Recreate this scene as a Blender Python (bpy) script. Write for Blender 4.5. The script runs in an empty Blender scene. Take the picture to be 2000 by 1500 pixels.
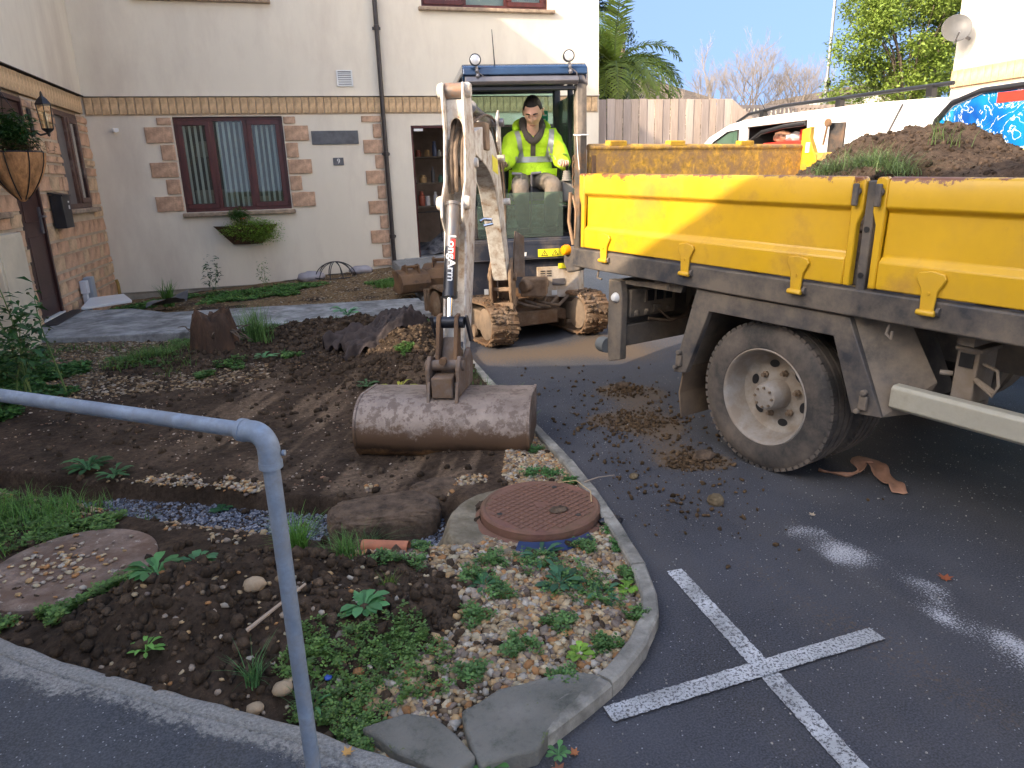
import bpy, bmesh, math, random
import numpy as np
from mathutils import Matrix, Vector
R = math.radians
C = bpy.context.scene.collection
# ------------------------------------------------------------------ camera
cam_d = bpy.data.cameras.new('camera'); cam = bpy.data.objects.new('camera', cam_d); C.objects.link(cam)
bpy.context.scene.camera = cam
cam_d.sensor_width = 36; cam_d.lens = 1390/2000*36; cam_d.clip_end = 600; cam_d.clip_start = .02
p_, r_, y_ = R(16.0), R(1.9), R(15.4)
fw = Vector((math.sin(y_)*math.cos(p_), math.cos(y_)*math.cos(p_), -math.sin(p_)))
rt = Vector((math.cos(y_), -math.sin(y_), 0)); up = rt.cross(fw)
RT = rt*math.cos(r_) - up*math.sin(r_); UP = up*math.cos(r_) + rt*math.sin(r_)
m = Matrix((RT, UP, -fw)).transposed().to_4x4(); m.translation = (0, 0, 1.42)
cam.matrix_world = m
# ------------------------------------------------------------------ light
SUN = Vector((-1.422, -.645, .73)).normalized()
w = bpy.data.worlds.new('World'); bpy.context.scene.world = w; w.use_nodes = True
nt = w.node_tree; nt.nodes.clear()
sky = nt.nodes.new('ShaderNodeTexSky'); sky.sky_type = 'NISHITA'; sky.sun_disc = False
sky.sun_elevation = math.asin(SUN.z); sky.sun_rotation = math.atan2(SUN.x, SUN.y)
sky.air_density = 1.0; sky.dust_density = 10.0; sky.ozone_density = 3.0
bg = nt.nodes.new('ShaderNodeBackground'); bg.inputs[1].default_value = .15
wo = nt.nodes.new('ShaderNodeOutputWorld')
tc_ = nt.nodes.new('ShaderNodeTexCoord'); mp_ = nt.nodes.new('ShaderNodeMapping'); mp_.inputs['Scale'].default_value = (1, 1, .5); mp_.inputs['Location'].default_value = (0, 0, .5)
nm_ = nt.nodes.new('ShaderNodeVectorMath'); nm_.operation = 'NORMALIZE'
nt.links.new(tc_.outputs['Generated'], mp_.inputs[0]); nt.links.new(mp_.outputs[0], nm_.inputs[0]); nt.links.new(nm_.outputs[0], sky.inputs[0])
nt.links.new(sky.outputs[0], bg.inputs[0]); nt.links.new(bg.outputs[0], wo.inputs[0])
sd = bpy.data.lights.new('sun', 'SUN'); sd.energy = 2.0; sd.angle = R(.5); sd.color = (.90, .73, .54)
so = bpy.data.objects.new('sun', sd); C.objects.link(so)
so.rotation_euler = SUN.to_track_quat('Z', 'Y').to_euler()
vs = bpy.context.scene.view_settings
vs.view_transform = 'Standard'; vs.look = 'None'; vs.gamma = 1; vs.exposure = 2.0; vs.use_curve_mapping = False
bpy.context.scene.cycles.max_bounces = 8
bpy.context.scene.cycles.transparent_max_bounces = 12
# ------------------------------------------------------------------ noise
def _h(ix, iy, s):
    n = (ix.astype(np.int64)*374761393 + iy.astype(np.int64)*668265263 + s*974634777) & 0x7fffffff
    n = ((n ^ (n >> 13))*1274126177) & 0x7fffffff
    return ((n ^ (n >> 16)) & 0xffff)/65535.
def vnoise(x, y, s=0):
    x = np.asarray(x, float); y = np.asarray(y, float)
    ix = np.floor(x).astype(np.int64); iy = np.floor(y).astype(np.int64); fx = x-ix; fy = y-iy
    fx = fx*fx*(3-2*fx); fy = fy*fy*(3-2*fy)
    a = _h(ix, iy, s); b = _h(ix+1, iy, s); c = _h(ix, iy+1, s); d = _h(ix+1, iy+1, s)
    return (a*(1-fx)+b*fx)*(1-fy)+(c*(1-fx)+d*fx)*fy
def fbm(x, y, s=0, o=4, g=.5):
    v = 0; a = 1; t = 0
    for k in range(o):
        v = v+a*vnoise(x*2**k+17*k, y*2**k-9*k, s+k); t += a; a *= g
    return v/t-.5
def sst(a, b, x):
    t = np.clip((x-a)/(b-a), 0, 1); return t*t*(3-2*t)
# ------------------------------------------------------------------ materials
MT = {}
def nodes(name):
    m = bpy.data.materials.new(name); m.use_nodes = True; t = m.node_tree
    b = t.nodes['Principled BSDF']; MT[name] = m
    return m, t, b
def N(t, ty, **k):
    n = t.nodes.new(ty)
    for a, v in k.items():
        if a.startswith('i_'):
            key = a[2:]; n.inputs[int(key) if key.isdigit() else key].default_value = v
        else: setattr(n, a, v)
    return n
def ramp(t, src, stops):
    r = t.nodes.new('ShaderNodeValToRGB'); t.links.new(src, r.inputs[0]); e = r.color_ramp.elements
    while len(e) < len(stops): e.new(.5)
    for q, (p, c) in zip(e, stops): q.position = p; q.color = (c, c, c, 1) if isinstance(c, (int, float)) else (*c, 1)
    return r.outputs[0]
def mixc(t, f, a, b, mode='MIX'):
    n = t.nodes.new('ShaderNodeMix'); n.data_type = 'RGBA'; n.blend_type = mode
    for s, i in ((f, 0), (a, 6), (b, 7)):
        if isinstance(s, bpy.types.NodeSocket): t.links.new(s, n.inputs[i])
        elif i == 0: n.inputs[0].default_value = s
        else: n.inputs[i].default_value = (*s, 1)
    return n.outputs[2]
def noise(t, scale, detail=5, rough=.6, vec=None, stretch=None, dist=0):
    n = N(t, 'ShaderNodeTexNoise'); n.inputs['Scale'].default_value = scale; n.inputs['Detail'].default_value = detail
    n.inputs['Roughness'].default_value = rough; n.inputs['Distortion'].default_value = dist
    if vec is None: vec = coords(t, stretch)
    t.links.new(vec, n.inputs['Vector']); return n.outputs[0]
def coords(t, stretch=None):
    k = 'c%s' % (stretch,)
    c = t.nodes.get(k)
    if c is None:
        g = N(t, 'ShaderNodeTexCoord'); c = N(t, 'ShaderNodeMapping'); c.name = k
        c.inputs['Scale'].default_value = stretch or (1, 1, 1); t.links.new(g.outputs['Object'], c.inputs[0])
    return c.outputs[0]
def mat(name, col, rough=.6, metal=0, var=.18, vs=4, bump=.15, bs=60, dirt=None, damt=.5, ds=3, spec=.5, coat=0, stretch=None, chips=None, camt=.7, cs=18):
    m, t, b = nodes(name)
    n1 = noise(t, vs, 6, .65, stretch=stretch)
    dark = tuple(c*(1-var*1.6) for c in col); light = tuple(min(1, c*(1+var)) for c in col)
    c = mixc(t, ramp(t, n1, [(.3, 0), (.7, 1)]), dark, light)
    rr = None
    if dirt:
        n2 = noise(t, ds, 8, .7, stretch=stretch)
        f = ramp(t, n2, [(max(0, .62-damt*.5), 0), (min(1, .82-damt*.4), 1)]); c = mixc(t, f, c, dirt)
        rr = f
    if chips:
        n3 = noise(t, cs, 8, .75); f = ramp(t, n3, [(camt, 0), (camt+.03, 1)]); c = mixc(t, f, c, chips)
    t.links.new(c, b.inputs['Base Color'])
    b.inputs['Roughness'].default_value = rough; b.inputs['Metallic'].default_value = metal
    if rr is not None:
        mr = N(t, 'ShaderNodeMapRange'); mr.inputs[3].default_value = rough; mr.inputs[4].default_value = .9
        t.links.new(rr, mr.inputs[0]); t.links.new(mr.outputs[0], b.inputs['Roughness'])
        if metal:
            mm = N(t, 'ShaderNodeMapRange'); mm.inputs[3].default_value = metal; mm.inputs[4].default_value = 0
            t.links.new(rr, mm.inputs[0]); t.links.new(mm.outputs[0], b.inputs['Metallic'])
    b.inputs['Specular IOR Level'].default_value = spec; b.inputs['Coat Weight'].default_value = coat
    b.inputs['Coat Roughness'].default_value = .15
    if bump:
        n4 = noise(t, bs, 8, .7, stretch=stretch); bp = N(t, 'ShaderNodeBump'); bp.inputs['Strength'].default_value = bump
        bp.inputs['Distance'].default_value = .6/bs; t.links.new(n4, bp.inputs['Height']); t.links.new(bp.outputs[0], b.inputs['Normal'])
    return m
def attrmat(name, rough=.85, bump=.3, bs=120, var=.25, sss=0, trans=0, spec=.3):
    m, t, b = nodes(name)
    a = N(t, 'ShaderNodeAttribute', attribute_name='Col')
    n1 = noise(t, bs*.4, 8, .7)
    c = mixc(t, 1, a.outputs[0], ramp(t, n1, [(.25, 1-var*1.5), (.75, 1+var*.0), ]), 'MULTIPLY')
    t.links.new(c, b.inputs['Base Color']); b.inputs['Roughness'].default_value = rough; b.inputs['Specular IOR Level'].default_value = spec
    if bump:
        n4 = noise(t, bs, 8, .7); bp = N(t, 'ShaderNodeBump'); bp.inputs['Strength'].default_value = bump
        bp.inputs['Distance'].default_value = .6/bs; t.links.new(n4, bp.inputs['Height']); t.links.new(bp.outputs[0], b.inputs['Normal'])
    if trans:
        tr = N(t, 'ShaderNodeBsdfTranslucent'); t.links.new(c, tr.inputs[0]); mx = N(t, 'ShaderNodeMixShader'); mx.inputs[0].default_value = trans
        o = t.nodes['Material Output']; t.links.new(b.outputs[0], mx.inputs[1]); t.links.new(tr.outputs[0], mx.inputs[2]); t.links.new(mx.outputs[0], o.inputs[0])
    return m
def glassmat(name, tint=(.9, .95, .93), refl=1.0, rough=.0, haze=0):
    m, t, b = nodes(name); t.nodes.remove(b)
    tr = N(t, 'ShaderNodeBsdfTransparent'); tr.inputs[0].default_value = (*tint, 1)
    gl = N(t, 'ShaderNodeBsdfGlossy'); gl.inputs['Roughness'].default_value = rough
    fr = N(t, 'ShaderNodeFresnel'); fr.inputs[0].default_value = 1.5
    mu = N(t, 'ShaderNodeMath', operation='MULTIPLY'); mu.inputs[1].default_value = refl; t.links.new(fr.outputs[0], mu.inputs[0])
    mx = N(t, 'ShaderNodeMixShader'); t.links.new(mu.outputs[0], mx.inputs[0]); t.links.new(tr.outputs[0], mx.inputs[1]); t.links.new(gl.outputs[0], mx.inputs[2])
    out = mx.outputs[0]
    if haze:
        df = N(t, 'ShaderNodeBsdfDiffuse'); df.inputs[0].default_value = (.42, .52, .46, 1); m2 = N(t, 'ShaderNodeMixShader'); m2.inputs[0].default_value = haze  # pale green diffuse mix paints a milky reflection into the glass
        t.links.new(out, m2.inputs[1]); t.links.new(df.outputs[0], m2.inputs[2]); out = m2.outputs[0]
    t.links.new(out, t.nodes['Material Output'].inputs[0])
    return m
render_ = mat('cream_render', (.74, .68, .565), .9, var=.045, vs=.9, bump=.35, bs=130, spec=.15, dirt=(.60, .53, .44), damt=.3, ds=.8, stretch=(1, 1, .35))
sandst = mat('sand_stone', (.60, .42, .245), .9, var=.28, vs=9, bump=.7, bs=45, spec=.2)
pinkst = mat('pink_stone', (.56, .37, .25), .9, var=.28, vs=11, bump=.8, bs=50, spec=.2)
rubst = mat('rubble_stone', (.58, .37, .24), .9, var=.35, vs=3.2, bump=.8, bs=40, spec=.2)
rubst2 = mat('buff_rubble_stone', (.60, .43, .27), .9, var=.3, vs=5, bump=.8, bs=40, spec=.2)
mortar = mat('mortar', (.52, .42, .31), .95, var=.12, bump=.5, bs=90, spec=.1)
darkgap = mat('dark_joint', (.05, .04, .035), .9)
plinth = mat('plinth', (.34, .31, .25), .9, var=.2, bump=.4)
brownf = mat('rosewood_frame', (.085, .018, .014), .35, var=.25, vs=14, bump=.05, stretch=(1, 1, .3))
browng = mat('weathered_brown_frame', (.10, .045, .03), .45, var=.3, vs=8, dirt=(.2, .15, .12), damt=.3, ds=6)
doorm = mat('door_brown', (.055, .022, .018), .4, var=.25, vs=5)
sillm = mat('stone_sill', (.36, .27, .19), .9, var=.3, vs=12, bump=.6, bs=60)
blackp = mat('black_plastic', (.02, .02, .022), .4, var=.3, bump=.05)
pipep = mat('downpipe_brown', (.035, .028, .028), .35, var=.3)
whitep = mat('white_plastic', (.75, .75, .73), .4, var=.05, bump=.02)
slate = mat('slate', (.11, .115, .125), .6, var=.25, vs=7, bump=.3)
glass = glassmat('window_glass', (.80, .86, .85), .9)
cabgl = glassmat('green_cab_glass', (.72, .90, .82), 1.0, haze=.06)
cabgl2 = glassmat('milky_sheen_glass', (.68, .86, .78), 1.2, haze=.12)  # lower pane: its milky green reflection is painted in as diffuse colour
blindm = mat('blind_fabric', (.86, .84, .76), .9, var=.05)
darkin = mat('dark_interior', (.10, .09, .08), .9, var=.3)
yellow = mat('yellow_paint', (.66, .385, .010), .42, var=.08, vs=2, bump=.06, bs=40, dirt=(.36, .19, .03), damt=.22, ds=2.2, coat=.3, stretch=(.35, 1, 1), chips=(.14, .045, .018), camt=.72, cs=7)
def rustlip(m):
    t = m.node_tree; b = t.nodes['Principled BSDF']; src = b.inputs['Base Color'].links[0].from_socket
    g = N(t, 'ShaderNodeTexCoord'); sp = N(t, 'ShaderNodeSeparateXYZ'); t.links.new(g.outputs['Object'], sp.inputs[0])
    a = N(t, 'ShaderNodeMath', operation='MULTIPLY_ADD'); a.inputs[1].default_value = -.0323; t.links.new(sp.outputs[1], a.inputs[0]); t.links.new(sp.outputs[2], a.inputs[2])
    n1 = noise(t, 9, 8, .8); q = N(t, 'ShaderNodeMath', operation='MULTIPLY_ADD'); q.inputs[1].default_value = .22; t.links.new(n1, q.inputs[0]); t.links.new(a.outputs[0], q.inputs[2])
    c = mixc(t, ramp(t, q.outputs[0], [(.0, 0), (1, 0)]), src, (.2, .07, .03)); mr = N(t, 'ShaderNodeMapRange'); mr.inputs[1].default_value = 1.503; mr.inputs[2].default_value = 1.510; t.links.new(q.outputs[0], mr.inputs[0])
    c = mixc(t, mr.outputs[0], src, (.20, .075, .03))
    n2 = noise(t, 3.5, 9, .85, stretch=(.6, .6, 2.5)); c = mixc(t, ramp(t, n2, [(.66, 0), (.70, .75)]), c, (.30, .13, .03))
    n3 = noise(t, 2.0, 6, .7); c = mixc(t, ramp(t, n3, [(.45, 0), (.75, .35)]), c, (.40, .24, .08))
    t.links.new(c, b.inputs['Base Color'])
yellow2 = mat('yellow_paint_plain', (.66, .385, .010), .45, var=.1, vs=3, dirt=(.3, .16, .04), damt=.35, ds=6)
rustlip(yellow)
rusty = mat('rusty_yellow', (.72, .42, .05), .85, var=.4, vs=30, bump=.8, bs=60, dirt=(.34, .21, .10), damt=.55, ds=14)
tdark = mat('truck_black', (.035, .037, .045), .55, var=.3, vs=3, bump=.15, bs=50, dirt=(.17, .14, .11), damt=.50, ds=4, chips=(.35, .36, .38), camt=.71, cs=10, stretch=(.5, 1, 1))
tgrey = mat('truck_dusty_grey', (.12, .105, .09), .8, var=.3, vs=5, bump=.25, dirt=(.24, .19, .14), damt=.45, ds=4)
tyre = mat('tyre_rubber', (.045, .043, .042), .8, var=.25, vs=3, bump=.25, bs=90, dirt=(.16, .13, .105), damt=.42, ds=3.5)
rimm = mat('dusty_rim', (.37, .355, .33), .6, .0, var=.2, vs=4, bump=.2, dirt=(.25, .205, .16), damt=.6, ds=6)
galv = mat('painted_guard', (.46, .44, .36), .5, .2, var=.1, vs=6, dirt=(.3, .27, .2), damt=.25)
galvb = mat('galvanised_pipe', (.24, .31, .41), .45, .3, var=.2, vs=9, bump=.18, bs=60, dirt=(.20, .23, .27), damt=.40, ds=22, chips=(.42, .42, .42), camt=.68, cs=40)
exwhite = mat('worn_white_paint', (.70, .67, .61), .5, var=.12, vs=3, bump=.15, dirt=(.30, .19, .11), damt=.34, ds=10, chips=(.14, .06, .03), camt=.655, cs=20)
exdark = mat('excavator_dark_panel', (.028, .033, .05), .45, var=.3, vs=3, dirt=(.17, .13, .09), damt=.25, ds=3)
exblue = mat('cab_blue_gloss', (.02, .05, .11), .12, .2, var=.2, coat=1)
exgrey = mat('cab_grey_trim', (.20, .19, .20), .3, .5, var=.15)
chrome = mat('chrome_rod', (.75, .75, .75), .12, 1, var=.03, bump=0)
cylm = mat('cylinder_grey', (.17, .165, .17), .35, .5, var=.2, dirt=(.20, .15, .11), damt=.3, ds=5)
cyldark = mat('cylinder_dark', (.03, .034, .045), .35, .4, var=.2)
steeld = mat('muddy_steel', (.22, .18, .155), .65, .25, var=.3, vs=8, bump=.4, bs=60, dirt=(.17, .105, .06), damt=.5, ds=7)
rustm = mat('rust_brown', (.30, .17, .085), .85, .1, var=.35, vs=10, bump=.4, dirt=(.09, .055, .035), damt=.5, ds=5)
mudm = mat('track_mud', (.24, .18, .13), .95, var=.3, vs=7, bump=1, bs=35, dirt=(.16, .095, .055), damt=.55, ds=5, spec=.1)
bktm = mat('bucket_steel', (.36, .27, .205), .6, .15, var=.2, vs=2.5, bump=.35, bs=45, dirt=(.085, .05, .03), damt=.6, ds=3.2, chips=(.05, .03, .02), camt=.66, cs=14, stretch=(1, 1, 1.8))
def bucketmat():
    m, t, b = nodes('bucket_steel2'); g = N(t, 'ShaderNodeTexCoord'); sp = N(t, 'ShaderNodeSeparateXYZ'); t.links.new(g.outputs['Object'], sp.inputs[0])
    n1 = noise(t, 5, 8, .7); n2 = noise(t, 16, 8, .75); n3 = noise(t, 3, 6, .7)
    def band(z0, z1, nn, k):   # 1 below z0, 0 above z1, edge broken up by noise
        a = N(t, 'ShaderNodeMath', operation='MULTIPLY_ADD'); a.inputs[1].default_value = k; t.links.new(nn, a.inputs[0]); t.links.new(sp.outputs[2], a.inputs[2])
        mr = N(t, 'ShaderNodeMapRange'); mr.inputs[1].default_value = z0+k*.5; mr.inputs[2].default_value = z1+k*.5; mr.inputs[3].default_value = 1; mr.inputs[4].default_value = 0; t.links.new(a.outputs[0], mr.inputs[0]); return mr.outputs[0]
    c = mixc(t, ramp(t, n1, [(.35, 0), (.65, 1)]), (.21, .165, .135), (.36, .29, .24))
    c = mixc(t, ramp(t, n2, [(.50, 0), (.56, .8)]), c, (.13, .09, .07))
    c = mixc(t, band(.13, .17, noise(t, 7, 9, .8), .45), c, (.125, .075, .045))
    c = mixc(t, band(.02, .06, n1, .15), c, (.055, .034, .022))
    f = mixc(t, 1, ramp(t, n3, [(.45, 0), (.6, 1)]), band(.0, .02, n2, .12), 'MULTIPLY')
    c = mixc(t, f, c, (.36, .20, .09))
    t.links.new(c, b.inputs['Base Color']); b.inputs['Roughness'].default_value = .55; b.inputs['Metallic'].default_value = .1
    bp = N(t, 'ShaderNodeBump'); bp.inputs['Strength'].default_value = .5; bp.inputs['Distance'].default_value = .004; t.links.new(n2, bp.inputs['Height']); t.links.new(bp.outputs[0], b.inputs['Normal'])
    return m
bktm = bucketmat()
hose = mat('hydraulic_hose', (.13, .09, .06), .7, var=.3, vs=20)
vanw = mat('van_white', (.80, .79, .76), .25, var=.03, vs=1, bump=0, coat=.5)
concr = mat('concrete_path', (.40, .40, .385), .9, var=.3, vs=3, bump=.6, bs=90, dirt=(.12, .12, .115), damt=.4, ds=5)
kerbm = mat('kerb_concrete', (.37, .355, .31), .9, var=.3, vs=7, bump=.6, bs=80, dirt=(.10, .10, .085), damt=.35, ds=5)
slabm = mat('mossy_slab', (.35, .34, .30), .95, var=.35, vs=14, bump=1, bs=60, dirt=(.10, .105, .09), damt=.50, ds=7, chips=(.13, .17, .05), camt=.63, cs=11)
covm = mat('manhole_iron', (.26, .125, .095), .8, .1, var=.25, vs=5, bump=.5, bs=90, dirt=(.17, .10, .06), damt=.5, ds=4, chips=(.06, .04, .035), camt=.68)
lidm = mat('worn_concrete_lid', (.34, .265, .215), .95, var=.4, vs=9, bump=1, bs=50, dirt=(.16, .10, .07), damt=.6, ds=6, chips=(.42, .38, .32), camt=.60, cs=22)
haunch = mat('concrete_haunch', (.30, .26, .185), .95, var=.35, vs=8, bump=.9, bs=50, dirt=(.14, .115, .07), damt=.4, ds=6)
terra = mat('terracotta', (.46, .17, .09), .7, var=.2, vs=8, bump=.2)
fabricm = mat('landscape_fabric', (.058, .045, .043), .95, var=.35, vs=12, bump=.5, bs=260)
woodf = mat('grey_fence_wood', (.47, .375, .31), .85, var=.24, vs=7, bump=.4, bs=60, stretch=(1, 1, .12), chips=(.13, .08, .06), camt=.76, cs=5)
woodf2 = mat('grey_fence_wood_two', (.41, .34, .30), .85, var=.24, vs=6, bump=.4, bs=60, stretch=(1, 1, .12), chips=(.13, .08, .06), camt=.74, cs=4)
woodf3 = mat('grey_fence_wood_three', (.53, .44, .38), .85, var=.2, vs=8, bump=.4, bs=60, stretch=(1, 1, .12), dirt=(.3, .26, .23), damt=.3, ds=5)
stumpm = mat('stump_wood', (.12, .065, .038), .95, var=.5, vs=18, bump=1, bs=40, stretch=(1, 1, .25), dirt=(.05, .03, .02), damt=.45)
soilm = attrmat('soil', .95, 1.0, 90, .5, spec=.15)
_t = soilm.node_tree; _b = _t.nodes['Principled BSDF']; _s = _b.inputs['Base Color'].links[0].from_socket
_f = ramp(_t, noise(_t, 70, 8, .85), [(.56, 0), (.66, .8)]); _c = mixc(_t, 1, _s, (2.6, 2.5, 2.4), 'MULTIPLY'); _c = mixc(_t, _f, _s, _c)
_c = mixc(_t, ramp(_t, noise(_t, 32, 8, .8), [(.36, .75), (.46, 0)]), _c, (.02, .014, .010)); _t.links.new(_c, _b.inputs['Base Color'])
pebm = attrmat('pebbles', .7, .2, 150, .3)
leafm = attrmat('leaves', .5, .0, 60, .2, trans=.3, spec=.4)
barkm = mat('bark', (.16, .12, .09), .95, var=.4, vs=8, bump=.8)
skinm = mat('skin', (.66, .38, .28), .5, var=.12, vs=14, bump=.08, bs=90)
hairm = mat('dark_hair', (.018, .012, .009), .6, var=.4, vs=60, bump=.6, bs=180)
hivis = mat('hi_vis_yellow', (.62, .92, .03), .7, var=.1, vs=5, bump=.5, bs=9)
refl = mat('reflective_tape', (.42, .42, .43), .4, .2, var=.1)
hoodm = mat('brown_hoodie', (.105, .085, .075), .95, var=.2, vs=10, bump=.5, bs=20)
trous = mat('muddy_trousers', (.17, .155, .14), .95, var=.35, vs=7, bump=.7, bs=14, dirt=(.24, .19, .14), damt=.4, ds=4)
redm = mat('red_plastic', (.65, .04, .025), .4, var=.1)
cardm = mat('brown_card', (.42, .23, .15), .8, var=.2, vs=6, bump=.2)
coirm = mat('coir_liner', (.50, .26, .11), .95, var=.4, vs=12, bump=1, bs=50, stretch=(1, 1, .5))
orange = mat('orange_lens', (.9, .32, .0), .35, var=.05)
rooft = mat('roof_tiles', (.13, .10, .075), .9, var=.4, vs=6, bump=.5, bs=12, stretch=(1, 1, 3))
woodp = mat('pale_paper', (.7, .66, .6), .8)
cream2 = mat('pale_house_render', (.72, .66, .50), .85, var=.05)
lensm = mat('lamp_lens', (.72, .72, .74), .15, .3, var=.1)
# asphalt
def asphalt(name, base, mix=.55):
    m, t, b = nodes(name)
    a = N(t, 'ShaderNodeAttribute', attribute_name='Col')
    sp = N(t, 'ShaderNodeSeparateColor'); t.links.new(a.outputs[0], sp.inputs[0])
    n1 = noise(t, 2.2, 6, .6); n2 = noise(t, 170, 3, .6); n3 = noise(t, 60, 6, .75); n5 = noise(t, 150, 3, .7)
    c = mixc(t, ramp(t, n1, [(.32, 0), (.68, 1)]), tuple(v*.62 for v in base), tuple(v*1.5 for v in base)); c = mixc(t, ramp(t, noise(t, .9, 6, .7, stretch=(2.2, .7, 1)), [(.45, 0), (.7, .55)]), c, (.095, .085, .072))
    c = mixc(t, ramp(t, n2, [(.40, .0), (.62, .75)]), c, tuple(v*2.4 for v in base))
    vo = N(t, 'ShaderNodeTexVoronoi'); vo.inputs['Scale'].default_value = 75; t.links.new(coords(t), vo.inputs['Vector'])
    vc = N(t, 'ShaderNodeSeparateColor'); t.links.new(vo.outputs['Color'], vc.inputs[0])
    lt = N(t, 'ShaderNodeMath', operation='LESS_THAN'); lt.inputs[1].default_value = .16; t.links.new(vo.outputs['Distance'], lt.inputs[0])
    gt = N(t, 'ShaderNodeMath', operation='GREATER_THAN'); gt.inputs[1].default_value = mix+.22; t.links.new(vc.outputs[0], gt.inputs[0])
    mu = N(t, 'ShaderNodeMath', operation='MULTIPLY'); t.links.new(lt.outputs[0], mu.inputs[0]); t.links.new(gt.outputs[0], mu.inputs[1])
    c = mixc(t, mu.outputs[0], c, (.33, .34, .37))
    # salt mask R, brown mask G, concrete mask B
    def thr(ch, src, col, c, soft=.08):
        ad = N(t, 'ShaderNodeMath', operation='ADD'); t.links.new(sp.outputs[ch], ad.inputs[0]); t.links.new(src, ad.inputs[1])
        return mixc(t, ramp(t, ad.outputs[0], [(.96, 0), (min(1, .96+soft), 1)] if False else [(.78, 0), (.90, 1)]), c, col)
    h = N(t, 'ShaderNodeMath', operation='MULTIPLY'); h.inputs[1].default_value = .75; t.links.new(n5, h.inputs[0])
    c = thr(0, h.outputs[0], (.52, .53, .56), c)
    h2 = N(t, 'ShaderNodeMath', operation='MULTIPLY'); h2.inputs[1].default_value = .8; t.links.new(n3, h2.inputs[0])
    c = thr(1, h2.outputs[0], (.13, .095, .065), c)
    cc_ = mixc(t, ramp(t, noise(t, 95, 6, .8), [(.38, 0), (.62, 1)]), (.15, .15, .145), (.38, .375, .355)); cc_ = mixc(t, ramp(t, noise(t, 5, 5, .7), [(.35, 0), (.7, .6)]), cc_, (.20, .205, .19)); c = thr(2, h2.outputs[0], cc_, c)
    t.links.new(c, b.inputs['Base Color']); b.inputs['Roughness'].default_value = .8; b.inputs['Specular IOR Level'].default_value = .35
    bp = N(t, 'ShaderNodeBump'); bp.inputs['Strength'].default_value = .8; bp.inputs['Distance'].default_value = .004
    t.links.new(n2, bp.inputs['Height']); t.links.new(bp.outputs[0], b.inputs['Normal'])
    return m
asph = asphalt('asphalt', (.043, .045, .053), .62)
asph2 = asphalt('old_asphalt', (.043, .048, .056), .38)
def paintmat():
    m, t, b = nodes('road_paint')
    n1 = noise(t, 120, 4, .7); n2 = noise(t, 6, 3, .6)
    c = mixc(t, ramp(t, n2, [(.35, 0), (.65, 1)]), (.32, .33, .33), (.60, .62, .64))
    c = mixc(t, ramp(t, n1, [(.42, 1), (.50, 0)]), c, (.09, .09, .095))
    t.links.new(c, b.inputs['Base Color']); b.inputs['Roughness'].default_value = .7
    return m
paint = paintmat()
def wrapmat():
    m, t, b = nodes('blue_marbled_wrap')
    n1 = noise(t, 1.1, 3, .5, dist=1.2); n2 = noise(t, 3.2, 5, .6, dist=2.5); n3 = noise(t, 1.6, 2, .5, dist=1.5)
    c = mixc(t, ramp(t, n1, [(.38, 0), (.62, 1)]), (.005, .06, .28), (.01, .30, .62))
    c = mixc(t, ramp(t, n3, [(.56, 0), (.62, 1), ]), c, (.05, .50, .72))
    c = mixc(t, ramp(t, n2, [(.485, 0), (.50, 1), (.515, 0)]), c, (.80, .9, .92))
    t.links.new(c, b.inputs['Base Color']); b.inputs['Roughness'].default_value = .2; b.inputs['Coat Weight'].default_value = .5
    return m
wrap = wrapmat()
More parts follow.
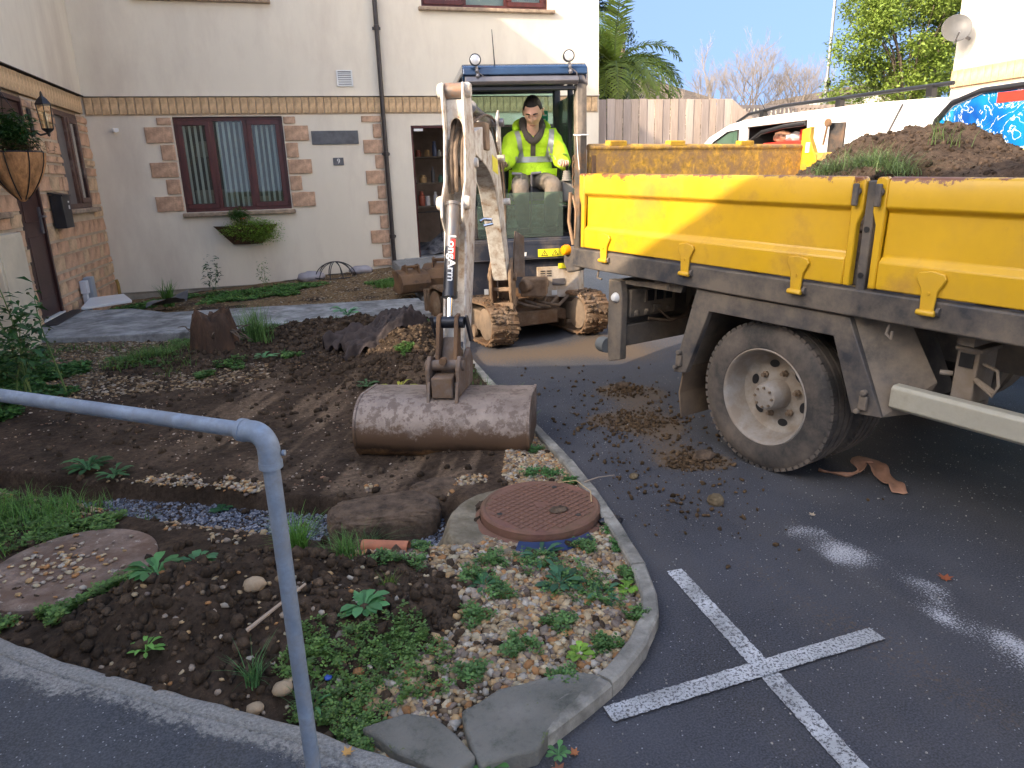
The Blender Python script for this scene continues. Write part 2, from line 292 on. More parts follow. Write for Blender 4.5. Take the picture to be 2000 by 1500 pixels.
# ------------------------------------------------------------------ mesh builder
class MB:
    def __init__(s, fr=None):
        s.v = []; s.f = []; s.fr = fr
    def add(s, vs, fs):
        o = len(s.v); s.v += [Vector(p) for p in vs]; s.f += [[i+o for i in f] for f in fs]; return s
    def box(s, x0, x1, y0, y1, z0, z1, M=None):
        v = [Vector(p) for p in ((x0, y0, z0), (x1, y0, z0), (x1, y1, z0), (x0, y1, z0), (x0, y0, z1), (x1, y0, z1), (x1, y1, z1), (x0, y1, z1))]
        if M: v = [M @ p for p in v]
        return s.add(v, [(0, 3, 2, 1), (4, 5, 6, 7), (0, 1, 5, 4), (1, 2, 6, 5), (2, 3, 7, 6), (3, 0, 4, 7)])
    def prism(s, pts, vec):
        n = len(pts); a = [Vector(p) for p in pts]; vec = Vector(vec); b = [p+vec for p in a]
        nn = Vector((0, 0, 0))
        for i in range(n): nn += a[i].cross(a[(i+1) % n])
        fl = nn.dot(vec) > 0
        fs = [list(range(n))[::-1], list(range(n, 2*n))]+[[i, (i+1) % n, n+(i+1) % n, n+i] for i in range(n)]
        if not fl: fs = [f[::-1] for f in fs]
        return s.add(a+b, fs)
    def tube(s, pts, r, n=12, cap=True):
        pts = [Vector(p) for p in pts]; k = len(pts)
        rs = r if isinstance(r, (list, tuple)) else [r]*k
        o = len(s.v); pu = None
        for i, p in enumerate(pts):
            t = (pts[min(i+1, k-1)]-pts[max(i-1, 0)]).normalized()
            if pu is None: u = t.orthogonal().normalized()
            else:
                u = pu-t*pu.dot(t); u = u.normalized() if u.length > 1e-6 else t.orthogonal().normalized()
            pu = u; v2 = t.cross(u)
            for j in range(n):
                a = 2*math.pi*j/n; s.v.append(p+(u*math.cos(a)+v2*math.sin(a))*rs[i])
        for i in range(k-1):
            for j in range(n):
                s.f.append([o+i*n+j, o+i*n+(j+1) % n, o+(i+1)*n+(j+1) % n, o+(i+1)*n+j])
        if cap: s.f.append([o+j for j in range(n)][::-1]); s.f.append([o+(k-1)*n+j for j in range(n)])
        return s
    def lathe(s, prof, org, axis, n=32, cap=True):   # prof: (radius, along)
        org = Vector(org); ax = Vector(axis).normalized(); u = ax.orthogonal().normalized(); v2 = ax.cross(u); o = len(s.v)
        for r, h in prof:
            for j in range(n):
                a = 2*math.pi*j/n; s.v.append(org+ax*h+(u*math.cos(a)+v2*math.sin(a))*r)
        for i in range(len(prof)-1):
            for j in range(n): s.f.append([o+i*n+j, o+i*n+(j+1) % n, o+(i+1)*n+(j+1) % n, o+(i+1)*n+j])
        if cap and prof[0][0] > 1e-5: s.f.append([o+j for j in range(n)][::-1])
        if cap and prof[-1][0] > 1e-5: s.f.append([o+(len(prof)-1)*n+j for j in range(n)])
        return s
    def ball(s, c, r, n=12, sc=(1, 1, 1)):
        o = len(s.v); c = Vector(c)
        for i in range(n//2+1):
            th = math.pi*i/(n//2)
            for j in range(n):
                a = 2*math.pi*j/n; s.v.append(c+Vector((math.sin(th)*math.cos(a)*sc[0], math.sin(th)*math.sin(a)*sc[1], math.cos(th)*sc[2]))*r)
        for i in range(n//2):
            for j in range(n): s.f.append([o+i*n+j, o+(i+1)*n+j, o+(i+1)*n+(j+1) % n, o+i*n+(j+1) % n])
        return s
    def build(s, name, m, parent=None, bevel=0, smooth=False, seg=2, org=None):
        me = bpy.data.meshes.new(name)
        vs = [s.fr @ p for p in s.v] if s.fr else s.v
        o0 = Vector(org) if org is not None else (Vector(parent['_o']) if parent and '_o' in parent else Vector((0, 0, 0)))
        me.from_pydata([tuple(p-o0) for p in vs], [], s.f); me.materials.append(m)
        o = bpy.data.objects.new(name, me); C.objects.link(o)
        if parent:
            o.parent = parent; o['_o'] = tuple(o0)
            if org is not None: o.location = o0-Vector(parent.get('_o', (0, 0, 0)))
        elif org is not None: o.location = o0; o['_o'] = tuple(o0)
        bm = bmesh.new(); bm.from_mesh(me); bmesh.ops.remove_doubles(bm, verts=bm.verts, dist=1e-5)
        bmesh.ops.recalc_face_normals(bm, faces=bm.faces); bm.to_mesh(me); bm.free()
        if bevel:
            b = o.modifiers.new('bevel', 'BEVEL'); b.width = bevel; b.segments = seg; b.limit_method = 'ANGLE'; b.angle_limit = R(35)
            b.harden_normals = False
        if smooth or bevel:
            sm = smooth if smooth is not True else 40
            me.polygons.foreach_set('use_smooth', [True]*len(me.polygons))
            try: me.set_sharp_from_angle(angle=R(sm or 40))
            except Exception: pass
        return o
def tag(o, label=None, cat=None, group=None, kind=None):
    if label: o['label'] = label
    if cat: o['category'] = cat
    if group: o['group'] = group
    if kind: o['kind'] = kind
    return o
def thing(name, label, cat, loc=(0, 0, 0), group=None):
    o = bpy.data.objects.new(name, None); C.objects.link(o); o.location = loc; o['_o'] = tuple(loc)
    o.empty_display_size = .1
    return tag(o, label, cat, group)
def frame(org, x, y, z=(0, 0, 1)):
    m = Matrix((Vector(x).normalized(), Vector(y).normalized(), Vector(z).normalized())).transposed().to_4x4(); m.translation = org
    return m
def text(s, name, size, M, m, parent=None, ext=.0008, align='CENTER', bold=False, sx=1):
    cu = bpy.data.curves.new(name, 'FONT'); cu.body = s; cu.size = size; cu.extrude = ext; cu.align_x = align; cu.align_y = 'CENTER'
    if bold: cu.offset = size*.018
    cu.materials.append(m); o = bpy.data.objects.new(name, cu); C.objects.link(o); bpy.context.view_layer.update()
    me = bpy.data.meshes.new_from_object(o.evaluated_get(bpy.context.evaluated_depsgraph_get())); bpy.data.objects.remove(o); me.materials.clear(); me.materials.append(m); o = bpy.data.objects.new(name, me); C.objects.link(o)
    if parent:
        o.parent = parent; M = Matrix.Translation(-Vector(parent.get('_o', (0, 0, 0)))) @ M
    o.matrix_local = M @ Matrix.Diagonal((sx, 1, 1, 1))
    return o
# batch scatter into one mesh ------------------------------------------------
ico = None
def icos(sub=1):
    bm = bmesh.new(); bmesh.ops.create_icosphere(bm, subdivisions=sub, radius=1); v = np.array([p.co[:] for p in bm.verts]); bm.verts.index_update()
    f = np.array([[q.index for q in p.verts] for p in bm.faces]); bm.free(); return v, f
def rotm(rng, n, tilt=None):
    a = rng.uniform(0, 2*np.pi, n); ca, sa = np.cos(a), np.sin(a); M = np.zeros((n, 3, 3)); M[:, 0, 0] = ca; M[:, 0, 1] = -sa; M[:, 1, 0] = sa; M[:, 1, 1] = ca; M[:, 2, 2] = 1
    b = rng.uniform(-1, 1, n)*(np.pi if tilt is None else tilt); cb, sb = np.cos(b), np.sin(b); T = np.zeros((n, 3, 3)); T[:, 0, 0] = 1; T[:, 1, 1] = cb; T[:, 1, 2] = -sb; T[:, 2, 1] = sb; T[:, 2, 2] = cb
    c = rng.uniform(0, 2*np.pi, n); cc, sc = np.cos(c), np.sin(c); K = np.zeros((n, 3, 3)); K[:, 0, 0] = cc; K[:, 0, 1] = -sc; K[:, 1, 0] = sc; K[:, 1, 1] = cc; K[:, 2, 2] = 1
    return M @ T @ K
def scatter(name, tv, tf, P, Rm, S, col, m, jit=0, rng=None, smooth=False):
    n = len(P); k = len(tv)
    V = np.repeat(tv[None], n, 0)
    if jit: V = V*(1+rng.uniform(-jit, jit, (n, k, 1)))
    V = V*S[:, None, :]; V = np.einsum('nij,nkj->nki', Rm, V)+P[:, None, :]
    F = (tf[None]+(np.arange(n)*k)[:, None, None]).reshape(-1, tf.shape[1])
    return rawmesh(name, V.reshape(-1, 3), F, m, np.repeat(col, k, 0), smooth)
def rawmesh(name, V, F, m, col=None, smooth=False):
    me = bpy.data.meshes.new(name); nf, w_ = F.shape
    me.vertices.add(len(V)); me.vertices.foreach_set('co', V.astype(np.float32).ravel())
    me.loops.add(nf*w_); me.loops.foreach_set('vertex_index', F.astype(np.int32).ravel())
    me.polygons.add(nf); me.polygons.foreach_set('loop_start', np.arange(nf, dtype=np.int32)*w_)
    try: me.polygons.foreach_set('loop_total', np.full(nf, w_, dtype=np.int32))
    except Exception: pass
    if smooth: me.polygons.foreach_set('use_smooth', [True]*nf)
    me.update(calc_edges=True); me.materials.append(m)
    if col is not None:
        ca = me.color_attributes.new('Col', 'FLOAT_COLOR', 'POINT'); cc = np.ones((len(V), 4), np.float32); cc[:, :3] = col; ca.data.foreach_set('color', cc.ravel())
    o = bpy.data.objects.new(name, me); C.objects.link(o); return o
def inpoly(x, y, P):
    r = np.zeros(np.shape(x), bool); n = len(P)
    for i in range(n):
        x1, y1 = P[i]; x2, y2 = P[(i+1) % n]
        if y1 == y2: continue
        c = ((y1 > y) != (y2 > y)) & (x < (x2-x1)*(y-y1)/(y2-y1)+x1); r ^= c
    return r
# ==================================================================== GROUND
KO = [(1.25, 8.35), (1.23, 7.6), (1.19, 5.9), (1.17, 4.72), (1.17, 4.26), (1.18, 3.72), (1.18, 3.25), (1.15, 2.76), (1.11, 2.41), (1.07, 2.12), (1.02, 1.93), (.97, 1.82), (.86, 1.69), (.74, 1.59), (.60, 1.51), (.46, 1.44)]
PE = [(-3.2, 4.0), (-1.6, 2.78), (-1.09, 2.37), (-.85, 2.16), (-.41, 1.84), (-.13, 1.64), (-.01, 1.53), (.13, 1.42), (.27, 1.22), (.42, .6), (.5, -3)]
def off(P, d):
    r = []
    for i, p in enumerate(P):
        a = Vector(P[max(i-1, 0)]); b = Vector(P[min(i+1, len(P)-1)]); t = (b-a).normalized(); r.append((p[0]+t.y*d, p[1]-t.x*d))
    return r
KI = off(KO, .065)    # inner side (towards the garden, -x)
KM = off(KO, .03)
GARD = KM[:]+[(.27, 1.38), (.1, 1.38), (-.01, 1.49), (-.13, 1.60), (-.41, 1.80), (-.85, 2.12), (-1.09, 2.33), (-1.6, 2.74), (-3.2, 3.96), (-3.2, 12), (1.25, 12), (1.25, 8.4)]
def backz(x): return -.12+(np.clip(x, -2.74, 2)+2.7)*.067
def cuty(x): return np.interp(x, [-2.74, -1.75, -1.38, -1.02, -.57, -.22, -.03, .26, .45, .6], [4.85, 4.28, 4.05, 3.83, 3.6, 3.38, 3.29, 3.17, 3.05, 3.0])+.035*fbm(x*5, x*0, 3, 3)
def neary(x): return np.interp(x, [-2.74, -1.59, -1.09, -.83, -.36, -.04, .37, .5], [4.4, 3.93, 3.56, 3.35, 3.06, 2.85, 2.64, 2.6])
MOUND = [(-.85, 6.5, .13, .36, .3), (-.15, 6.95, .17, .55, .3), (.38, 6.75, .17, .4, .35), (.72, 5.6, .20, .3, .7), (.85, 6.3, .15, .3, .5), (-1.3, 6.5, .07, .35, .25), (.2, 5.9, .06, .5, .4),
         (-.35, 2.28, .15, .33, .24), (-.62, 2.38, .10, .25, .2), (-.15, 2.05, .09, .28, .2), (.18, 2.15, .05, .22, .18), (-.05, 2.4, .06, .25, .15)]
def rough_mask(x, y):
    a = 0
    for (mx, my, h, rx, ry) in MOUND: a = a+np.exp(-((x-mx)/rx/1.25)**2-((y-my)/ry/1.25)**2)*(1 if h > .06 else .6)
    return np.clip(a, 0, 1)
def gh(x, y, fine=True):
    x = np.asarray(x, float); y = np.asarray(y, float)
    cy = cuty(x); ny = neary(x)
    inx = sst(.62, .42, x)
    up_ = sst(-.012, .018, y-cy)             # 1 above the cut
    nr = sst(.05, -.12, y-ny)              # 1 on the near side
    near_l = .012+.02*sst(.0, .7, x)
    z = up_*(-.035*sst(6.0, 4.6, y))+(1-up_)*(-.125*(1-nr)+near_l*nr)*1.0
    z = z*inx+(1-inx)*.02
    bk = sst(8.3, 10.5, y); z = z*(1-bk)+bk*backz(x)
    z = z+sst(6.9, 7.3, y)*(1-bk)*.03
    z = z+sst(-1.5, -2.2, x)*sst(5, 6.5, y)*(1-bk)*.03
    for (mx, my, h, rx, ry) in MOUND: z = z+h*np.exp(-((x-mx)/rx)**2-((y-my)/ry)**2)*(.75+.6*(fbm(x*5, y*5, 11, 3)+.5)*.5)
    if fine:
        rm = rough_mask(x, y)
        cl = np.abs(fbm(x*9, y*9, 21, 4, .6)); z = z+rm*(.105*(fbm(x*7, y*7, 5, 4, .6))+.05*(.25-cl))
        z = z+.017*fbm(x*22, y*22, 8, 4, .6)+.022*fbm(x*4, y*4, 9, 4)
        # faces of the cut
        z = z-.02*(up_*(1-up_)*4)*fbm(x*14, y*14, 31, 3)
        # scrape streaks along the digger's pull
        z = z+.010*up_*sst(6.2, 5.5, y)*(1-rm)*fbm((x*.92-y*.39)*16, (x*.39+y*.92)*3, 41, 3)
    # keep below the edgings at the pavement side
    return z
def gz(x, y): return float(gh(np.array([x]), np.array([y]))[0])
xs = np.arange(-2.82, 1.30, .014); ys = np.arange(1.36, 8.5, .014)
ysb = np.arange(8.5, 11.72, .03); ys = np.concatenate([ys, ysb])
X, Y = np.meshgrid(xs, ys); Z = gh(X, Y)
ins = inpoly(X, Y, GARD)
Z = np.where(ins, Z, -.45)
def soilcol(X, Y):
    n1 = fbm(X*3, Y*3, 50, 4)+.5; n2 = fbm(X*12, Y*12, 51, 4)+.5
    st = fbm((X*.92-Y*.39)*9, (X*.39+Y*.92)*1.6, 52, 4)+.5
    dark = np.array([.060, .042, .029]); mid = np.array([.125, .087, .060]); tan = np.array([.25, .178, .12])
    a = sst(.3, .7, n1*.5+n2*.5)[..., None]; c = dark*(1-a)+mid*a
    cy = cuty(X); flat = sst(0, .15, Y-cy)*sst(6.1, 5.2, Y)*(1-rough_mask(X, Y))*sst(-1.3, -.3, X)
    b = (flat*sst(.47, .66, st))[..., None]; c = c*(1-b)+tan*b
    mul = (sst(-1.4, -1.9, X+.3*(n1-.5))*sst(5.6, 6.1, Y)*(1-rough_mask(X, Y)))[..., None]*.8; c = c*(1-mul)+np.array([.22, .165, .11])*mul
    bk = (sst(8.4, 8.8, Y)*sst(.35, .6, n1+.2*sst(-.5, .8, X)))[..., None]; c = c*(1-bk)+np.array([.30, .20, .105])*bk
    gr = (sst(.0, .5, X)*sst(2.9, 2.6, Y)*(1-rough_mask(X, Y)))[..., None]*.7; c = c*(1-gr)+np.array([.16, .12, .08])*gr
    return c
col = soilcol(X, Y).reshape(-1, 3)
nx_, ny_ = len(xs), len(ys); idx = np.arange(nx_*ny_).reshape(ny_, nx_)
F = np.stack([idx[:-1, :-1], idx[:-1, 1:], idx[1:, 1:], idx[1:, :-1]], -1).reshape(-1, 4)
zz = Z.ravel(); keep = ~np.all(zz[F] < -.4, axis=1)
tag(rawmesh('front_garden_soil', np.stack([X.ravel(), Y.ravel(), zz], 1), F[keep], soilm, col, True), kind='structure')
# road --------------------------------------------------------------
ROADHOLE = off(KO, .035)[:]+[(.27, 1.38), (.1, 1.38), (-4, 4.4), (-4, 12.5), (1.25, 12.5), (1.25, 8.35)]
def roadz(x, y): return .25*sst(6.9, 11.6, y)*sst(.9, 1.2, x)+.10*sst(3, 7, x)*sst(2, 6, y)
xs = np.arange(-.2, 4.2, .03); ys = np.arange(.3, 8.4, .03)
xs = np.concatenate([[-60, -30, -12, -6, -3, -1.2], xs, [5, 6.5, 9, 14, 25, 45, 70]]); ys = np.concatenate([[-60, -30, -12, -5, -2], ys, [8.8, 9.4, 10, 10.8, 11.6, 12.5, 14, 18, 26, 45, 90]])
X, Y = np.meshgrid(xs, ys); Z = roadz(X, Y)
Z = np.where(inpoly(X, Y, ROADHOLE), -.5, Z)
def segd(X, Y, a, b):
    ax, ay = a; bx, by = b; dx, dy = bx-ax, by-ay; t = np.clip(((X-ax)*dx+(Y-ay)*dy)/(dx*dx+dy*dy), 0, 1); return np.hypot(X-ax-t*dx, Y-ay-t*dy)
salt = np.exp(-(segd(X, Y, (1.84, 2.14), (1.94, 1.70))/.085)**2)*.5+np.exp(-(segd(X, Y, (1.92, 1.50), (1.90, 1.36))/.06)**2)*.5+np.exp(-(segd(X, Y, (1.80, 2.3), (1.93, 1.3))/.2)**2)*.3+np.exp(-(segd(X, Y, (1.6, 1.12), (1.8, 1.1))/.16)**2)*.38
salt = np.clip(salt*.80+.22*np.exp(-(segd(X, Y, (1.8, 2.2), (1.95, 1.3))/.14)**2), 0, .50)*(.85+.9*fbm(X*7, Y*7, 85, 4))
mud = .55*np.exp(-(segd(X, Y, (1.93, 4.34), (2.1, 4.2))/.10)**2)+.55*np.exp(-(segd(X, Y, (1.62, 3.8), (1.86, 3.58))/.11)**2)+.5*np.exp(-(segd(X, Y, (1.74, 3.06), (1.88, 3.0))/.09)**2)+np.exp(-(segd(X, Y, (2.0, 4.3), (1.75, 3.1))/.32)**2)*.42+np.exp(-(segd(X, Y, (1.4, 5.6), (2.2, 5.5))/.5)**2)*.42+.22*sst(2.0, 2.6, X)*sst(1.2, 1.8, Y)+.25*np.exp(-(segd(X, Y, (1.45, 2.1), (1.65, 1.2))/.2)**2)+.18*(fbm(X*1.5, Y*1.5, 70, 3)+.5)
con = .62*sst(6.5, 7.5, Y)*sst(1.2, 1.3, X)
idx = np.arange(X.size).reshape(X.shape)
F = np.stack([idx[:-1, :-1], idx[:-1, 1:], idx[1:, 1:], idx[1:, :-1]], -1).reshape(-1, 4); zz = Z.ravel(); keep = ~np.all(zz[F] < -.4, axis=1)
tag(rawmesh('driveway', np.stack([X.ravel(), Y.ravel(), zz], 1), F[keep], asph, np.stack([salt.ravel(), mud.ravel(), con.ravel()], 1), True), kind='structure')
# far ground well below the road sheet so that they never meet
b = MB(); b.add([(-500, -500, -.6), (500, -500, -.6), (500, 500, -.6), (-500, 500, -.6)], [(0, 1, 2, 3)]); tag(b.build('ground', mat('far_grass', (.06, .085, .03), .95)), kind='structure')
# painted cross
def strip(b, p, q, w_, z):
    p, q = Vector(p), Vector(q); t = (q-p).normalized(); n = Vector((-t.y, t.x))*w_/2
    rr = random.Random(3); k = 110; L = []; Rr = []
    for i in range(k+1):
        c = p.lerp(q, i/k); L.append((c.x+n.x*(1+rr.uniform(-.07, .07)), c.y+n.y*(1+rr.uniform(-.07, .07)), z)); Rr.append((c.x-n.x*(1+rr.uniform(-.07, .07)), c.y-n.y*(1+rr.uniform(-.07, .07)), z))
    b.add(L+Rr, [[i+1, i, k+1+i, k+2+i] for i in range(k)])
b = MB(); strip(b, (1.185, 2.115), (1.155, 1.02), .062, .004); o = b.build('painted_line', paint); tag(o, kind='structure')
b = MB(); strip(b, (.655, 1.50), (1.60, 1.565), .062, .008); o = b.build('painted_line', paint); tag(o, kind='structure')
# kerb ---------------------------------------------------------------
kerb = thing('kerb', None, None, (1.1, 3, 0)); kerb['kind'] = 'structure'
del kerb['_o']; kerb['_o'] = (1.1, 3, 0)
def resamp(P, ds):
    P = [Vector(p) for p in P]; out = [P[0]]; acc = 0
    for a, b_ in zip(P[:-1], P[1:]):
        L = (b_-a).length; k = max(1, int(L/ds))
        for i in range(1, k+1): out.append(a.lerp(b_, i/k))
    return out
KO2 = resamp(KO, .045)
cuts = [0]; accl = 0; rr = random.Random(4)
lens = [.9, .9, .9, .9, .9, .6, .5, .45, .33, .30, .27, .22, .30, .30, .3]
li = 0; tot = 0
for i in range(1, len(KO2)):
    tot += (KO2[i]-KO2[i-1]).length
    if tot > lens[min(li, len(lens)-1)]: cuts.append(i); tot = 0; li += 1
if cuts[-1] != len(KO2)-1: cuts.append(len(KO2)-1)
KI2 = off([tuple(p) for p in KO2], .055)
for a, b_ in zip(cuts[:-1], cuts[1:]):
    bb = MB(); k = b_-a; wid = .055 if KO2[a].y > 1.75 else .075; inn = off([tuple(p) for p in KO2], wid)
    top = .052+rr.uniform(-.004, .004)
    secs = []
    for i in range(a, b_+1):
        e = .0015 if i == a else (-.0015 if i == b_ else 0)
        po = KO2[i]; pi_ = Vector(inn[i]); t = (KO2[min(i+1, len(KO2)-1)]-KO2[max(i-1, 0)]).normalized()*e
        j = rr.uniform(-.0015, .0015); zt = top+(roadz(po.x, po.y) if po.y > 7 else 0)*.5
        po = po+t; pi_ = pi_+t
        secs.append([(po.x+j, po.y, -.12), (po.x+j, po.y, zt-.008), (po.x*.88+pi_.x*.12, po.y*.88+pi_.y*.12, zt+j), (pi_.x*.88+po.x*.12, pi_.y*.88+po.y*.12, zt-j), (pi_.x, pi_.y, zt-.008), (pi_.x, pi_.y, -.12)])
    vv = [p for s_ in secs for p in s_]; ff = []
    for i in range(k):
        for j in range(6): ff.append([i*6+j, i*6+(j+1) % 6, (i+1)*6+(j+1) % 6, (i+1)*6+j])
    ff += [[0, 1, 2, 3, 4, 5], [k*6+j for j in range(6)]]
    bb.add(vv, ff).build('kerb_stone', kerbm, kerb, smooth=30)
# edging slabs at the corner
def slab(name, pts, z0, z1, m, parent=None, seed=1, sub=.06, bevel=.008):
    rr = random.Random(seed); P = resamp(pts+[pts[0]], sub)[:-1]
    P = [(p.x+rr.uniform(-.006, .006), p.y+rr.uniform(-.006, .006), z0) for p in P]
    return MB().prism(P, (0, 0, z1-z0)).build(name, m, parent, bevel=bevel)
tag(slab('broken_slab', [(.26, 1.585), (.38, 1.64), (.60, 1.655), (.69, 1.605), (.52, 1.50), (.42, 1.40), (.27, 1.39)], -.1, .05, slabm, seed=2), 'cracked grey concrete slab inside the end of the curved kerb', 'slab')
tag(slab('broken_slab', [(0, 1.60), (.12, 1.615), (.2, 1.58), (.262, 1.42), (.20, 1.385), (.13, 1.44)], -.1, .058, slabm, seed=5), 'mossy dark slab wedged between the pavement edge and the grey slab', 'slab')
# pavement bottom left
xs = np.arange(-3.4, .6, .03); ys = np.arange(-1, 4.2, .03); X, Y = np.meshgrid(xs, ys)
PAVE = PE+[(-9, -3), (-9, 4)]
d = np.full(X.shape, 9.)
for a, b_ in zip(PE[:-1], PE[1:]): d = np.minimum(d, segd(X, Y, a, b_))
con = .55*sst(.20, .05, d+.09*fbm(X*7, Y*7, 80, 4)); salt = .24+.16*fbm(X*5, Y*5, 81, 3)+.1*fbm(X*1.3, Y*1.3, 82, 2)
b = MB(); pe3 = [Vector((p[0], p[1], 0)) for p in PE]
inside = inpoly(X, Y, PAVE) & (d > .022)
Zp = np.where(inside, .062+.004*fbm(X*3, Y*3, 83, 3)-.012*sst(.03, .0, d), -.3)
idx = np.arange(X.size).reshape(X.shape)
F = np.stack([idx[:-1, :-1], idx[:-1, 1:], idx[1:, 1:], idx[1:, :-1]], -1).reshape(-1, 4); keep = np.all(Zp.ravel()[F] > -.2, axis=1)
tag(rawmesh('pavement', np.stack([X.ravel(), Y.ravel(), Zp.ravel()], 1), F[keep], asph2, np.stack([salt.ravel(), (0*con).ravel(), con.ravel()], 1), True), kind='structure')
ins_ = off(PE, .05)
out_ = [(p[0], p[1]) for p in PE]
ip = resamp(PE, .05); io = off([tuple(p) for p in ip], .055); ip = [(p[0]+rr.uniform(-.003, .003), p[1]+rr.uniform(-.003, .003)) for p in ip]
vv = []; ff = []
for (a, c) in zip(ip, io): vv += [(a[0], a[1], -.15), (a[0], a[1], .057), (a[0]*.85+c[0]*.15, a[1]*.85+c[1]*.15, .062), (c[0], c[1], .0655), (c[0], c[1], -.15)]
for i in range(len(ip)-1):
    for j in range(4): ff.append([i*5+j, i*5+j+1, (i+1)*5+j+1, (i+1)*5+j])
# path --------------------------------------------------------------
b = MB(); b.prism([(-2.74, 7.72, 0), (-2.2, 7.55, 0), (-1.0, 7.32, 0), (.16, 7.28, 0), (1.17, 7.33, 0), (1.2, 8.4, 0), (.2, 8.5, 0), (-.65, 8.62, 0), (-1.6, 8.7, 0), (-2.05, 9.2, 0), (-2.74, 9.35, 0)], (0, 0, .11)); b.build('path', concr, bevel=.01)['kind'] = 'structure'
vv = np.array(vv); ff = np.array(ff); cE = np.tile(np.array([[.25, 0, .60]]), (len(vv), 1)); cE[:, 2] += .12*fbm(vv[:, 0]*9, vv[:, 1]*9, 84, 3)
tag(rawmesh('pavement_edging', vv, ff, asph2, cE), kind='structure')
# ==================================================================== HOUSE FACADE
YF = 11.584
house = thing('house', 'cream rendered house with brown windows, sandstone band and open garage behind the digger', 'house', (1, YF, 0))
def wall_xz(b, xs, zs, holes, y, th, flip=False):
    # front face at y, back at y+th, with reveals
    xs = sorted(set(xs+[h[0] for h in holes]+[h[1] for h in holes])); zs = sorted(set(zs+[h[2] for h in holes]+[h[3] for h in holes]))
    def isin(x, z): return any(h[0] < x < h[1] and h[2] < z < h[3] for h in holes)
    for i in range(len(xs)-1):
        for j in range(len(zs)-1):
            x0, x1, z0, z1 = xs[i], xs[i+1], zs[j], zs[j+1]
            if isin((x0+x1)/2, (z0+z1)/2): continue
            b.add([(x0, y, z0), (x1, y, z0), (x1, y, z1), (x0, y, z1)], [(0, 1, 2, 3)])
            b.add([(x0, y+th, z0), (x1, y+th, z0), (x1, y+th, z1), (x0, y+th, z1)], [(3, 2, 1, 0)])
    for x0, x1, z0, z1 in holes: b.add([(x0, y, z0), (x1, y, z0), (x1, y, z1), (x0, y, z1), (x0, y+th, z0), (x1, y+th, z0), (x1, y+th, z1), (x0, y+th, z1)], [(0, 4, 5, 1), (1, 5, 6, 2), (2, 6, 7, 3), (3, 7, 4, 0)])
    x0, x1, z0, z1 = xs[0], xs[-1], zs[0], zs[-1]
    b.add([(x0, y, z0), (x1, y, z0), (x1, y, z1), (x0, y, z1), (x0, y+th, z0), (x1, y+th, z0), (x1, y+th, z1), (x0, y+th, z1)], [(1, 5, 6, 2), (3, 2, 6, 7), (0, 3, 7, 4)])
WIN = (-1.66, -.17, 1.11, 2.425); GAR = (1.71, 4.34, .2, 2.27); UW = (1.99, 3.97, 3.93, 5.0); UL = (-1.9, -.25, 3.96, 5.0)
b = MB(); wall_xz(b, [-2.82, 4.82], [.0, 5.4], [WIN, GAR, UW, UL], YF, .26)
b.build('rendered_wall', render_, house)
MB().box(4.57, 4.815, YF+.27, 19, -.2, 5.4).build('side_wall', render_, house)
MB().box(-2.745, 4.815, 18.9, 19.1, -.2, 5.4).build('back_wall', render_, house)
MB().box(-2.73, 1.70, YF+.012, YF+.2, -.3, .22).build('plinth', plinth, house)
b = MB(); b.add([(-3, YF-.3, 5.35), (5.0, YF-.3, 5.35), (5.0, 15.3, 7.9), (-3, 15.3, 7.9), (5.0, 19.3, 5.35), (-3, 19.3, 5.35)], [(0, 1, 2, 3), (3, 2, 4, 5)]); b.add([(-3, YF-.3, 5.32), (5.0, YF-.3, 5.32), (5, 19.3, 5.32), (-3, 19.3, 5.32)], [(0, 3, 2, 1)])
b.build('roof', rooft, house)
# rendered wall stops above plinth line: drip bead
MB().box(-2.74, 1.70, YF-.008, YF+.002, -.001, .008).build('drip_bead', plinth, house)
def stone(w_, h, d, seed, rough=.012, nx=4, nz=3):
    """a rock faced block: outer face towards -y, centred on x/z"""
    rr = random.Random(seed); b = MB(); e = .010
    gx = [-w_/2, -w_/2+e*1.2]+[-w_/2+w_*i/nx for i in range(1, nx)]+[w_/2-e*1.2, w_/2]; gz_ = [-h/2, -h/2+e*1.2]+[-h/2+h*i/nz for i in range(1, nz)]+[h/2-e*1.2, h/2]
    v = []; W = len(gx); H = len(gz_)
    for j, z in enumerate(gz_):
        for i, x in enumerate(gx):
            edge = i in (0, W-1) or j in (0, H-1); cor = i in (0, W-1) and j in (0, H-1)
            y = -d+(e if edge else 0)+(0 if edge else rr.uniform(-rough, rough*.6)*.6)
            if cor: x *= (1-.012/w_*1.6); z *= (1-.012/h*1.6)
            v.append((x+rr.uniform(-.002, .002), y, z+rr.uniform(-.002, .002)))
    f = [[j*W+i, j*W+i+1, (j+1)*W+i+1, (j+1)*W+i] for j in range(H-1) for i in range(W-1)]
    ring = [i for i in range(W)]+[j*W+W-1 for j in range(1, H)]+[(H-1)*W+i for i in range(W-2, -1, -1)]+[j*W for j in range(H-2, 0, -1)]
    n0 = len(v); v += [(v[i][0], .0, v[i][2]) for i in ring]; k = len(ring)
    f += [[ring[i], n0+i, n0+(i+1) % k, ring[(i+1) % k]] for i in range(k)]
    return b.add(v, f)
def mesh_of(b, name, m, smooth=35):
    me = bpy.data.meshes.new(name); me.from_pydata([tuple(p) for p in b.v], [], b.f); me.materials.append(m)
    me.polygons.foreach_set('use_smooth', [True]*len(me.polygons)); me.set_sharp_from_angle(angle=R(smooth)); return me
def put(me, name, parent, loc, rz=0, sc=(1, 1, 1)):
    o = bpy.data.objects.new(name, me); C.objects.link(o); o.parent = parent
    o.location = Vector(loc)-Vector(parent.get('_o', (0, 0, 0))); o.rotation_euler = (0, 0, rz); o.scale = sc; return o
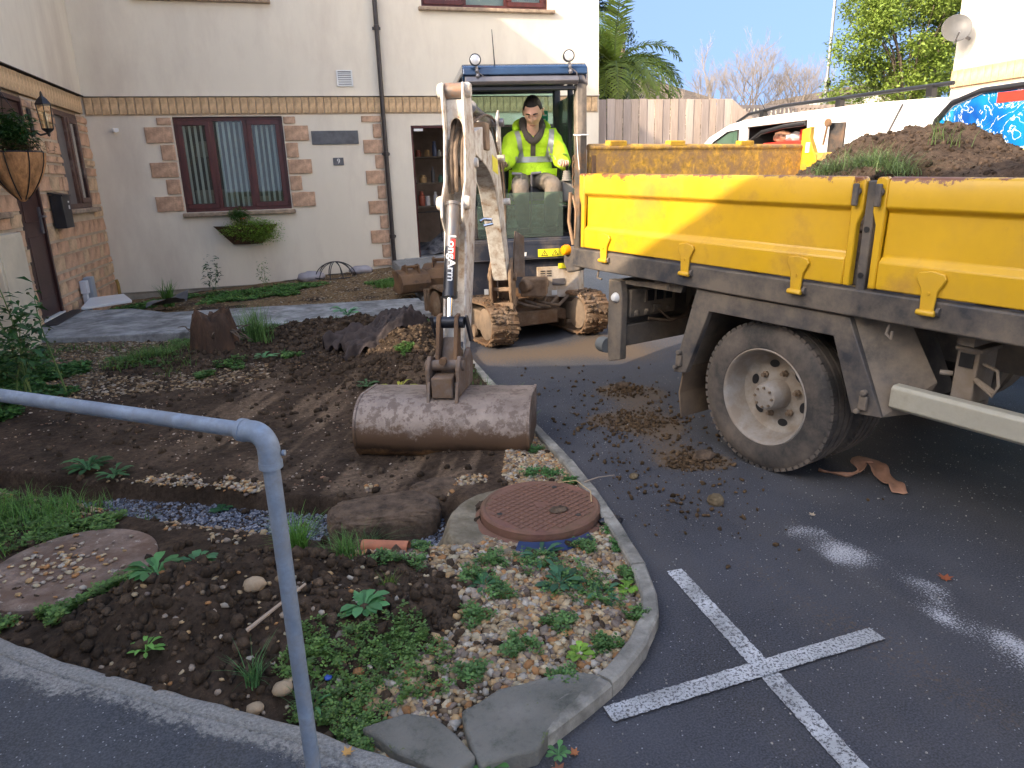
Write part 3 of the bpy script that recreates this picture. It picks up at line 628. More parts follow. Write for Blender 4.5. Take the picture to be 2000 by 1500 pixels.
# soldier course
vers = [mesh_of(stone(.097, .238, .022, s, .010, 2, 4), 'band_stone', sandst) for s in range(6)]
band = MB().box(-2.745, 4.81, YF-.004, YF-.001, 2.44, 2.70).build('band_bed', mortar, house)
x = -2.735+.05; i = 0
while x < 4.79:
    put(vers[i*7 % 6], 'band_stone', house, (x, YF-.004, 2.568), sc=(1, .9+.2*(i % 3)/2, 1)); x += .106; i += 1
MB().box(-2.74, 4.82, YF-.030, YF-.0, 2.693, 2.712).build('string_course', render_, house)
MB().box(-2.74, 4.82, YF-.034, YF-.004, 2.686, 2.6925).build('drip_line', darkgap, house)
# quoins
def quoins(x_edge, side, z1, courses, wide, narrow, seed):
    z = z1
    for k, h in enumerate(courses):
        wdt = wide if (k % 2 == 1) else narrow
        me = mesh_of(stone(wdt, h-.012, .026, seed+k, .014, 5, 3), 'quoin_stone', pinkst)
        put(me, 'quoin_stone', house, (x_edge+side*wdt/2, YF+.001, z-h/2)); z -= h
quoins(-1.675, -1, 2.43, [.125, .24, .235, .235, .235, .24], .36, .185, 10)
quoins(-.155, 1, 2.43, [.125, .24, .235, .235, .235, .24], .34, .17, 30)
z = 2.43
for k, h in enumerate([.115]+[.225]*9+[.13]):
    wdt = .29 if k % 2 == 0 else .13
    put(mesh_of(stone(wdt, h-.012, .026, 60+k, .014, 4, 3), 'quoin_stone', pinkst), 'quoin_stone', house, (1.262-wdt/2, YF+.001, z-h/2)); z -= h
# windows of the facade
def window(x0, x1, z0, z1, y, panes, parent, frame_w=.055, m=brownf):
    fr = MB(); t = frame_w; yb = y+.07
    fr.box(x0, x1, y, yb, z1-t, z1).box(x0, x1, y, yb, z0, z0+t).box(x0, x0+t, y, yb, z0+t, z1-t).box(x1-t, x1, y, yb, z0+t, z1-t)
    for k in range(1, len(panes)): xx = panes[k][0]; fr.box(xx-.032, xx+.032, y+.002, yb-.004, z0+t, z1-t)
    f = fr.build('window_frame', m, parent, bevel=.006)
    for k, (a, bb, sash) in enumerate(panes):
        a0 = x0+t if k == 0 else a+.032; b0 = x1-t if k == len(panes)-1 else bb-.032
        yy = y+.03
        if sash:
            s = MB(); q = .055; z0_, z1_ = z0+t, z1-t; yo = y-.018
            s.box(a0-.012, b0+.012, yo, y+.05, z1_-q, z1_+.012).box(a0-.012, b0+.012, yo, y+.05, z0_-.012, z0_+q).box(a0-.012, a0+q, yo, y+.05, z0_+q, z1_-q).box(b0-q, b0+.012, yo, y+.05, z0_+q, z1_-q)
            ss = s.build('window_sash', m, parent, bevel=.008)
            MB().box(a0+q-.004, b0-q+.004, y+.015, y+.021, z0_+q-.004, z1_-q+.004).build('pane', glass, ss)
        else: MB().box(a0-.004, b0+.004, yy, yy+.006, z0+t-.004, z1-t+.004).build('pane', glass, f)
    return f
hw = window(*WIN, YF+.06, [(-1.66, -1.165, 1), (-1.165, -.70, 0), (-.70, -.17, 1)], house)
b = MB(); rr = random.Random(5); x = -1.62
while x < -.2:
    a = rr.uniform(.5, .8); c_, s_ = math.cos(a)*.020, math.sin(a)*.020
    top_, bot = 2.36, 1.15+rr.uniform(0, .03)
    b.add([(x-c_, YF+.16-s_, bot), (x+c_, YF+.16+s_, bot), (x+c_, YF+.16+s_, top_), (x-c_, YF+.16-s_, top_)], [(0, 1, 2, 3)]); x += .076
tag(b.build('vertical_blind', blindm, house), kind='stuff')
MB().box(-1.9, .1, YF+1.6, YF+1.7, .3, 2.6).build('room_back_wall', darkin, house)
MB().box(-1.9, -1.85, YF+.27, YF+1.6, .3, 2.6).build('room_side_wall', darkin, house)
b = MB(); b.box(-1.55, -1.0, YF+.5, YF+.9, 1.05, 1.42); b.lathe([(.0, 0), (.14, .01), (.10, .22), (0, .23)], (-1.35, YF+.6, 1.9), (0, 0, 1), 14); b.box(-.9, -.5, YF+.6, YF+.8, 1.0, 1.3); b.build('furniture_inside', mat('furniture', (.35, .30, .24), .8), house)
b = MB(); pts = []; P = resamp([(-1.70, 0), (-.12, 0)], .08)
b.prism([(-1.70, YF-.075, 0), (-.12, YF-.075, 0), (-.12, YF+.1, 0), (-1.70, YF+.1, 0)], (0, 0, .062)); 
for q in range(len(b.v)): b.v[q].z += 1.042
b.build('window_sill', sillm, house, bevel=.014)
for (a, c_) in ((UW, [(1.99, 2.65, 1), (2.65, 3.31, 0), (3.31, 3.97, 1)]), (UL, [(-1.9, -1.35, 1), (-1.35, -.8, 0), (-.8, -.25, 1)])):
    window(*a, YF+.05, c_, house)
    MB().box(a[0]-.05, a[1]+.1, YF-.075, YF+.1, a[2]-.055, a[2]-.003).build('window_sill', sillm, house, bevel=.012)
    MB().box(a[0]-.02, a[1]+.02, YF+.2, YF+.22, a[2], a[3]).build('net_curtain', blindm, house)
# garage interior
MB().box(1.40, 1.46, YF+.28, 16.5, .05, 2.6).build('garage_side_wall', mat('garage_wall', (.30, .26, .22), .9), house)
MB().box(4.45, 4.52, YF+.28, 16.5, .05, 2.6).build('garage_side_wall', MT['garage_wall'], house)
MB().box(1.4, 4.5, 14.6, 14.7, .05, 2.6).build('garage_back_wall', mat('garage_back', (.36, .27, .21), .9, var=.2), house)
MB().box(1.4, 4.5, YF+.28, 14.7, 2.45, 2.55).build('garage_ceiling', MT['garage_wall'], house)
MB().box(1.47, 4.44, YF-.05, 14.6, .1, .262).build('garage_floor', concr, house)
b = MB(); b.box(1.712, 1.74, YF+.02, YF+.2, .262, 2.27).box(4.31, 4.338, YF+.02, YF+.2, .262, 2.27).box(1.742, 4.308, YF+.02, YF+.2, 2.235, 2.268); b.build('garage_door_frame', brownf, house, bevel=.004)
MB().box(1.76, 1.90, YF+.018, YF+.03, 2.19, 2.225).build('sticker', whitep, house)
shelf = thing('shelving_unit', 'dark shelving full of tins and bottles inside the open garage', 'shelves', (2.3, 13.2, .26))
b = MB()
for xx in (1.62, 2.95):
    for yy in (13.0, 13.4): b.box(xx, xx+.04, yy, yy+.04, .27, 2.4)
b.build('upright', blackp, shelf)
shz = [1.02, 1.42, 1.86]
for z in shz: MB().box(1.6, 3.0, 12.98, 13.45, z-.02, z).build('shelf', mat('shelf_board', (.16, .13, .10), .8) if z == shz[0] else MT['shelf_board'], shelf)
rr = random.Random(8)
cols = [(.55, .55, .5), (.1, .1, .11), (.45, .30, .15), (.08, .2, .16), (.5, .45, .4), (.16, .2, .35), (.6, .6, .62), (.3, .08, .05)]
cm = [mat('tin_%s' % n_, c_, .45, var=.1, bump=0) for n_, c_ in zip(['cream', 'black', 'ochre', 'green', 'beige', 'blue', 'white', 'red'], cols)]
for k, z in enumerate(shz):
    x = 1.7
    while x < 2.9:
        r0 = rr.uniform(.035, .075); h = rr.uniform(.10, .27); r1 = r0*rr.uniform(.35, 1)
        ci = rr.randrange(8); o = MB().lathe([(r0*.96, 0), (r0, .01), (r0, h*.7), (r1, h*.82), (r1, h), (0, h)], (x+r0, 13.12+rr.uniform(0, .1), z+.001), (0, 0, 1), 12).build('tin', cm[ci], None, smooth=35)
        tag(o, '%s %s %s on the %s garage shelf, %s' % ('tall' if h > .18 else 'squat', ['cream', 'black', 'ochre', 'green', 'beige', 'blue', 'white', 'red'][ci], 'bottle' if r1 < r0*.7 else 'tin', ['bottom', 'middle', 'top'][k], 'at its left end' if x < 2.0 else ('towards its left' if x < 2.3 else ('towards its right' if x < 2.6 else 'at its right end'))), 'tin', 'tins and bottles on the garage shelves'); x += 2*r0+rr.uniform(.01, .07)
b = MB(); rg = np.random.default_rng(4)
gx, gy = np.meshgrid(np.linspace(0, 1, 26), np.linspace(0, 1, 20)); gzv = .40*np.exp(-((gx-.45)/.3)**2-((gy-.55)/.35)**2)+.16*(fbm(gx*7, gy*7, 91, 4))
vv = np.stack([1.78+gx.ravel()*1.3, YF+.25+gy.ravel()*.8, .27+np.clip(gzv, 0, 1).ravel()], 1); id_ = np.arange(520).reshape(20, 26)
ff = np.stack([id_[:-1, :-1], id_[:-1, 1:], id_[1:, 1:], id_[1:, :-1]], -1).reshape(-1, 4)
tag(rawmesh('plastic_sheeting', vv, ff, mat('dark_sheeting', (.10, .10, .11), .3, var=.5, vs=9, dirt=(.35, .34, .33), damt=.3, ds=8), None, True), 'crumpled dark plastic sheeting heaped inside the garage doorway', 'sheeting')
tag(MB().tube([(1.8, YF+.5, .27), (1.8, YF+.5, .93), (1.82, YF+.5, .95), (2.15, YF+.5, .95), (2.17, YF+.5, .93), (2.2, YF+.5, .27)], .008, 8).build('metal_hoop', blackp, smooth=True), 'thin black metal hoop standing just inside the garage', 'hoop')
# fixtures on the facade
b = thing('downpipe', 'dark brown rainwater downpipe running down beside the quoin stones', 'downpipe', (1.30, YF-.05, .15))
MB().tube([(1.30, YF-.055, .02), (1.30, YF-.055, 5.3)], .034, 16).build('pipe', pipep, b, smooth=True)
for z in (.62, 1.86, 3.62):
    MB().lathe([(.034, -.035), (.041, -.03), (.041, .03), (.034, .035)], (1.30, YF-.055, z), (0, 0, 1), 16).box(1.24, 1.36, YF-.02, YF-.002, z-.02, z+.02).build('pipe_bracket', pipep, b, smooth=40)
v_ = thing('air_vent', 'white square louvred air vent on the upper wall', 'air vent', (.78, YF, 2.94))
b = MB(); b.box(.667, .897, YF-.02, YF, 2.827, 2.845).box(.667, .897, YF-.02, YF, 3.033, 3.051).box(.667, .687, YF-.02, YF, 2.845, 3.033).box(.877, .897, YF-.02, YF, 2.845, 3.033); b.build('vent_frame', whitep, v_, bevel=.003)
MB().box(.687, .877, YF-.004, YF-.001, 2.845, 3.033).build('vent_back', blackp, v_)
for k in range(7):
    z = 2.86+k*.0248
    MB().prism([(.687, YF-.006, z+.012), (.687, YF-.018, z-.004), (.687, YF-.015, z-.006), (.687, YF-.004, z+.008)], (.19, 0, 0)).build('louvre', whitep, v_)
tag(MB().box(.222, .907, YF-.02, YF-.001, 2.018, 2.21).build('slate_plaque', slate, bevel=.004), 'long blank grey slate plaque right of the ground floor window', 'plaque')
n_ = thing('house_number_sign', 'small slate plate with the white number 9', 'number sign', (.58, YF, 1.77))
MB().box(.502, .658, YF-.014, YF-.001, 1.715, 1.825).build('plate', slate, n_, bevel=.003)
MF = Matrix(((1, 0, 0, 0), (0, 0, -1, 0), (0, 1, 0, 0), (0, 0, 0, 1)))   # text facing -Y
text('9', 'number', .10, Matrix.Translation((.582, YF-.0150, 1.772)) @ MF, whitep, n_)
s_ = thing('security_sensor', 'small white sensor fixed high on the wall near the inner corner', 'sensor', (-2.40, YF, 2.26))
MB().box(-2.44, -2.36, YF-.02, YF-.001, 2.235, 2.285).build('base', whitep, s_, bevel=.006)
MB().tube([(-2.41, YF-.02, 2.262), (-2.38, YF-.085, 2.25)], [.022, .03], 14).build('sensor_head', whitep, s_, smooth=True, bevel=.004)
# plants helpers ---------------------------------------------------------------
RG = np.random.default_rng(77)
def leafcloud(name, cx, cy, cz, rx, ry, rz, n, size, base, parent=None, m=None, var=.35, lean=.9, asp=.5, shell=0, curl=.25):
    """n leaves spread through a volume; returns an object"""
    u = RG.normal(size=(n, 3)); u /= np.linalg.norm(u, axis=1)[:, None]; rad = RG.uniform(shell, 1, n)**(1/2.2)
    P = u*rad[:, None]*np.array([rx, ry, rz]); P *= (1+.25*np.sin(u[:, :1]*9+u[:, 1:2]*7))+np.zeros((1, 3)); P += np.array([cx, cy, cz])
    tv = np.array([[0, 0, 0], [-.5*asp, .45, curl*.3], [0, .5, -curl*.15], [.5*asp, .45, curl*.3], [0, 1, -curl]]); tf = np.array([[0, 2, 1], [0, 3, 2], [1, 2, 4], [2, 3, 4]])
    Rm = rotm(RG, n, lean); S = RG.uniform(.6, 1.25, n)[:, None]*np.array([[size]*3])
    c = np.array(base)[None]*RG.uniform(1-var, 1+var, (n, 1))*np.array([1, 1, 1])+RG.uniform(-.01, .02, (n, 1))*np.array([[1, .6, 0]])
    c = np.clip(c, .003, .9)
    o = scatter(name, tv, tf, P, Rm, S, c, m or leafm)
    if parent: attach(o, parent)
    return o
def attach(o, parent):
    off_ = Vector(parent.get('_o', (0, 0, 0))); o.data.transform(Matrix.Translation(-off_)); o.parent = parent; o['_o'] = tuple(off_)
def grass(name, pts, n, h, base, spread=.04, width=.004, parent=None, lean=.5, seg=4):
    """curved blades rising from the listed points (x, y, z)"""
    pts = np.array(pts); k = RG.integers(0, len(pts), n); P = pts[k]+np.concatenate([RG.normal(0, spread, (n, 2)), np.zeros((n, 1))], 1)
    a = RG.uniform(0, 2*np.pi, n); L = h*RG.uniform(.5, 1.15, n); ln = RG.uniform(.1, 1, n)*lean
    V = []; 
    for s_ in range(seg+1):
        t = s_/seg; out = L*ln*t**1.7; zz = L*t*(1-.35*ln*t)
        wd = width*(1-t*.9); px = P[:, 0]+np.cos(a)*out; py = P[:, 1]+np.sin(a)*out
        V.append(np.stack([px-np.sin(a)*wd, py+np.cos(a)*wd, P[:, 2]+zz], 1)); V.append(np.stack([px+np.sin(a)*wd, py-np.cos(a)*wd, P[:, 2]+zz], 1))
    V = np.stack(V, 1); q = 2*(seg+1); F = []
    for s_ in range(seg): F.append([2*s_, 2*s_+1, 2*s_+3, 2*s_+2])
    F = (np.array(F)[None]+(np.arange(n)*q)[:, None, None]).reshape(-1, 4)
    c = np.array(base)[None]*RG.uniform(.55, 1.4, (n, 1)); c = np.repeat(c, q, 0)
    o = rawmesh(name, V.reshape(-1, 3), F, leafm, np.clip(c, 0, .9))
    if parent: attach(o, parent)
    return o
GR = (.085, .19, .03); GRD = (.045, .105, .028); GRL = (.17, .30, .05); GRB = (.045, .12, .05)
# wall planter under the window
pl = thing('wall_planter', 'half round wall basket overflowing with bright green trailing leaves under the window', 'planter', (-.85, YF, .8))
b = MB(); nn = 14; prof = []
for j in range(5):
    t = j/4; rx = .46*(1-t*.55); ry = .20*(1-t*.6); zc = .90-.28*t
    for i in range(nn+1): a = math.pi*i/nn; prof.append((-.86+rx*math.cos(a), YF-.01-ry*math.sin(a), zc))
b.add(prof, [[j*(nn+1)+i, j*(nn+1)+i+1, (j+1)*(nn+1)+i+1, (j+1)*(nn+1)+i] for j in range(4) for i in range(nn)]); b.build('basket', mat('planter_liner', (.10, .055, .03), .9, bump=.6), pl, smooth=True)
leafcloud('foliage', -.78, YF-.14, .84, .40, .17, .15, 4200, .030, (.24, .40, .05), pl, shell=.3)
leafcloud('foliage', -.62, YF-.18, .72, .28, .10, .10, 1100, .028, (.25, .38, .07), pl)
leafcloud('foliage', -.93, YF-.14, 1.06, .15, .10, .10, 700, .045, (.08, .19, .04), pl, asp=.3)
leafcloud('flowers', -.86, YF-.23, 1.01, .05, .04, .02, 9, .03, (.75, .12, .03), pl, asp=.9)
# ==================================================================== LEFT WING
XW = -2.742
wing = thing('house_wing', 'left wing of the house faced with pink and buff rubble stone', 'house wing', (XW, 9, 0))
MB().prism([(XW-.06, 4.4, -.4), (XW-.06, YF+.2, -.4), (XW-.06, YF+.2, 7.6), (XW-.06, 9.05, 6.9), (XW-.06, 7.7, 6.5), (XW-.06, 4.4, 4.7)], (-6, 0, 0)).build('wing_body', mortar, wing)
MB().prism([(XW-.05, 4.38, 2.70), (XW-.05, YF, 2.70), (XW-.05, YF, 7.6), (XW-.05, 9.05, 6.88), (XW-.05, 7.7, 6.48), (XW-.05, 4.38, 4.68)], (.05, 0, 0)).build('upper_render', render_, wing)
MB().box(XW-.05, XW+.028, 4.38, YF-.035, 2.693, 2.7).build('string_course', darkgap, wing)
WWIN = (10.17, 11.16, 1.245, 2.42); DOOR = (8.45, 9.16, .0, 2.42); WW2 = (6.9, 7.95, 1.28, 2.42); METER = (7.78, 8.33, .0, 1.10)
for (ya, yb_, za, zb_) in ((4.4, 6.9, -.3, 2.44), (6.9, 7.95, -.3, 1.22), (7.95, 8.45, -.3, 2.44), (9.16, 10.17, -.3, 2.44), (10.17, 11.16, -.3, 1.19), (11.16, YF+.1, -.3, 2.44)): MB().box(XW-.055, XW-.016, ya, yb_, za, zb_).build('stone_backing', mortar, wing)
def inh(y0, y1, z0, z1, hs): return any(y1 > h[0] and y0 < h[1] and z1 > h[2] and z0 < h[3] for h in hs)
hs = [WWIN, DOOR, WW2]
z = -.12; rr = random.Random(21); k = 0; nst = 0
stn = []
while z < 2.42:
    h = rr.choice([.10, .13, .16, .19]); 
    if z+h > 2.40: h = 2.43-z
    # free spans
    ed = sorted([5.0, YF]+[v for hh in hs if hh[2] < z+h-.01 and hh[3] > z+.01 for v in hh[:2]])
    for a, c_ in zip(ed[:-1], ed[1:]):
        if inh(a+.01, c_-.01, z+.01, z+h-.01, hs): continue
        y = a
        while y < c_-.01:
            L = rr.uniform(.16, .40)
            if c_-(y+L) < .11: L = c_-y
            stn.append((y, y+L, z, z+h)); y += L
    z += h
stn = [s for s in stn if s[1] > 6.0]
for k, (y0, y1, z0, z1) in enumerate(stn):
    g = .012
    me = mesh_of(stone(y1-y0-g, z1-z0-g, .045+rr.uniform(0, .02), 100+k, .018, 3, 2), 'wall_stone', rubst if rr.random() < .7 else rubst2)
    put(me, 'wall_stone', wing, (XW-.058, (y0+y1)/2, (z0+z1)/2), rz=R(90))
vers = [mesh_of(stone(.100, .235, .05, s+50, .006, 2, 3), 'band_stone', sandst) for s in range(5)]
y = 5.6; i = 0
while y < YF-.06: put(vers[i*3 % 5], 'band_stone', wing, (XW-.05, y, 2.568), rz=R(90)); y += .106; i += 1
# window in wing (runs along Y)
def ybox(b, y0, y1, x0, x1, z0, z1): return b.box(x0, x1, y0, y1, z0, z1)
for (y0, y1, z0, z1), ps in ((WWIN, [.5]), (WW2, [.5])):
    f = MB(); t = .06; xb, xf = XW-.059, XW-.02
    ybox(f, y0, y1, xb, xf, z1-t, z1); ybox(f, y0, y1, xb, xf, z0, z0+t); ybox(f, y0, y0+t, xb, xf, z0+t, z1-t); ybox(f, y1-t, y1, xb, xf, z0+t, z1-t)
    ym = (y0+y1)/2; ybox(f, ym-.035, ym+.035, xb, xf+.004, z0+t, z1-t)
    f = f.build('window_frame', browng, wing, bevel=.006)
    s = MB(); a0, b0 = ym+.036, y1-t-.001; q = .06
    ybox(s, a0, b0, xf-.004, xf+.022, z1-t-q, z1-t); ybox(s, a0, b0, xf-.004, xf+.022, z0+t, z0+t+q); ybox(s, a0, a0+q, xf-.004, xf+.022, z0+t+q, z1-t-q); ybox(s, b0-q, b0, xf-.004, xf+.022, z0+t+q, z1-t-q)
    ss = s.build('window_sash', browng, wing, bevel=.008)
    ybox(MB(), a0+q, b0-q, xf-.008, xf-.003, z0+t+q, z1-t-q).build('pane', glassmat('wing_glass', (.5, .5, .5), 3) if 'wing_glass' not in MT else MT['wing_glass'], ss)
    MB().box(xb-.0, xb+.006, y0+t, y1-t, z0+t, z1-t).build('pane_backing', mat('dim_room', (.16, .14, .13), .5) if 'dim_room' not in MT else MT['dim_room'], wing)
    ybox(MB(), y0-.12, y1+.12, XW-.05, XW+.06, z0-.06, z0-.002).build('window_sill', sillm, wing, bevel=.012)
# door
d_ = MB(); y0, y1, z0, z1 = DOOR
MB().box(XW-.059, XW-.01, y0, y0+.05, z0+.13, z1-.0).box(XW-.059, XW-.01, y1-.05, y1, z0+.13, z1).box(XW-.059, XW-.01, y0+.05, y1-.05, z1-.05, z1).build('door_frame', doorm, wing, bevel=.005)
dr = MB().box(XW-.058, XW-.035, y0+.052, y1-.052, z0+.15, z1-.052).build('door', doorm, wing, bevel=.003)
for (a, c_) in ((.35, 1.0), (1.15, 2.1)): MB().box(XW-.036, XW-.028, y0+.15, y1-.15, z0+a, z0+c_).build('door_panel', doorm, dr, bevel=.01)
MB().box(XW-.035, XW-.02, y1-.13, y1-.07, 1.02, 1.3).tube([(XW-.02, y1-.1, 1.2), (XW+.03, y1-.1, 1.2), (XW+.03, y1-.22, 1.2)], .01, 8).build('door_handle', exgrey, dr, smooth=True)
MB().box(XW-.058, XW+.002, y0, y1, .13, .148).build('threshold_strip', whitep, wing)
MB().box(XW-.05, XW+.14, y0-.12, y1+.2, -.02, .125).build('door_step', mat('dark_step', (.035, .028, .026), .7), wing, bevel=.01)
# things on wing
def beveled(*a, **k): return MB().box(*a[:6]).build(a[6], a[7], a[8] if len(a) > 8 else None, bevel=.008)
mt_ = thing('meter_cupboard', 'cream utility meter box standing against the stone wall left of the door', 'meter box', (XW, 8.05, 0))
MB().box(XW, XW+.20, 7.10, 7.72, -.05, 1.10).build('cabinet', mat('meter_cream', (.62, .55, .42), .6, var=.08), mt_, bevel=.008)
MB().box(XW+.2, XW+.212, 7.13, 7.69, .30, 1.07).build('door', MT['meter_cream'], mt_, bevel=.004)
lt = thing('wall_lantern', 'black carriage lantern with glass panes on the stone wall above the letterbox', 'wall lantern', (XW, 9.78, 2.3))
lc = Vector((XW+.16, 9.26, 2.25))
MB().box(XW, XW+.02, 9.22, 9.30, 2.03, 2.32).tube([(XW+.01, 9.26, 2.10), (XW+.08, 9.26, 2.05), (lc.x, lc.y, 2.07)], .012, 8).build('wall_bracket', blackp, lt, bevel=.004)
MB().lathe([(.0, .30), (.012, .28), (.018, .245), (.05, .215), (.088, .165), (.088, .155), (.0, .155)], (lc.x, lc.y, 2.20), (0, 0, 1), 6).build('lantern_roof', blackp, lt)
MB().lathe([(.0, -.17), (.014, -.16), (.018, -.13), (.06, -.10), (.068, -.085), (.0, -.085)], (lc.x, lc.y, 2.20), (0, 0, 1), 6).build('lantern_base', blackp, lt)
for k in range(6):
    a = 2*math.pi*k/6+.0; u = Vector((0, 0, 1)).orthogonal().normalized(); v2 = Vector((0, 0, 1)).cross(u); dd = u*math.cos(a)+v2*math.sin(a)
    MB().tube([lc+dd*.062+Vector((0, 0, -.135)), lc+dd*.08+Vector((0, 0, .107))], .005, 5).build('lantern_bar', blackp, lt)
MB().lathe([(.056, 0), (.074, .235)], (lc.x, lc.y, 2.118), (0, 0, 1), 6, False).build('lantern_glass', glassmat('lantern_glass', (.85, .80, .68), 1.5), lt)
MB().tube([(lc.x, lc.y, 2.12), (lc.x, lc.y, 2.28)], .018, 10).build('bulb', cream2, lt, smooth=True)
lb = thing('letterbox', 'black wall mounted letterbox beside the brown door', 'letterbox', (XW, 9.75, 1.24))
MB().box(XW+.005, XW+.13, 9.36, 9.66, 1.05, 1.42).build('box', blackp, lb, bevel=.006)
MB().prism([(XW+.0, 9.35, 1.43), (XW+.145, 9.35, 1.40), (XW+.145, 9.35, 1.42), (XW, 9.35, 1.45)], (0, .32, 0)).build('flap', blackp, lb)
MB().box(XW+.13, XW+.134, 9.56, 9.60, 1.33, 1.35).box(XW+.13, XW+.134, 9.56, 9.60, 1.26, 1.30).build('label_plate', whitep, lb)
cb = thing('cable_box', 'grey cable junction boxes with a white conduit boot low on the stone wall', 'junction box', (XW, 9.9, .3))
MB().box(XW+.01, XW+.10, 9.98, 10.14, .10, .42).build('box', mat('grey_box', (.34, .38, .42), .5, var=.1), cb, bevel=.008)
MB().box(XW+.01, XW+.09, 9.80, 9.91, .24, .40).build('box', mat('pale_box', (.58, .60, .64), .5, var=.1), cb, bevel=.01)
MB().prism([(XW+.02, 9.82, .24), (XW+.02, 9.89, .24), (XW+.02, 9.90, .10), (XW+.02, 9.98, -.02), (XW+.02, 10.0, -.1), (XW+.02, 9.80, -.1)], (.05, 0, 0)).build('conduit_boot', MT['pale_box'], cb, bevel=.008)
tag(MB().tube([(XW+.05, 11.45, -.15), (XW+.05, 11.45, .16), (XW+.04, 11.44, .22)], .022, 10).build('gas_pipe', mat('ochre_pipe', (.38, .25, .07), .7, var=.3), smooth=True), 'short ochre pipe stub in the corner of the two walls', 'pipe')
# hanging basket (hangs from a bracket on the wing)
hb = thing('hanging_basket', 'cone shaped coir hanging basket with green plants and red flowers by the door', 'hanging basket', (-2.46, 8.78, 1.8))
hc = (-2.44, 7.64)
b = MB(); nn = 48; prof = []
for j in range(9):
    t = j/8; r0 = .215*(1-t**1.7)**.85+.012; zc = 1.79-.42*t
    for i in range(nn): a = 2*math.pi*i/nn; rr0 = r0*(1+.10*abs(math.sin(4*a))); prof.append((hc[0]+rr0*math.cos(a), hc[1]+rr0*math.sin(a), zc))
b.add(prof, [[j*nn+i, j*nn+(i+1) % nn, (j+1)*nn+(i+1) % nn, (j+1)*nn+i] for j in range(8) for i in range(nn)]); b.build('coir_liner', coirm, hb, smooth=60)
b = MB()
for k in range(8):
    a = 2*math.pi*k/8; b.tube([(hc[0]+(.222*(1-t**1.7)**.85+.015)*math.cos(a), hc[1]+(.222*(1-t**1.7)**.85+.015)*math.sin(a), 1.79-.42*t) for t in (0, .2, .4, .6, .8, .95)], .005, 6)
b.tube([(hc[0]+.235*math.cos(a), hc[1]+.235*math.sin(a), 1.795) for a in [2*math.pi*i/24 for i in range(25)]], .006, 6)
b.build('wire_frame', blackp, hb, smooth=True)
b = MB()
for k in range(3):
    a = 2*math.pi*k/3; b.tube([(hc[0]+.23*math.cos(a), hc[1]+.23*math.sin(a), 1.80), (hc[0], hc[1], 2.30)], .003, 5)
b.build('chain', blackp, hb)
MB().tube([(XW, hc[1], 2.40), (hc[0], hc[1], 2.42), (hc[0], hc[1], 2.31)], .009, 8).box(XW-.0, XW+.012, hc[1]-.03, hc[1]+.03, 2.1, 2.44).build('bracket', blackp, hb)
leafcloud('foliage', hc[0], hc[1], 1.98, .20, .22, .16, 1300, .07, (.035, .10, .02), hb, asp=.22)
leafcloud('foliage', hc[0], hc[1]+.04, 1.84, .27, .27, .07, 700, .05, (.13, .10, .045), hb, asp=.15)
leafcloud('flowers', hc[0]+.12, hc[1]+.02, 1.98, .10, .12, .06, 14, .03, (.7, .07, .03), hb, asp=.9)
# ==================================================================== NEIGHBOUR whose roof shades the near ground (left of the view)
nb = thing('neighbouring_building', 'low sloping roofed building left of the front garden', 'building', (-5, 0, 0))
MB().prism([(-3.0, -9, 0), (-3.0, 4.15, 0), (-3.0, 4.15, 1.70), (-3.0, 1.1, 3.66), (-3.0, -1.0, 5.0), (-3.0, -9, 7.6)], (-5, 0, 0)).build('walls', render_, nb)
MB().prism([(-2.95, 4.25, 1.70), (-2.95, -9.1, 7.75), (-2.95, -9.1, 7.9), (-2.95, 4.3, 1.78)], (-5.1, 0, 0)).build('roof', rooft, nb)
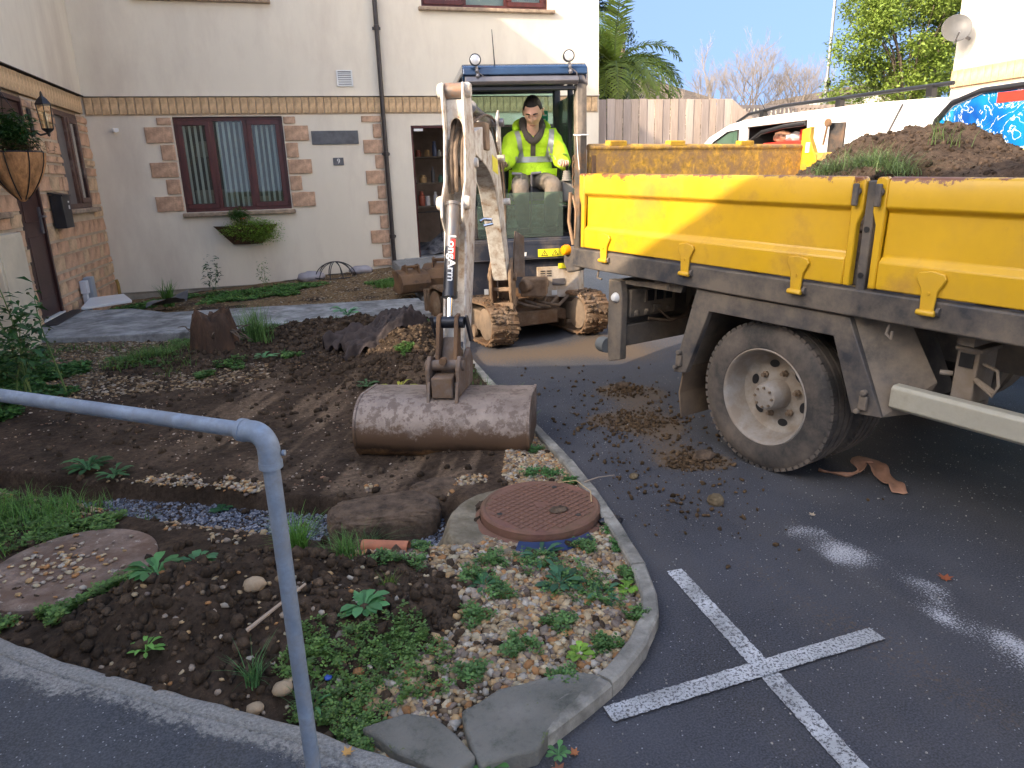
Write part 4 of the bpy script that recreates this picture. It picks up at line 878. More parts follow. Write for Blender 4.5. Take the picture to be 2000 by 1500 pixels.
# ==================================================================== TIPPER TRUCK
def vec(*a): return Vector(a)
TA = vec(-.2946, .9551, .0308).normalized(); TN = vec(-.9556, -.2948, 0).normalized(); TZ = TA.cross(TN)
FT = frame((2.045, 2.769, 0), TA, TN, TZ)
tk = thing('tipper_truck', 'yellow and black tipper truck with drop sides loaded with soil', 'truck', (2.045, 2.769, 0))
def T(): return MB(FT)
def dropside(u0, u1, par, hinges, latch_u):
    b = T(); prof = [(.03, .974), (.062, .974), (.064, 1.080), (.040, 1.105), (.040, 1.270), (.064, 1.287), (.066, 1.375), (.058, 1.396), (.040, 1.402), (.03, 1.396)]
    e = .05; bot = .02
    b.prism([(u0+e, w_, z) for w_, z in prof], (u1-u0-2*e, 0, 0))
    for a, c_, nu in ((u0, u0+e-.001, -1), (u1-e+.001, u1, 1)):
        q = .018
        b.prism([(a+(q if nu < 0 else 0), .03, .974), (c_-(q if nu > 0 else 0), .03, .974), (c_-(q if nu > 0 else 0), .03, 1.22), (c_, .03, 1.27), (c_, .03, 1.385), (c_-.008, .03, 1.40), (a+.008, .03, 1.40), (a, .03, 1.385), (a, .03, 1.27), (a+(q if nu < 0 else 0), .03, 1.22)], (0, .034, 0))
    o = b.build('drop_side', yellow, par, bevel=.006, seg=2)
    for hu in hinges:
        h = T(); h.prism([(hu-.055, .066, 1.045), (hu-.046, .066, 1.064), (hu, .066, 1.073), (hu+.046, .066, 1.064), (hu+.055, .066, 1.045), (hu+.030, .066, 1.0), (hu+.025, .066, .935), (hu+.030, .066, .915), (hu-.030, .066, .915), (hu-.025, .066, .935), (hu-.030, .066, 1.0)], (0, .012, 0)); h.tube([(hu-.034, .078, .918), (hu+.034, .078, .918)], .012, 10)
        hh = h.build('hinge', yellow, o, bevel=.004)
        T().tube([(hu, .076, .99), (hu, .083, .99)], .006, 8).build('rivet', yellow, hh)
        T().tube([(hu-.045, .062, .925), (hu-.032, .062, .925)], .016, 8).build('hinge_bolt', tdark, hh)
    for lu in latch_u:
        T().tube([(lu, .064, 1.345), (lu, .082, 1.345)], .017, 10).box(lu-.012, lu+.012, .075, .09, 1.29, 1.375).build('latch', tdark, o, bevel=.005)
    return o
dropside(-.350, 1.432, tk, [1.187, .553, -.095], [-.325])
dropside(-2.3, -.392, tk, [-.657, -1.35, -2.0], [-.418])
b = T(); b.box(-.391, -.351, .0, .05, .85, 1.385); b.prism([(-.42, .0, .975), (-.32, .0, .975), (-.352, .0, 1.2), (-.39, .0, 1.2)], (0, .028, 0)); p = b.build('middle_post', tdark, tk, bevel=.006)
for z in (1.02, 1.20): T().lathe([(.012, 0), (.012, .003), (0, .003)], (-.371, .05, z), (0, 1, 0), 10).build('bolt_hole', blackp, p)
b = T(); b.prism([(-2.4, .01, .848), (-2.4, .055, .85), (-2.4, .062, .962), (-2.4, .01, .966)], (3.90, 0, 0)); b.build('side_rail', tdark, tk, bevel=.008)
T().box(-2.4, 1.50, -2.05, .009, .90, .955).build('bed_floor', rusty, tk)
T().box(-2.4, 1.45, -2.0, .005, .86, .897).build('bed_underframe', tdark, tk)
for u in (-2.0, -1.4, -.8, .2, .8): T().box(u, u+.06, -1.95, -.02, .80, .858).build('cross_bearer', tgrey, tk)
# rear corner post, rope and marker lamp
T().box(1.445, 1.495, .0, .052, .86, 1.615).build('rear_post', mat('post_steel', (.085, .075, .065), .7, .1, var=.4, vs=9, dirt=(.28, .15, .06), damt=.4, ds=6), tk, bevel=.006)
T().prism([(1.44, .0, .83), (1.56, .0, .80), (1.60, .0, .86), (1.60, .0, .96), (1.50, .0, .97), (1.44, .0, .97)], (0, .05, 0)).build('rear_corner_plate', tdark, tk, bevel=.01)
T().lathe([(.0, .062), (.026, .058), (.032, .045), (.032, .02), (0, .02)], (1.553, .03, .945), (0, 1, 0), 20).build('marker_lamp', orange, tk, smooth=40)
T().tube([(1.44, .056, 1.612), (1.50, .056, 1.616), (1.502, -.002, 1.616), (1.44, -.004, 1.614), (1.44, .056, 1.612)], .004, 6).tube([(1.47, .056, 1.61), (1.45, .062, 1.5), (1.43, .066, 1.42)], .0022, 5).build('rope', whitep, tk, smooth=True)
pr = T()
for k in range(5):
    cpt = vec(1.50, .05, 1.48-.035*k); pts = [cpt+vec(0, .012*math.cos(a), .022*math.sin(a)) if k % 2 else cpt+vec(.012*math.cos(a), 0, .022*math.sin(a)) for a in [2*math.pi*i/10 for i in range(11)]]
    pr.tube(pts, .0042, 5, cap=False)
pr.build('chain', rustm, tk, smooth=True)
T().tube([(1.52, .06, 1.29), (1.54, .055, 1.12), (1.50, .05, .98)], .011, 8).tube([(1.52, .045, 1.28), (1.47, .055, 1.18), (1.48, .055, 1.02)], .007, 8).build('tailgate_lever', mat('worn_lever', (.30, .19, .11), .6, .2, var=.3), tk, smooth=True)
# tailgate
b = T(); b.box(1.455, 1.485, -2.03, -.03, .97, 1.54); b.tube([(1.47, -2.03, 1.54), (1.47, -.03, 1.545)], .022, 10); tg = b.build('tailgate', rusty, tk, bevel=.006)
for w_ in (-.25, -.75, -1.42): T().box(1.45, 1.50, w_-.07, w_+.07, 1.548, 1.585).build('tailgate_tab', yellow2, tg, bevel=.008)
T().prism([(1.44, -.035, .97), (1.40, -.035, .97), (1.44, -.035, 1.50)], (0, -.03, 0)).build('tailgate_stay', rustm, tk)
# far side
b = T(); b.box(-2.3, 1.36, -2.08, -2.04, .97, 1.50); fd = b.build('drop_side', rusty, tk, bevel=.006); fd['label'] = 'rusty far drop side'
b = T(); b.prism([(1.36, -2.03, 1.0), (1.47, -2.03, 1.0), (1.47, -2.03, 1.66), (1.40, -2.03, 1.68), (1.40, -2.03, 1.60), (1.30, -2.03, 1.40)], (0, -.05, 0)); b.build('far_rear_post', yellow2, tk, bevel=.006)
T().box(1.39, 1.42, -2.029, -2.02, 1.50, 1.57).build('reflector', whitep, tk)
T().lathe([(.022, 0), (.03, .01), (.022, .02)], (1.28, -2.06, 1.70), (0, 1, 0), 14).tube([(1.28, -2.05, 1.69), (1.3, -2.05, 1.55)], .008, 6).build('tie_ring', rustm, tk, smooth=True)
# mudguard
b = T(); outer = [(.63, .375), (.50, .842), (-.335, .842), (-.53, .455), (-.40, .44), (-.275, .750), (.41, .742), (.54, .39)]
b.prism([(u, .0, z) for u, z in outer], (0, .035, 0)); mg = b.build('mudguard', tdark, tk, bevel=.004)
b = T(); pl_ = [(.62, .39), (.495, .835), (-.335, .835), (-.52, .46)]; pi_ = [(.60, .39), (.475, .815), (-.315, .815), (-.50, .47)]
for (a, c_), (a2, c2) in zip(zip(pl_[:-1], pl_[1:]), zip(pi_[:-1], pi_[1:])): b.prism([(a[0], -.002, a[1]), (c_[0], -.002, c_[1]), (c2[0], -.002, c2[1]), (a2[0], -.002, a2[1])], (0, -.56, 0))
b.build('mudguard_top', tgrey, tk)
b = T(); b.prism([(-.335, .0, .842), (-.53, .02, .455), (-.60, -.10, .47), (-.64, -.14, .60), (-.50, -.12, .842)], (0, .004, .006)); b.build('mudguard_skirt', tgrey, tk)
for (u, z) in ((-.45, .50), (.585, .45)): T().box(u-.018, u+.018, .036, .052, z-.03, z+.03).tube([(u, .036, z+.045), (u, .06, z+.045)], .014, 8).tube([(u+.02, .036, z-.04), (u+.02, .06, z-.04)], .012, 8).build('clamp', tgrey, tk, bevel=.004)
b = T(); b.prism([(.60, -.01, .40), (.625, -.01, .25), (.60, -.01, .115), (.592, -.01, .115), (.615, -.01, .25), (.590, -.01, .40)], (0, -.5, 0)); b.build('mud_flap', mat('mud_flap_rubber', (.08, .065, .055), .9, var=.3, dirt=(.2, .14, .09), damt=.5), tk)
# wheels
def wheel(w0, par, front=True):
    WR = .368; cu, cz = .083, .367
    wt = thing('wheel', None, None, (0, 0, 0)); del wt['_o']; wt['_o'] = par['_o']; wt.parent = par
    prof = [(.232, -.012), (.245, .0), (.29, .004), (.335, -.002), (.357, -.014), (.366, -.026), (.368, -.050), (.360, -.052), (.360, -.060), (.368, -.062), (.369, -.092), (.360, -.094), (.360, -.102), (.369, -.104), (.369, -.136), (.360, -.138), (.360, -.146), (.368, -.148), (.366, -.176), (.355, -.192), (.33, -.204), (.28, -.208), (.232, -.195)]
    t = T().lathe(prof, (cu, w0, cz), (0, 1, 0), 72, False); ty = t.build('tyre', tyre, wt, smooth=30)
    b = T()
    for k in range(60):
        a = 2*math.pi*k/60; M = Matrix.Translation((cu, w0, cz)) @ Matrix.Rotation(a, 4, (0, 1, 0))
        b.box(-.0135, .0135, -.038, -.012, .350, .3695, M)
    for v in b.v: pass
    lg = b.build('shoulder_lugs', tyre, ty, bevel=.0); lg['kind'] = 'stuff'
    if front:
        r = T().lathe([(.236, -.012), (.241, -.002), (.236, .002), (.228, -.004), (.222, -.018), (.214, -.04), (.208, -.075), (.196, -.110), (.170, -.125), (.120, -.128), (.098, -.118), (.0, -.118)], (cu, w0, cz), (0, 1, 0), 64, False); rm = r.build('rim', rimm, wt, smooth=35)
        for k in range(6):
            a = 2*math.pi*(k+.25)/6; c0 = vec(cu+.148*math.cos(a), w0-.1275, cz+.148*math.sin(a))
            b = T(); o = []; 
            for j in range(16): t_ = 2*math.pi*j/16; e1 = vec(math.cos(a), 0, math.sin(a)); e2 = vec(-math.sin(a), 0, math.cos(a)); o.append(c0+e1*.019*math.cos(t_)+e2*.028*math.sin(t_)+vec(0, .0035, 0))
            b.prism(o, (0, .0012, 0)).build('hand_hole', blackp, rm)
            a2 = a+math.pi/6; c1 = vec(cu+.112*math.cos(a2), w0-.122, cz+.112*math.sin(a2))
            T().lathe([(.017, 0), (.017, .014), (.010, .016), (.010, .034), (0, .034)], c1, (0, 1, 0), 6).build('wheel_nut', mat('rusty_nut', (.22, .16, .11), .8, .2) if 'rusty_nut' not in MT else MT['rusty_nut'], rm)
        hb_ = T().lathe([(.075, -.118), (.072, -.085), (.068, -.03), (.060, -.012), (.050, -.008), (0, -.008)], (cu, w0, cz), (0, 1, 0), 32).build('hub', rimm, wt, smooth=30)
        for k in range(8):
            a = 2*math.pi*k/8; T().tube([(cu+.048*math.cos(a), w0-.010, cz+.048*math.sin(a)), (cu+.048*math.cos(a), w0-.0, cz+.048*math.sin(a))], .0065, 6).build('hub_bolt', MT['rusty_nut'], hb_)
    else: T().lathe([(.235, -.02), (.15, -.10), (0, -.10)], (cu, w0, cz), (0, 1, 0), 32, False).build('rim', rimm, wt)
wheel(-.012, tk); wheel(-.262, tk, False)
tk2 = MB(FT).tube([(.083, -.4, .367), (.083, -1.7, .367)], .07, 14).ball((.083, -1.0, .367), .17, 16).build('axle', tgrey, tk, smooth=True)
for w_ in (-1.55, -1.78): T().lathe([(.235, 0), (.34, .0), (.368, -.03), (.368, -.18), (.33, -.21), (.235, -.2), (0, -.1)], (.083, w_, .367), (0, 1, 0), 40).build('far_tyre', tyre, tk, smooth=35)
for w_ in (-.62, -1.42): T().box(-3.2, 1.15, w_-.035, w_+.035, .58, .80).build('chassis_rail', tgrey, tk)
T().box(-1.4, -.78, -.98, -.7, .33, .62).build('battery_box', tgrey, tk, bevel=.02)
T().lathe([(0, 0), (.17, .02), (.17, .62), (0, .64)], (-1.5, -1.2, .48), (1, 0, 0), 20).build('air_tank', tgrey, tk, smooth=35)
# jack style bracket in front of the wheel
b = T(); b.box(-.79, -.71, -.25, -.10, .50, .775); b.box(-.80, -.70, -.26, -.095, .76, .778); br = b.build('underbody_bracket', mat('bracket_primer', (.30, .26, .22), .7, var=.25, dirt=(.2, .15, .1), damt=.4), tk, bevel=.006)
T().box(-.775, -.725, -.099, -.094, .70, .755).build('bracket_slot', blackp, br)
T().tube([(-.80, -.12, .72), (-.86, -.10, .71), (-.88, -.08, .66), (-.87, -.07, .62), (-.80, -.09, .655)], .006, 6).tube([(-.79, -.10, .66), (-.87, -.08, .63)], .011, 8).tube([(-.70, -.12, .66), (-.66, -.10, .66)], .010, 8).build('bracket_handle', MT['bracket_primer'], br, smooth=True)
T().prism([(-.545, -.0, .497), (-.545, .012, .497), (-.545, .026, .51), (-.545, .026, .585), (-.545, .012, .598), (-.545, -.03, .598), (-.545, -.03, .497)], (-1.9, 0, 0)).build('side_guard', galv, tk, bevel=.004)
T().box(-.8, -.75, -.2, -.031, .50, .56).build('guard_bracket', tgrey, tk)
T().tube([(-.50, .02, .845), (-.50, .035, .80), (-.53, .05, .79), (-.53, .05, .82)], .006, 6).tube([(1.30, .01, .85), (1.30, .02, .80), (1.26, .02, .795)], .006, 6).tube([(.72, .01, .85), (.72, .02, .81)], .007, 6).build('rope_hook', tgrey, tk, smooth=True)['kind'] = 'stuff'
# rear underrun beam and light cluster seen from inside
b = T(); b.prism([(1.10, .0, .33), (1.20, .0, .30), (1.22, .0, .38), (1.22, .0, .80), (1.12, .0, .80), (1.10, .0, .72)], (0, -.05, 0)); b.build('rear_end_plate', tgrey, tk, bevel=.006)
T().box(1.12, 1.20, -1.98, -.051, .40, .53).build('underrun_beam', tgrey, tk, bevel=.008)
T().box(1.165, 1.19, -1.9, -.051, .53, .80).build('lamp_board', tdark, tk)
lc_ = T().box(1.10, 1.164, -.44, -.07, .575, .745).build('lamp_cluster_back', tgrey, tk, bevel=.008)
for k in range(4): T().box(1.090, 1.10, -.42+.075*k, -.405+.075*k, .66, .735).build('rib', tgrey, lc_)
for k in range(3): T().box(1.088, 1.0995, -.398+.075*k, -.352+.075*k, .665, .73).build('recess', blackp, lc_)
for (w_, z) in ((-.12, .60), (-.20, .60), (-.38, .60)): T().ball((1.098, w_, z), .022, 10, (.6, 1, 1)).build('lamp_boss', tgrey, lc_, smooth=True)
T().box(1.085, 1.0995, -.31, -.25, .595, .64).build('lamp_plug', tgrey, lc_, bevel=.004)
T().tube([(1.08, -.2, .56), (1.05, -.35, .53), (1.06, -.5, .55), (1.1, -.6, .66), (1.1, -.62, .75)], .010, 7).tube([(1.09, -.28, .61), (1.05, -.35, .545), (1.05, -.55, .53), (1.0, -.62, .60)], .007, 6).build('wiring', hose, tk, smooth=True)
T().lathe([(0, .03), (.018, .025), (.028, .01), (.03, 0)], (1.15, .0, .70), (0, 1, 0), 16).build('side_reflector', whitep, tk, smooth=40)
T().lathe([(0, .075), (.042, .07), (.048, .05), (.046, 0), (.0, 0)], (1.215, .0, .395), (1, 0, 0), 20).build('rubber_buffer', mat('buffer', (.16, .17, .17), .7), tk, smooth=40)
T().prism([(.62, .0, .845), (1.12, -.04, .80), (1.12, -.04, .78), (.64, .0, .80)], (0, -.03, 0)).build('tail_bracket', tgrey, tk)
# soil in the bed: its own heap
def heap(name, fr, u0, u1, w0, w1, hf, nu, nw, m, cf=None):
    U, W = np.meshgrid(np.linspace(u0, u1, nu), np.linspace(w0, w1, nw)); Zz = hf(U, W); P = np.stack([U.ravel(), W.ravel(), Zz.ravel()], 1)
    M3 = np.array(fr.to_3x3()); P = P @ M3.T+np.array(fr.translation); id_ = np.arange(U.size).reshape(U.shape)
    Ff = np.stack([id_[:-1, :-1], id_[:-1, 1:], id_[1:, 1:], id_[1:, :-1]], -1).reshape(-1, 4)
    n1 = (fbm(U*5, W*5, 61, 4)+.5)[..., None]; c = np.array([.06, .042, .032])*(1-n1)+np.array([.17, .12, .085])*n1
    return rawmesh(name, P, Ff, m, (cf(c, U, W) if cf else c).reshape(-1, 3), True)
def bedh(u, w_):
    h = .95+.50*sst(.30, -.20, u)*np.exp(-((w_+1.1)/.75)**4)+.47*np.exp(-((u-.22)/.33)**2-((w_+1.2)/.5)**2)+.38*np.exp(-((u-.62)/.42)**2-((w_+1.05)/.6)**2)
    return np.minimum(h, 1.9)+.10*fbm(u*6, w_*6, 62, 4, .6)+.03*fbm(u*25, w_*25, 63, 3, .6)
tag(heap('soil_load', FT, -2.28, 1.42, -2.02, .02, bedh, 220, 130, soilm), 'dark dug soil heaped in the back of the yellow truck', 'soil')
def bedpt(u, w_, dz=0): return FT @ vec(u, w_, float(bedh(np.array([u]), np.array([w_]))[0])+dz)
pts = []
for k in range(60):
    u = RG.uniform(-.22, .22); w_ = RG.uniform(-.62, -.40)
    p_ = FT @ vec(u, w_, 1.36+.07*math.cos((u)/.22*1.3)); pts.append(tuple(p_))
tag(grass('grass_clump', pts, 900, .13, (.17, .26, .10), .03, .0018, lean=3.0), 'uprooted clump of long green grass lying on the soil in the truck', 'grass')
pts = [tuple(bedpt(u, w_, .0)) for u, w_ in ((-.12, -.85), (-.17, -.9), (-.10, -.9))]
tag(grass('weed_sprig', pts, 40, .20, (.14, .22, .07), .04, .0016, lean=1.2), 'straggly weed sprig sticking up on the highest soil in the truck', 'weed')
# ==================================================================== MINI EXCAVATOR
ex = thing('mini_excavator', 'white and dark blue mini digger with its arm reaching to a wide muddy bucket', 'excavator', (1.95, 6.6, 0))
FTk = frame((2.02, 5.86, 0), (.985, .17, 0), (-.17, .985, 0)); FCb = frame((1.93, 6.38, 0), (.9915, -.13, 0), (.13, .9915, 0))
aa = R(23.0); FA = frame((1.622, 6.046, 0), (math.cos(aa), -math.sin(aa), 0), (math.sin(aa), math.cos(aa), 0))
def K(): return MB(FTk)
def U(): return MB(FCb)
def A(): return MB(FA)
def track(xc):
    L, r = 1.50, .185; w_ = .128; path = []
    y0, y1, zc = .21, .21+L-.42+.21, .21
    n = 14
    for i in range(n+1): a = math.pi/2+math.pi*i/n; path.append((y0+math.cos(a)*r, zc+math.sin(a)*r))
    for i in range(1, 16): path.append((y0+(y1-y0)*i/16, zc-r))
    for i in range(n+1): a = -math.pi/2+math.pi*i/n; path.append((y1+math.cos(a)*r, zc+math.sin(a)*r))
    for i in range(1, 16): path.append((y1-(y1-y0)*i/16, zc+r-.012*math.sin(math.pi*i/16)))
    t = thing('track', None, None); del t['_o']; t['_o'] = ex['_o']; t.parent = ex
    b = K(); k = len(path); th = .018; vv = []; ff = []
    for i, (y, z) in enumerate(path):
        a, c_ = path[i-1], path[(i+1) % k]; d = vec(c_[0]-a[0], c_[1]-a[1]).normalized(); nx, nz = d.y, -d.x
        for (dx, o) in ((-w_, -th), (-w_, 0), (-w_*.8, .006), (w_*.8, .006), (w_, 0), (w_, -th)): vv.append((xc+dx, y+nx*o, z+nz*o))
    for i in range(k):
        for j in range(6): ff.append([i*6+j, i*6+(j+1) % 6, ((i+1) % k)*6+(j+1) % 6, ((i+1) % k)*6+j])
    b.add(vv, ff).build('rubber_belt', mudm, t, smooth=40)
    b = K(); per = [0]
    for i in range(k): per.append(per[-1]+math.dist(path[i], path[(i+1) % k]))
    nl = 46; rr = random.Random(9)
    for q in range(nl):
        s = per[-1]*q/nl; i = max(j for j in range(k) if per[j] <= s+1e-9); f = (s-per[i])/(per[i+1]-per[i]); p0, p1 = path[i], path[(i+1) % k]
        y = p0[0]+(p1[0]-p0[0])*f; z = p0[1]+(p1[1]-p0[1])*f; d = vec(p1[0]-p0[0], p1[1]-p0[1]).normalized(); ang = math.atan2(d.y, d.x)
        M = Matrix.Translation((xc, y, z)) @ Matrix.Rotation(ang, 4, (1, 0, 0))
        s1 = 1 if q % 2 else -1
        hh = .015
        for (xa, xb, sk) in ((-.127, -.008, .0), (.008, .127, .03)):
            b.add([M @ vec(*p) for p in [(xa, -.018+sk*.5, 0), (xb, -.018+sk, 0), (xb, .018+sk, 0), (xa, .018+sk*.5, 0), (xa+.004, -.012+sk*.5, -hh), (xb-.004, -.012+sk, -hh), (xb-.004, .012+sk, -hh), (xa+.004, .012+sk*.5, -hh)]], [(0, 1, 2, 3), (4, 7, 6, 5), (0, 4, 5, 1), (1, 5, 6, 2), (2, 6, 7, 3), (3, 7, 4, 0)])
    g = b.build('track_lugs', mudm, t, bevel=.004); g['kind'] = 'stuff'
    K().box(xc-.085, xc+.085, y0+.08, y1-.08, .12, .30).build('track_frame', mat('track_frame', (.10, .08, .065), .9, var=.3, dirt=(.22, .16, .11), damt=.5) if 'track_frame' not in MT else MT['track_frame'], t, bevel=.01)
    for sx in (-1, 1):
        K().lathe([(.14, 0), (.14, .012), (.10, .02), (.06, .03), (0, .03)], (xc+sx*.10, y0, zc), (sx, 0, 0), 24).build('idler_wheel', MT['track_frame'], t, smooth=35)
        K().lathe([(.14, 0), (.14, .012), (.09, .04), (0, .05)], (xc+sx*.10, y1, zc), (sx, 0, 0), 16).build('drive_sprocket', mudm, t, smooth=35)
        for j in range(3): K().lathe([(.06, 0), (.06, .02), (0, .025)], (xc+sx*.09, y0+.3+j*.27, .10), (sx, 0, 0), 14).build('roller', mudm, t, smooth=35)
    # caked mud lumps
track(-.46); track(.47)
TRK = [o for o in ex.children if o.name.startswith('track')]
b = K(); b.box(-.30, .31, .45, 1.15, .17, .36); b.prism([(-.3, .25, .14), (.18, .25, .14), (.18, .25, .27), (-.26, .25, .28)], (0, .22, 0)); b.prism([(.181, .27, .17), (.31, .33, .14), (.31, .5, .14), (.181, .48, .17)], (0, 0, .10)); b.build('undercarriage', mudm, ex, bevel=.012)
K().lathe([(.30, 0), (.30, .09), (.26, .10)], (0, .85, .355), (0, 0, 1), 28).build('slew_ring', mudm, ex, smooth=35)
b = K()
for k in range(3): b.tube([(-.22+.1*k, .30+.02*k, .36), (-.15+.1*k, .24, .33), (-.02+.1*k, .24, .30), (.10+.12*k, .34, .36)], .016, 8)
b.build('hydraulic_hoses', hose, ex, smooth=True)
K().box(-.6, .6, 1.72, 1.78, .06, .34).build('dozer_blade', mudm, ex, bevel=.01)
for xx in (-.3, .3): K().box(xx-.03, xx+.03, 1.1, 1.72, .16, .22).build('blade_arm', mudm, ex)
# house of the machine
b = U(); poly = [(-.55, .02), (.42, .0), (.52, .03), (.58, .12), (.60, 1.55), (.45, 1.78), (-.40, 1.78), (-.55, 1.55)]
b.prism([(x, y, .375) for x, y in poly], (0, 0, .34)); b.build('lower_body', exdark, ex, bevel=.02)
b = U(); b.prism([(.10, -.03, .365), (.40, -.03, .345), (.50, .01, .345), (.57, .10, .36), (.575, .10, .60), (.50, .0, .60), (.40, -.035, .60), (.20, -.035, .60)], (0, .02, 0)); 
b = U(); b.prism([(.10, -.025, .36), (.46, -.025, .335), (.50, -.01, .345), (.50, -.01, .63), (.10, -.025, .63)], (0, .035, 0)); b.prism([(.50, -.012, .345), (.575, .08, .36), (.612, .50, .38), (.612, .50, .62), (.585, .08, .63), (.50, -.012, .63)], (-.01, .012, 0)); cp = b.build('skirt_panel', mat('skirt_white', (.55, .50, .44), .5, var=.1, dirt=(.35, .25, .15), damt=.45, ds=5), ex, bevel=.006)
for k in range(3):
    for j in range(2): U().box(.13+j*.06, .175+j*.06, -.030, -.0255, .545+k*.022, .553+k*.022).build('vent_slot', blackp, cp)
U().box(.24, .36, -.031, -.026, .46, .52).build('name_badge', exgrey, cp, bevel=.002)
U().box(.235, .285, -.030, -.0255, .365, .41).build('sticker', whitep, cp)
U().box(-.40, -.36, -.008, -.001+.003, .40, .45).build('sticker', whitep, ex)
b = U(); b.prism([(-.55, -.01, .70), (-.20, -.03, .70), (-.05, -.06, .72), (.40, -.06, .70), (.50, -.03, .70), (.55, .0, .70), (.55, 0, .88), (.40, -.02, .90), (-.1, -.02, .90), (-.55, .0, .90)], (0, .9, 0)); b.build('cab_base_panel', exdark, ex, bevel=.015)
for z in (.713, .876): U().box(-.53, .53, -.064, -.061, z, z+.006).build('trim_line', exgrey, ex)
ys_ = mat('warning_yellow', (.85, .75, .03), .5, var=.03)
st = U().box(.105, .395, -.066, -.061, .73, .80).build('warning_label', ys_, ex)
for xx in (.165, .265): U().prism([(xx-.032, -.068, .738), (xx+.032, -.068, .738), (xx, -.068, .79)], (0, .0015, 0)).build('warning_triangle', blackp, st); U().prism([(xx-.023, -.070, .744), (xx+.023, -.070, .744), (xx, -.070, .78)], (0, .0015, 0)).build('warning_triangle_fill', ys_, st); U().box(xx-.003, xx+.003, -.0715, -.0705, .75, .768).build('warning_mark', blackp, st)
U().box(.30, .405, -.030, -.0255, .612, .66).build('warning_label', ys_, ex)
U().prism([(-.045, -.064, .74), (-.005, -.064, .745), (-.0, -.064, .78), (-.03, -.064, .775)], (0, .002, 0)).build('sticker', whitep, ex)
# cab: pillars, roof, glass
cab = U(); zb, zt = .90, 2.308
def pil(b, x0, x1, y0, y1, z0=zb, z1=zt): b.box(x0, x1, y0, y1, z0, z1)
pl1 = U(); pil(pl1, -.50, -.435, .0, .06, .9, 2.205); cabp = pl1.build('cab_pillar', exdark, ex, bevel=.012)
pl1 = U(); pl1.prism([(.49, .01, .62), (.55, .01, .62), (.60, .06, .62), (.60, .12, .62), (.49, .12, .62)], (0, 0, 1.6)); pl1.build('cab_pillar', mat('pillar_dirty', (.14, .125, .11), .5, .2, var=.3, vs=6, dirt=(.3, .24, .18), damt=.4), ex, bevel=.015)
for (x0, x1, y0, y1) in ((-.50, -.44, .62, .70), (-.50, -.44, 1.16, 1.24), (.53, .60, 1.16, 1.24), (.55, .60, .58, .63)):
    q = U(); pil(q, x0, x1, y0, y1); q.build('cab_pillar', exdark, ex, bevel=.01)
q = U(); q.box(-.44, .54, 1.18, 1.23, 1.15, 1.22); q.box(-.44, .54, 1.18, 1.23, 2.27, 2.31); q.build('rear_window_rail', exdark, ex)
q = U(); q.box(-.437, .49, .004, .05, 2.165, 2.203); q.build('front_header', blackp, ex, bevel=.008)
q = U(); q.prism([(-.49, -.03, 2.21), (-.49, -.055, 2.235), (-.49, -.045, 2.275), (-.49, .0, 2.285), (-.49, .03, 2.21)], (.99, 0, 0)); q.build('roof_gutter', exgrey, ex, bevel=.006)
q = U(); q.prism([(-.51, -.035, 2.288), (-.51, -.02, 2.35), (-.51, .05, 2.385), (-.51, 1.15, 2.39), (-.51, 1.27, 2.34), (-.51, 1.27, 2.31), (-.51, .07, 2.31), (-.51, .035, 2.21), (-.51, .005, 2.288)], (1.10, 0, 0)); q.build('cab_roof', exblue, ex, bevel=.035, seg=4)
q = U(); q.prism([(.50, .0, 2.23), (.56, .0, 2.23), (.615, .06, 2.2), (.615, .12, 2.2), (.52, .1, 2.2)], (0, 0, .13)); q.build('roof_corner', exgrey, ex, bevel=.02)
U().box(-.432, .36, .018, .024, .905, 1.305).build('lower_windscreen', cabgl2, ex)
U().box(-.44, .53, 1.20, 1.206, 1.22, 2.27).build('rear_window', cabgl, ex)
U().box(-.474, -.468, .06, .62, .95, 2.18).build('side_window', cabgl, ex)
U().box(-.474, -.468, .70, 1.16, 1.2, 2.18).build('side_window', cabgl, ex)
U().box(.575, .58, .12, 1.16, 1.15, 2.18).build('side_window', cabgl, ex)
q = U(); q.box(-.47, .56, .10, 1.2, .90, .93); q.build('cab_floor', blackp, ex)
U().box(-.5, .6, 1.0, 1.75, .70, 1.16).build('engine_cover', exwhite, ex, bevel=.04)
U().box(.52, .60, .13, 1.0, .70, 1.14).build('door_panel', exdark, ex, bevel=.01)
# green sign in the rear window
gs = U().box(.40, .47, 1.192, 1.198, 1.86, 2.10).build('green_label', mat('exit_green', (.0, .28, .14), .5), ex)
for k in range(5): U().box(.415+.006*(k % 2), .445+.01*(k % 3), 1.189, 1.1915, 1.88+.042*k, 1.895+.042*k).build('label_mark', whitep, gs)
# seat
st_ = thing('seat', None, None); del st_['_o']; st_['_o'] = ex['_o']; st_.parent = ex
U().box(-.06, .42, .36, .85, 1.22, 1.34).build('cushion', blackp, st_, bevel=.04)
U().box(-.05, .41, .80, .92, 1.30, 1.86).build('backrest', blackp, st_, bevel=.04)
for (x0, x1, nm) in ((.40, .52, 'right_console'), (-.26, -.14, 'left_console')):
    co = U().box(x0, x1, .20, .75, 1.20, 1.40).build('console', mat('console_grey', (.30, .28, .26), .6), ex, bevel=.02)
    xm = (x0+x1)/2
    for k in range(5): U().lathe([(.045-.003*k, 0), (.045-.003*k, .010), (.036-.003*k, .016)], (xm-.02, .20, 1.40+.018*k), (0, -.1, 1), 14).build('gaiter', MT['console_grey'], co, smooth=35)
    U().tube([(xm-.02, .19, 1.47), (xm-.02, .17, 1.56)], [.012, .02], 10).build('joystick', blackp, co, smooth=True)
for xx in (.0, .09):
    U().tube([(xx, .22, .93), (xx, .13, 1.25), (xx, .10, 1.47)], .010, 8).tube([(xx, .10, 1.468), (xx+(-.09 if xx < .05 else .09), .10, 1.475)], .013, 8).build('travel_lever', exgrey, ex, smooth=True)
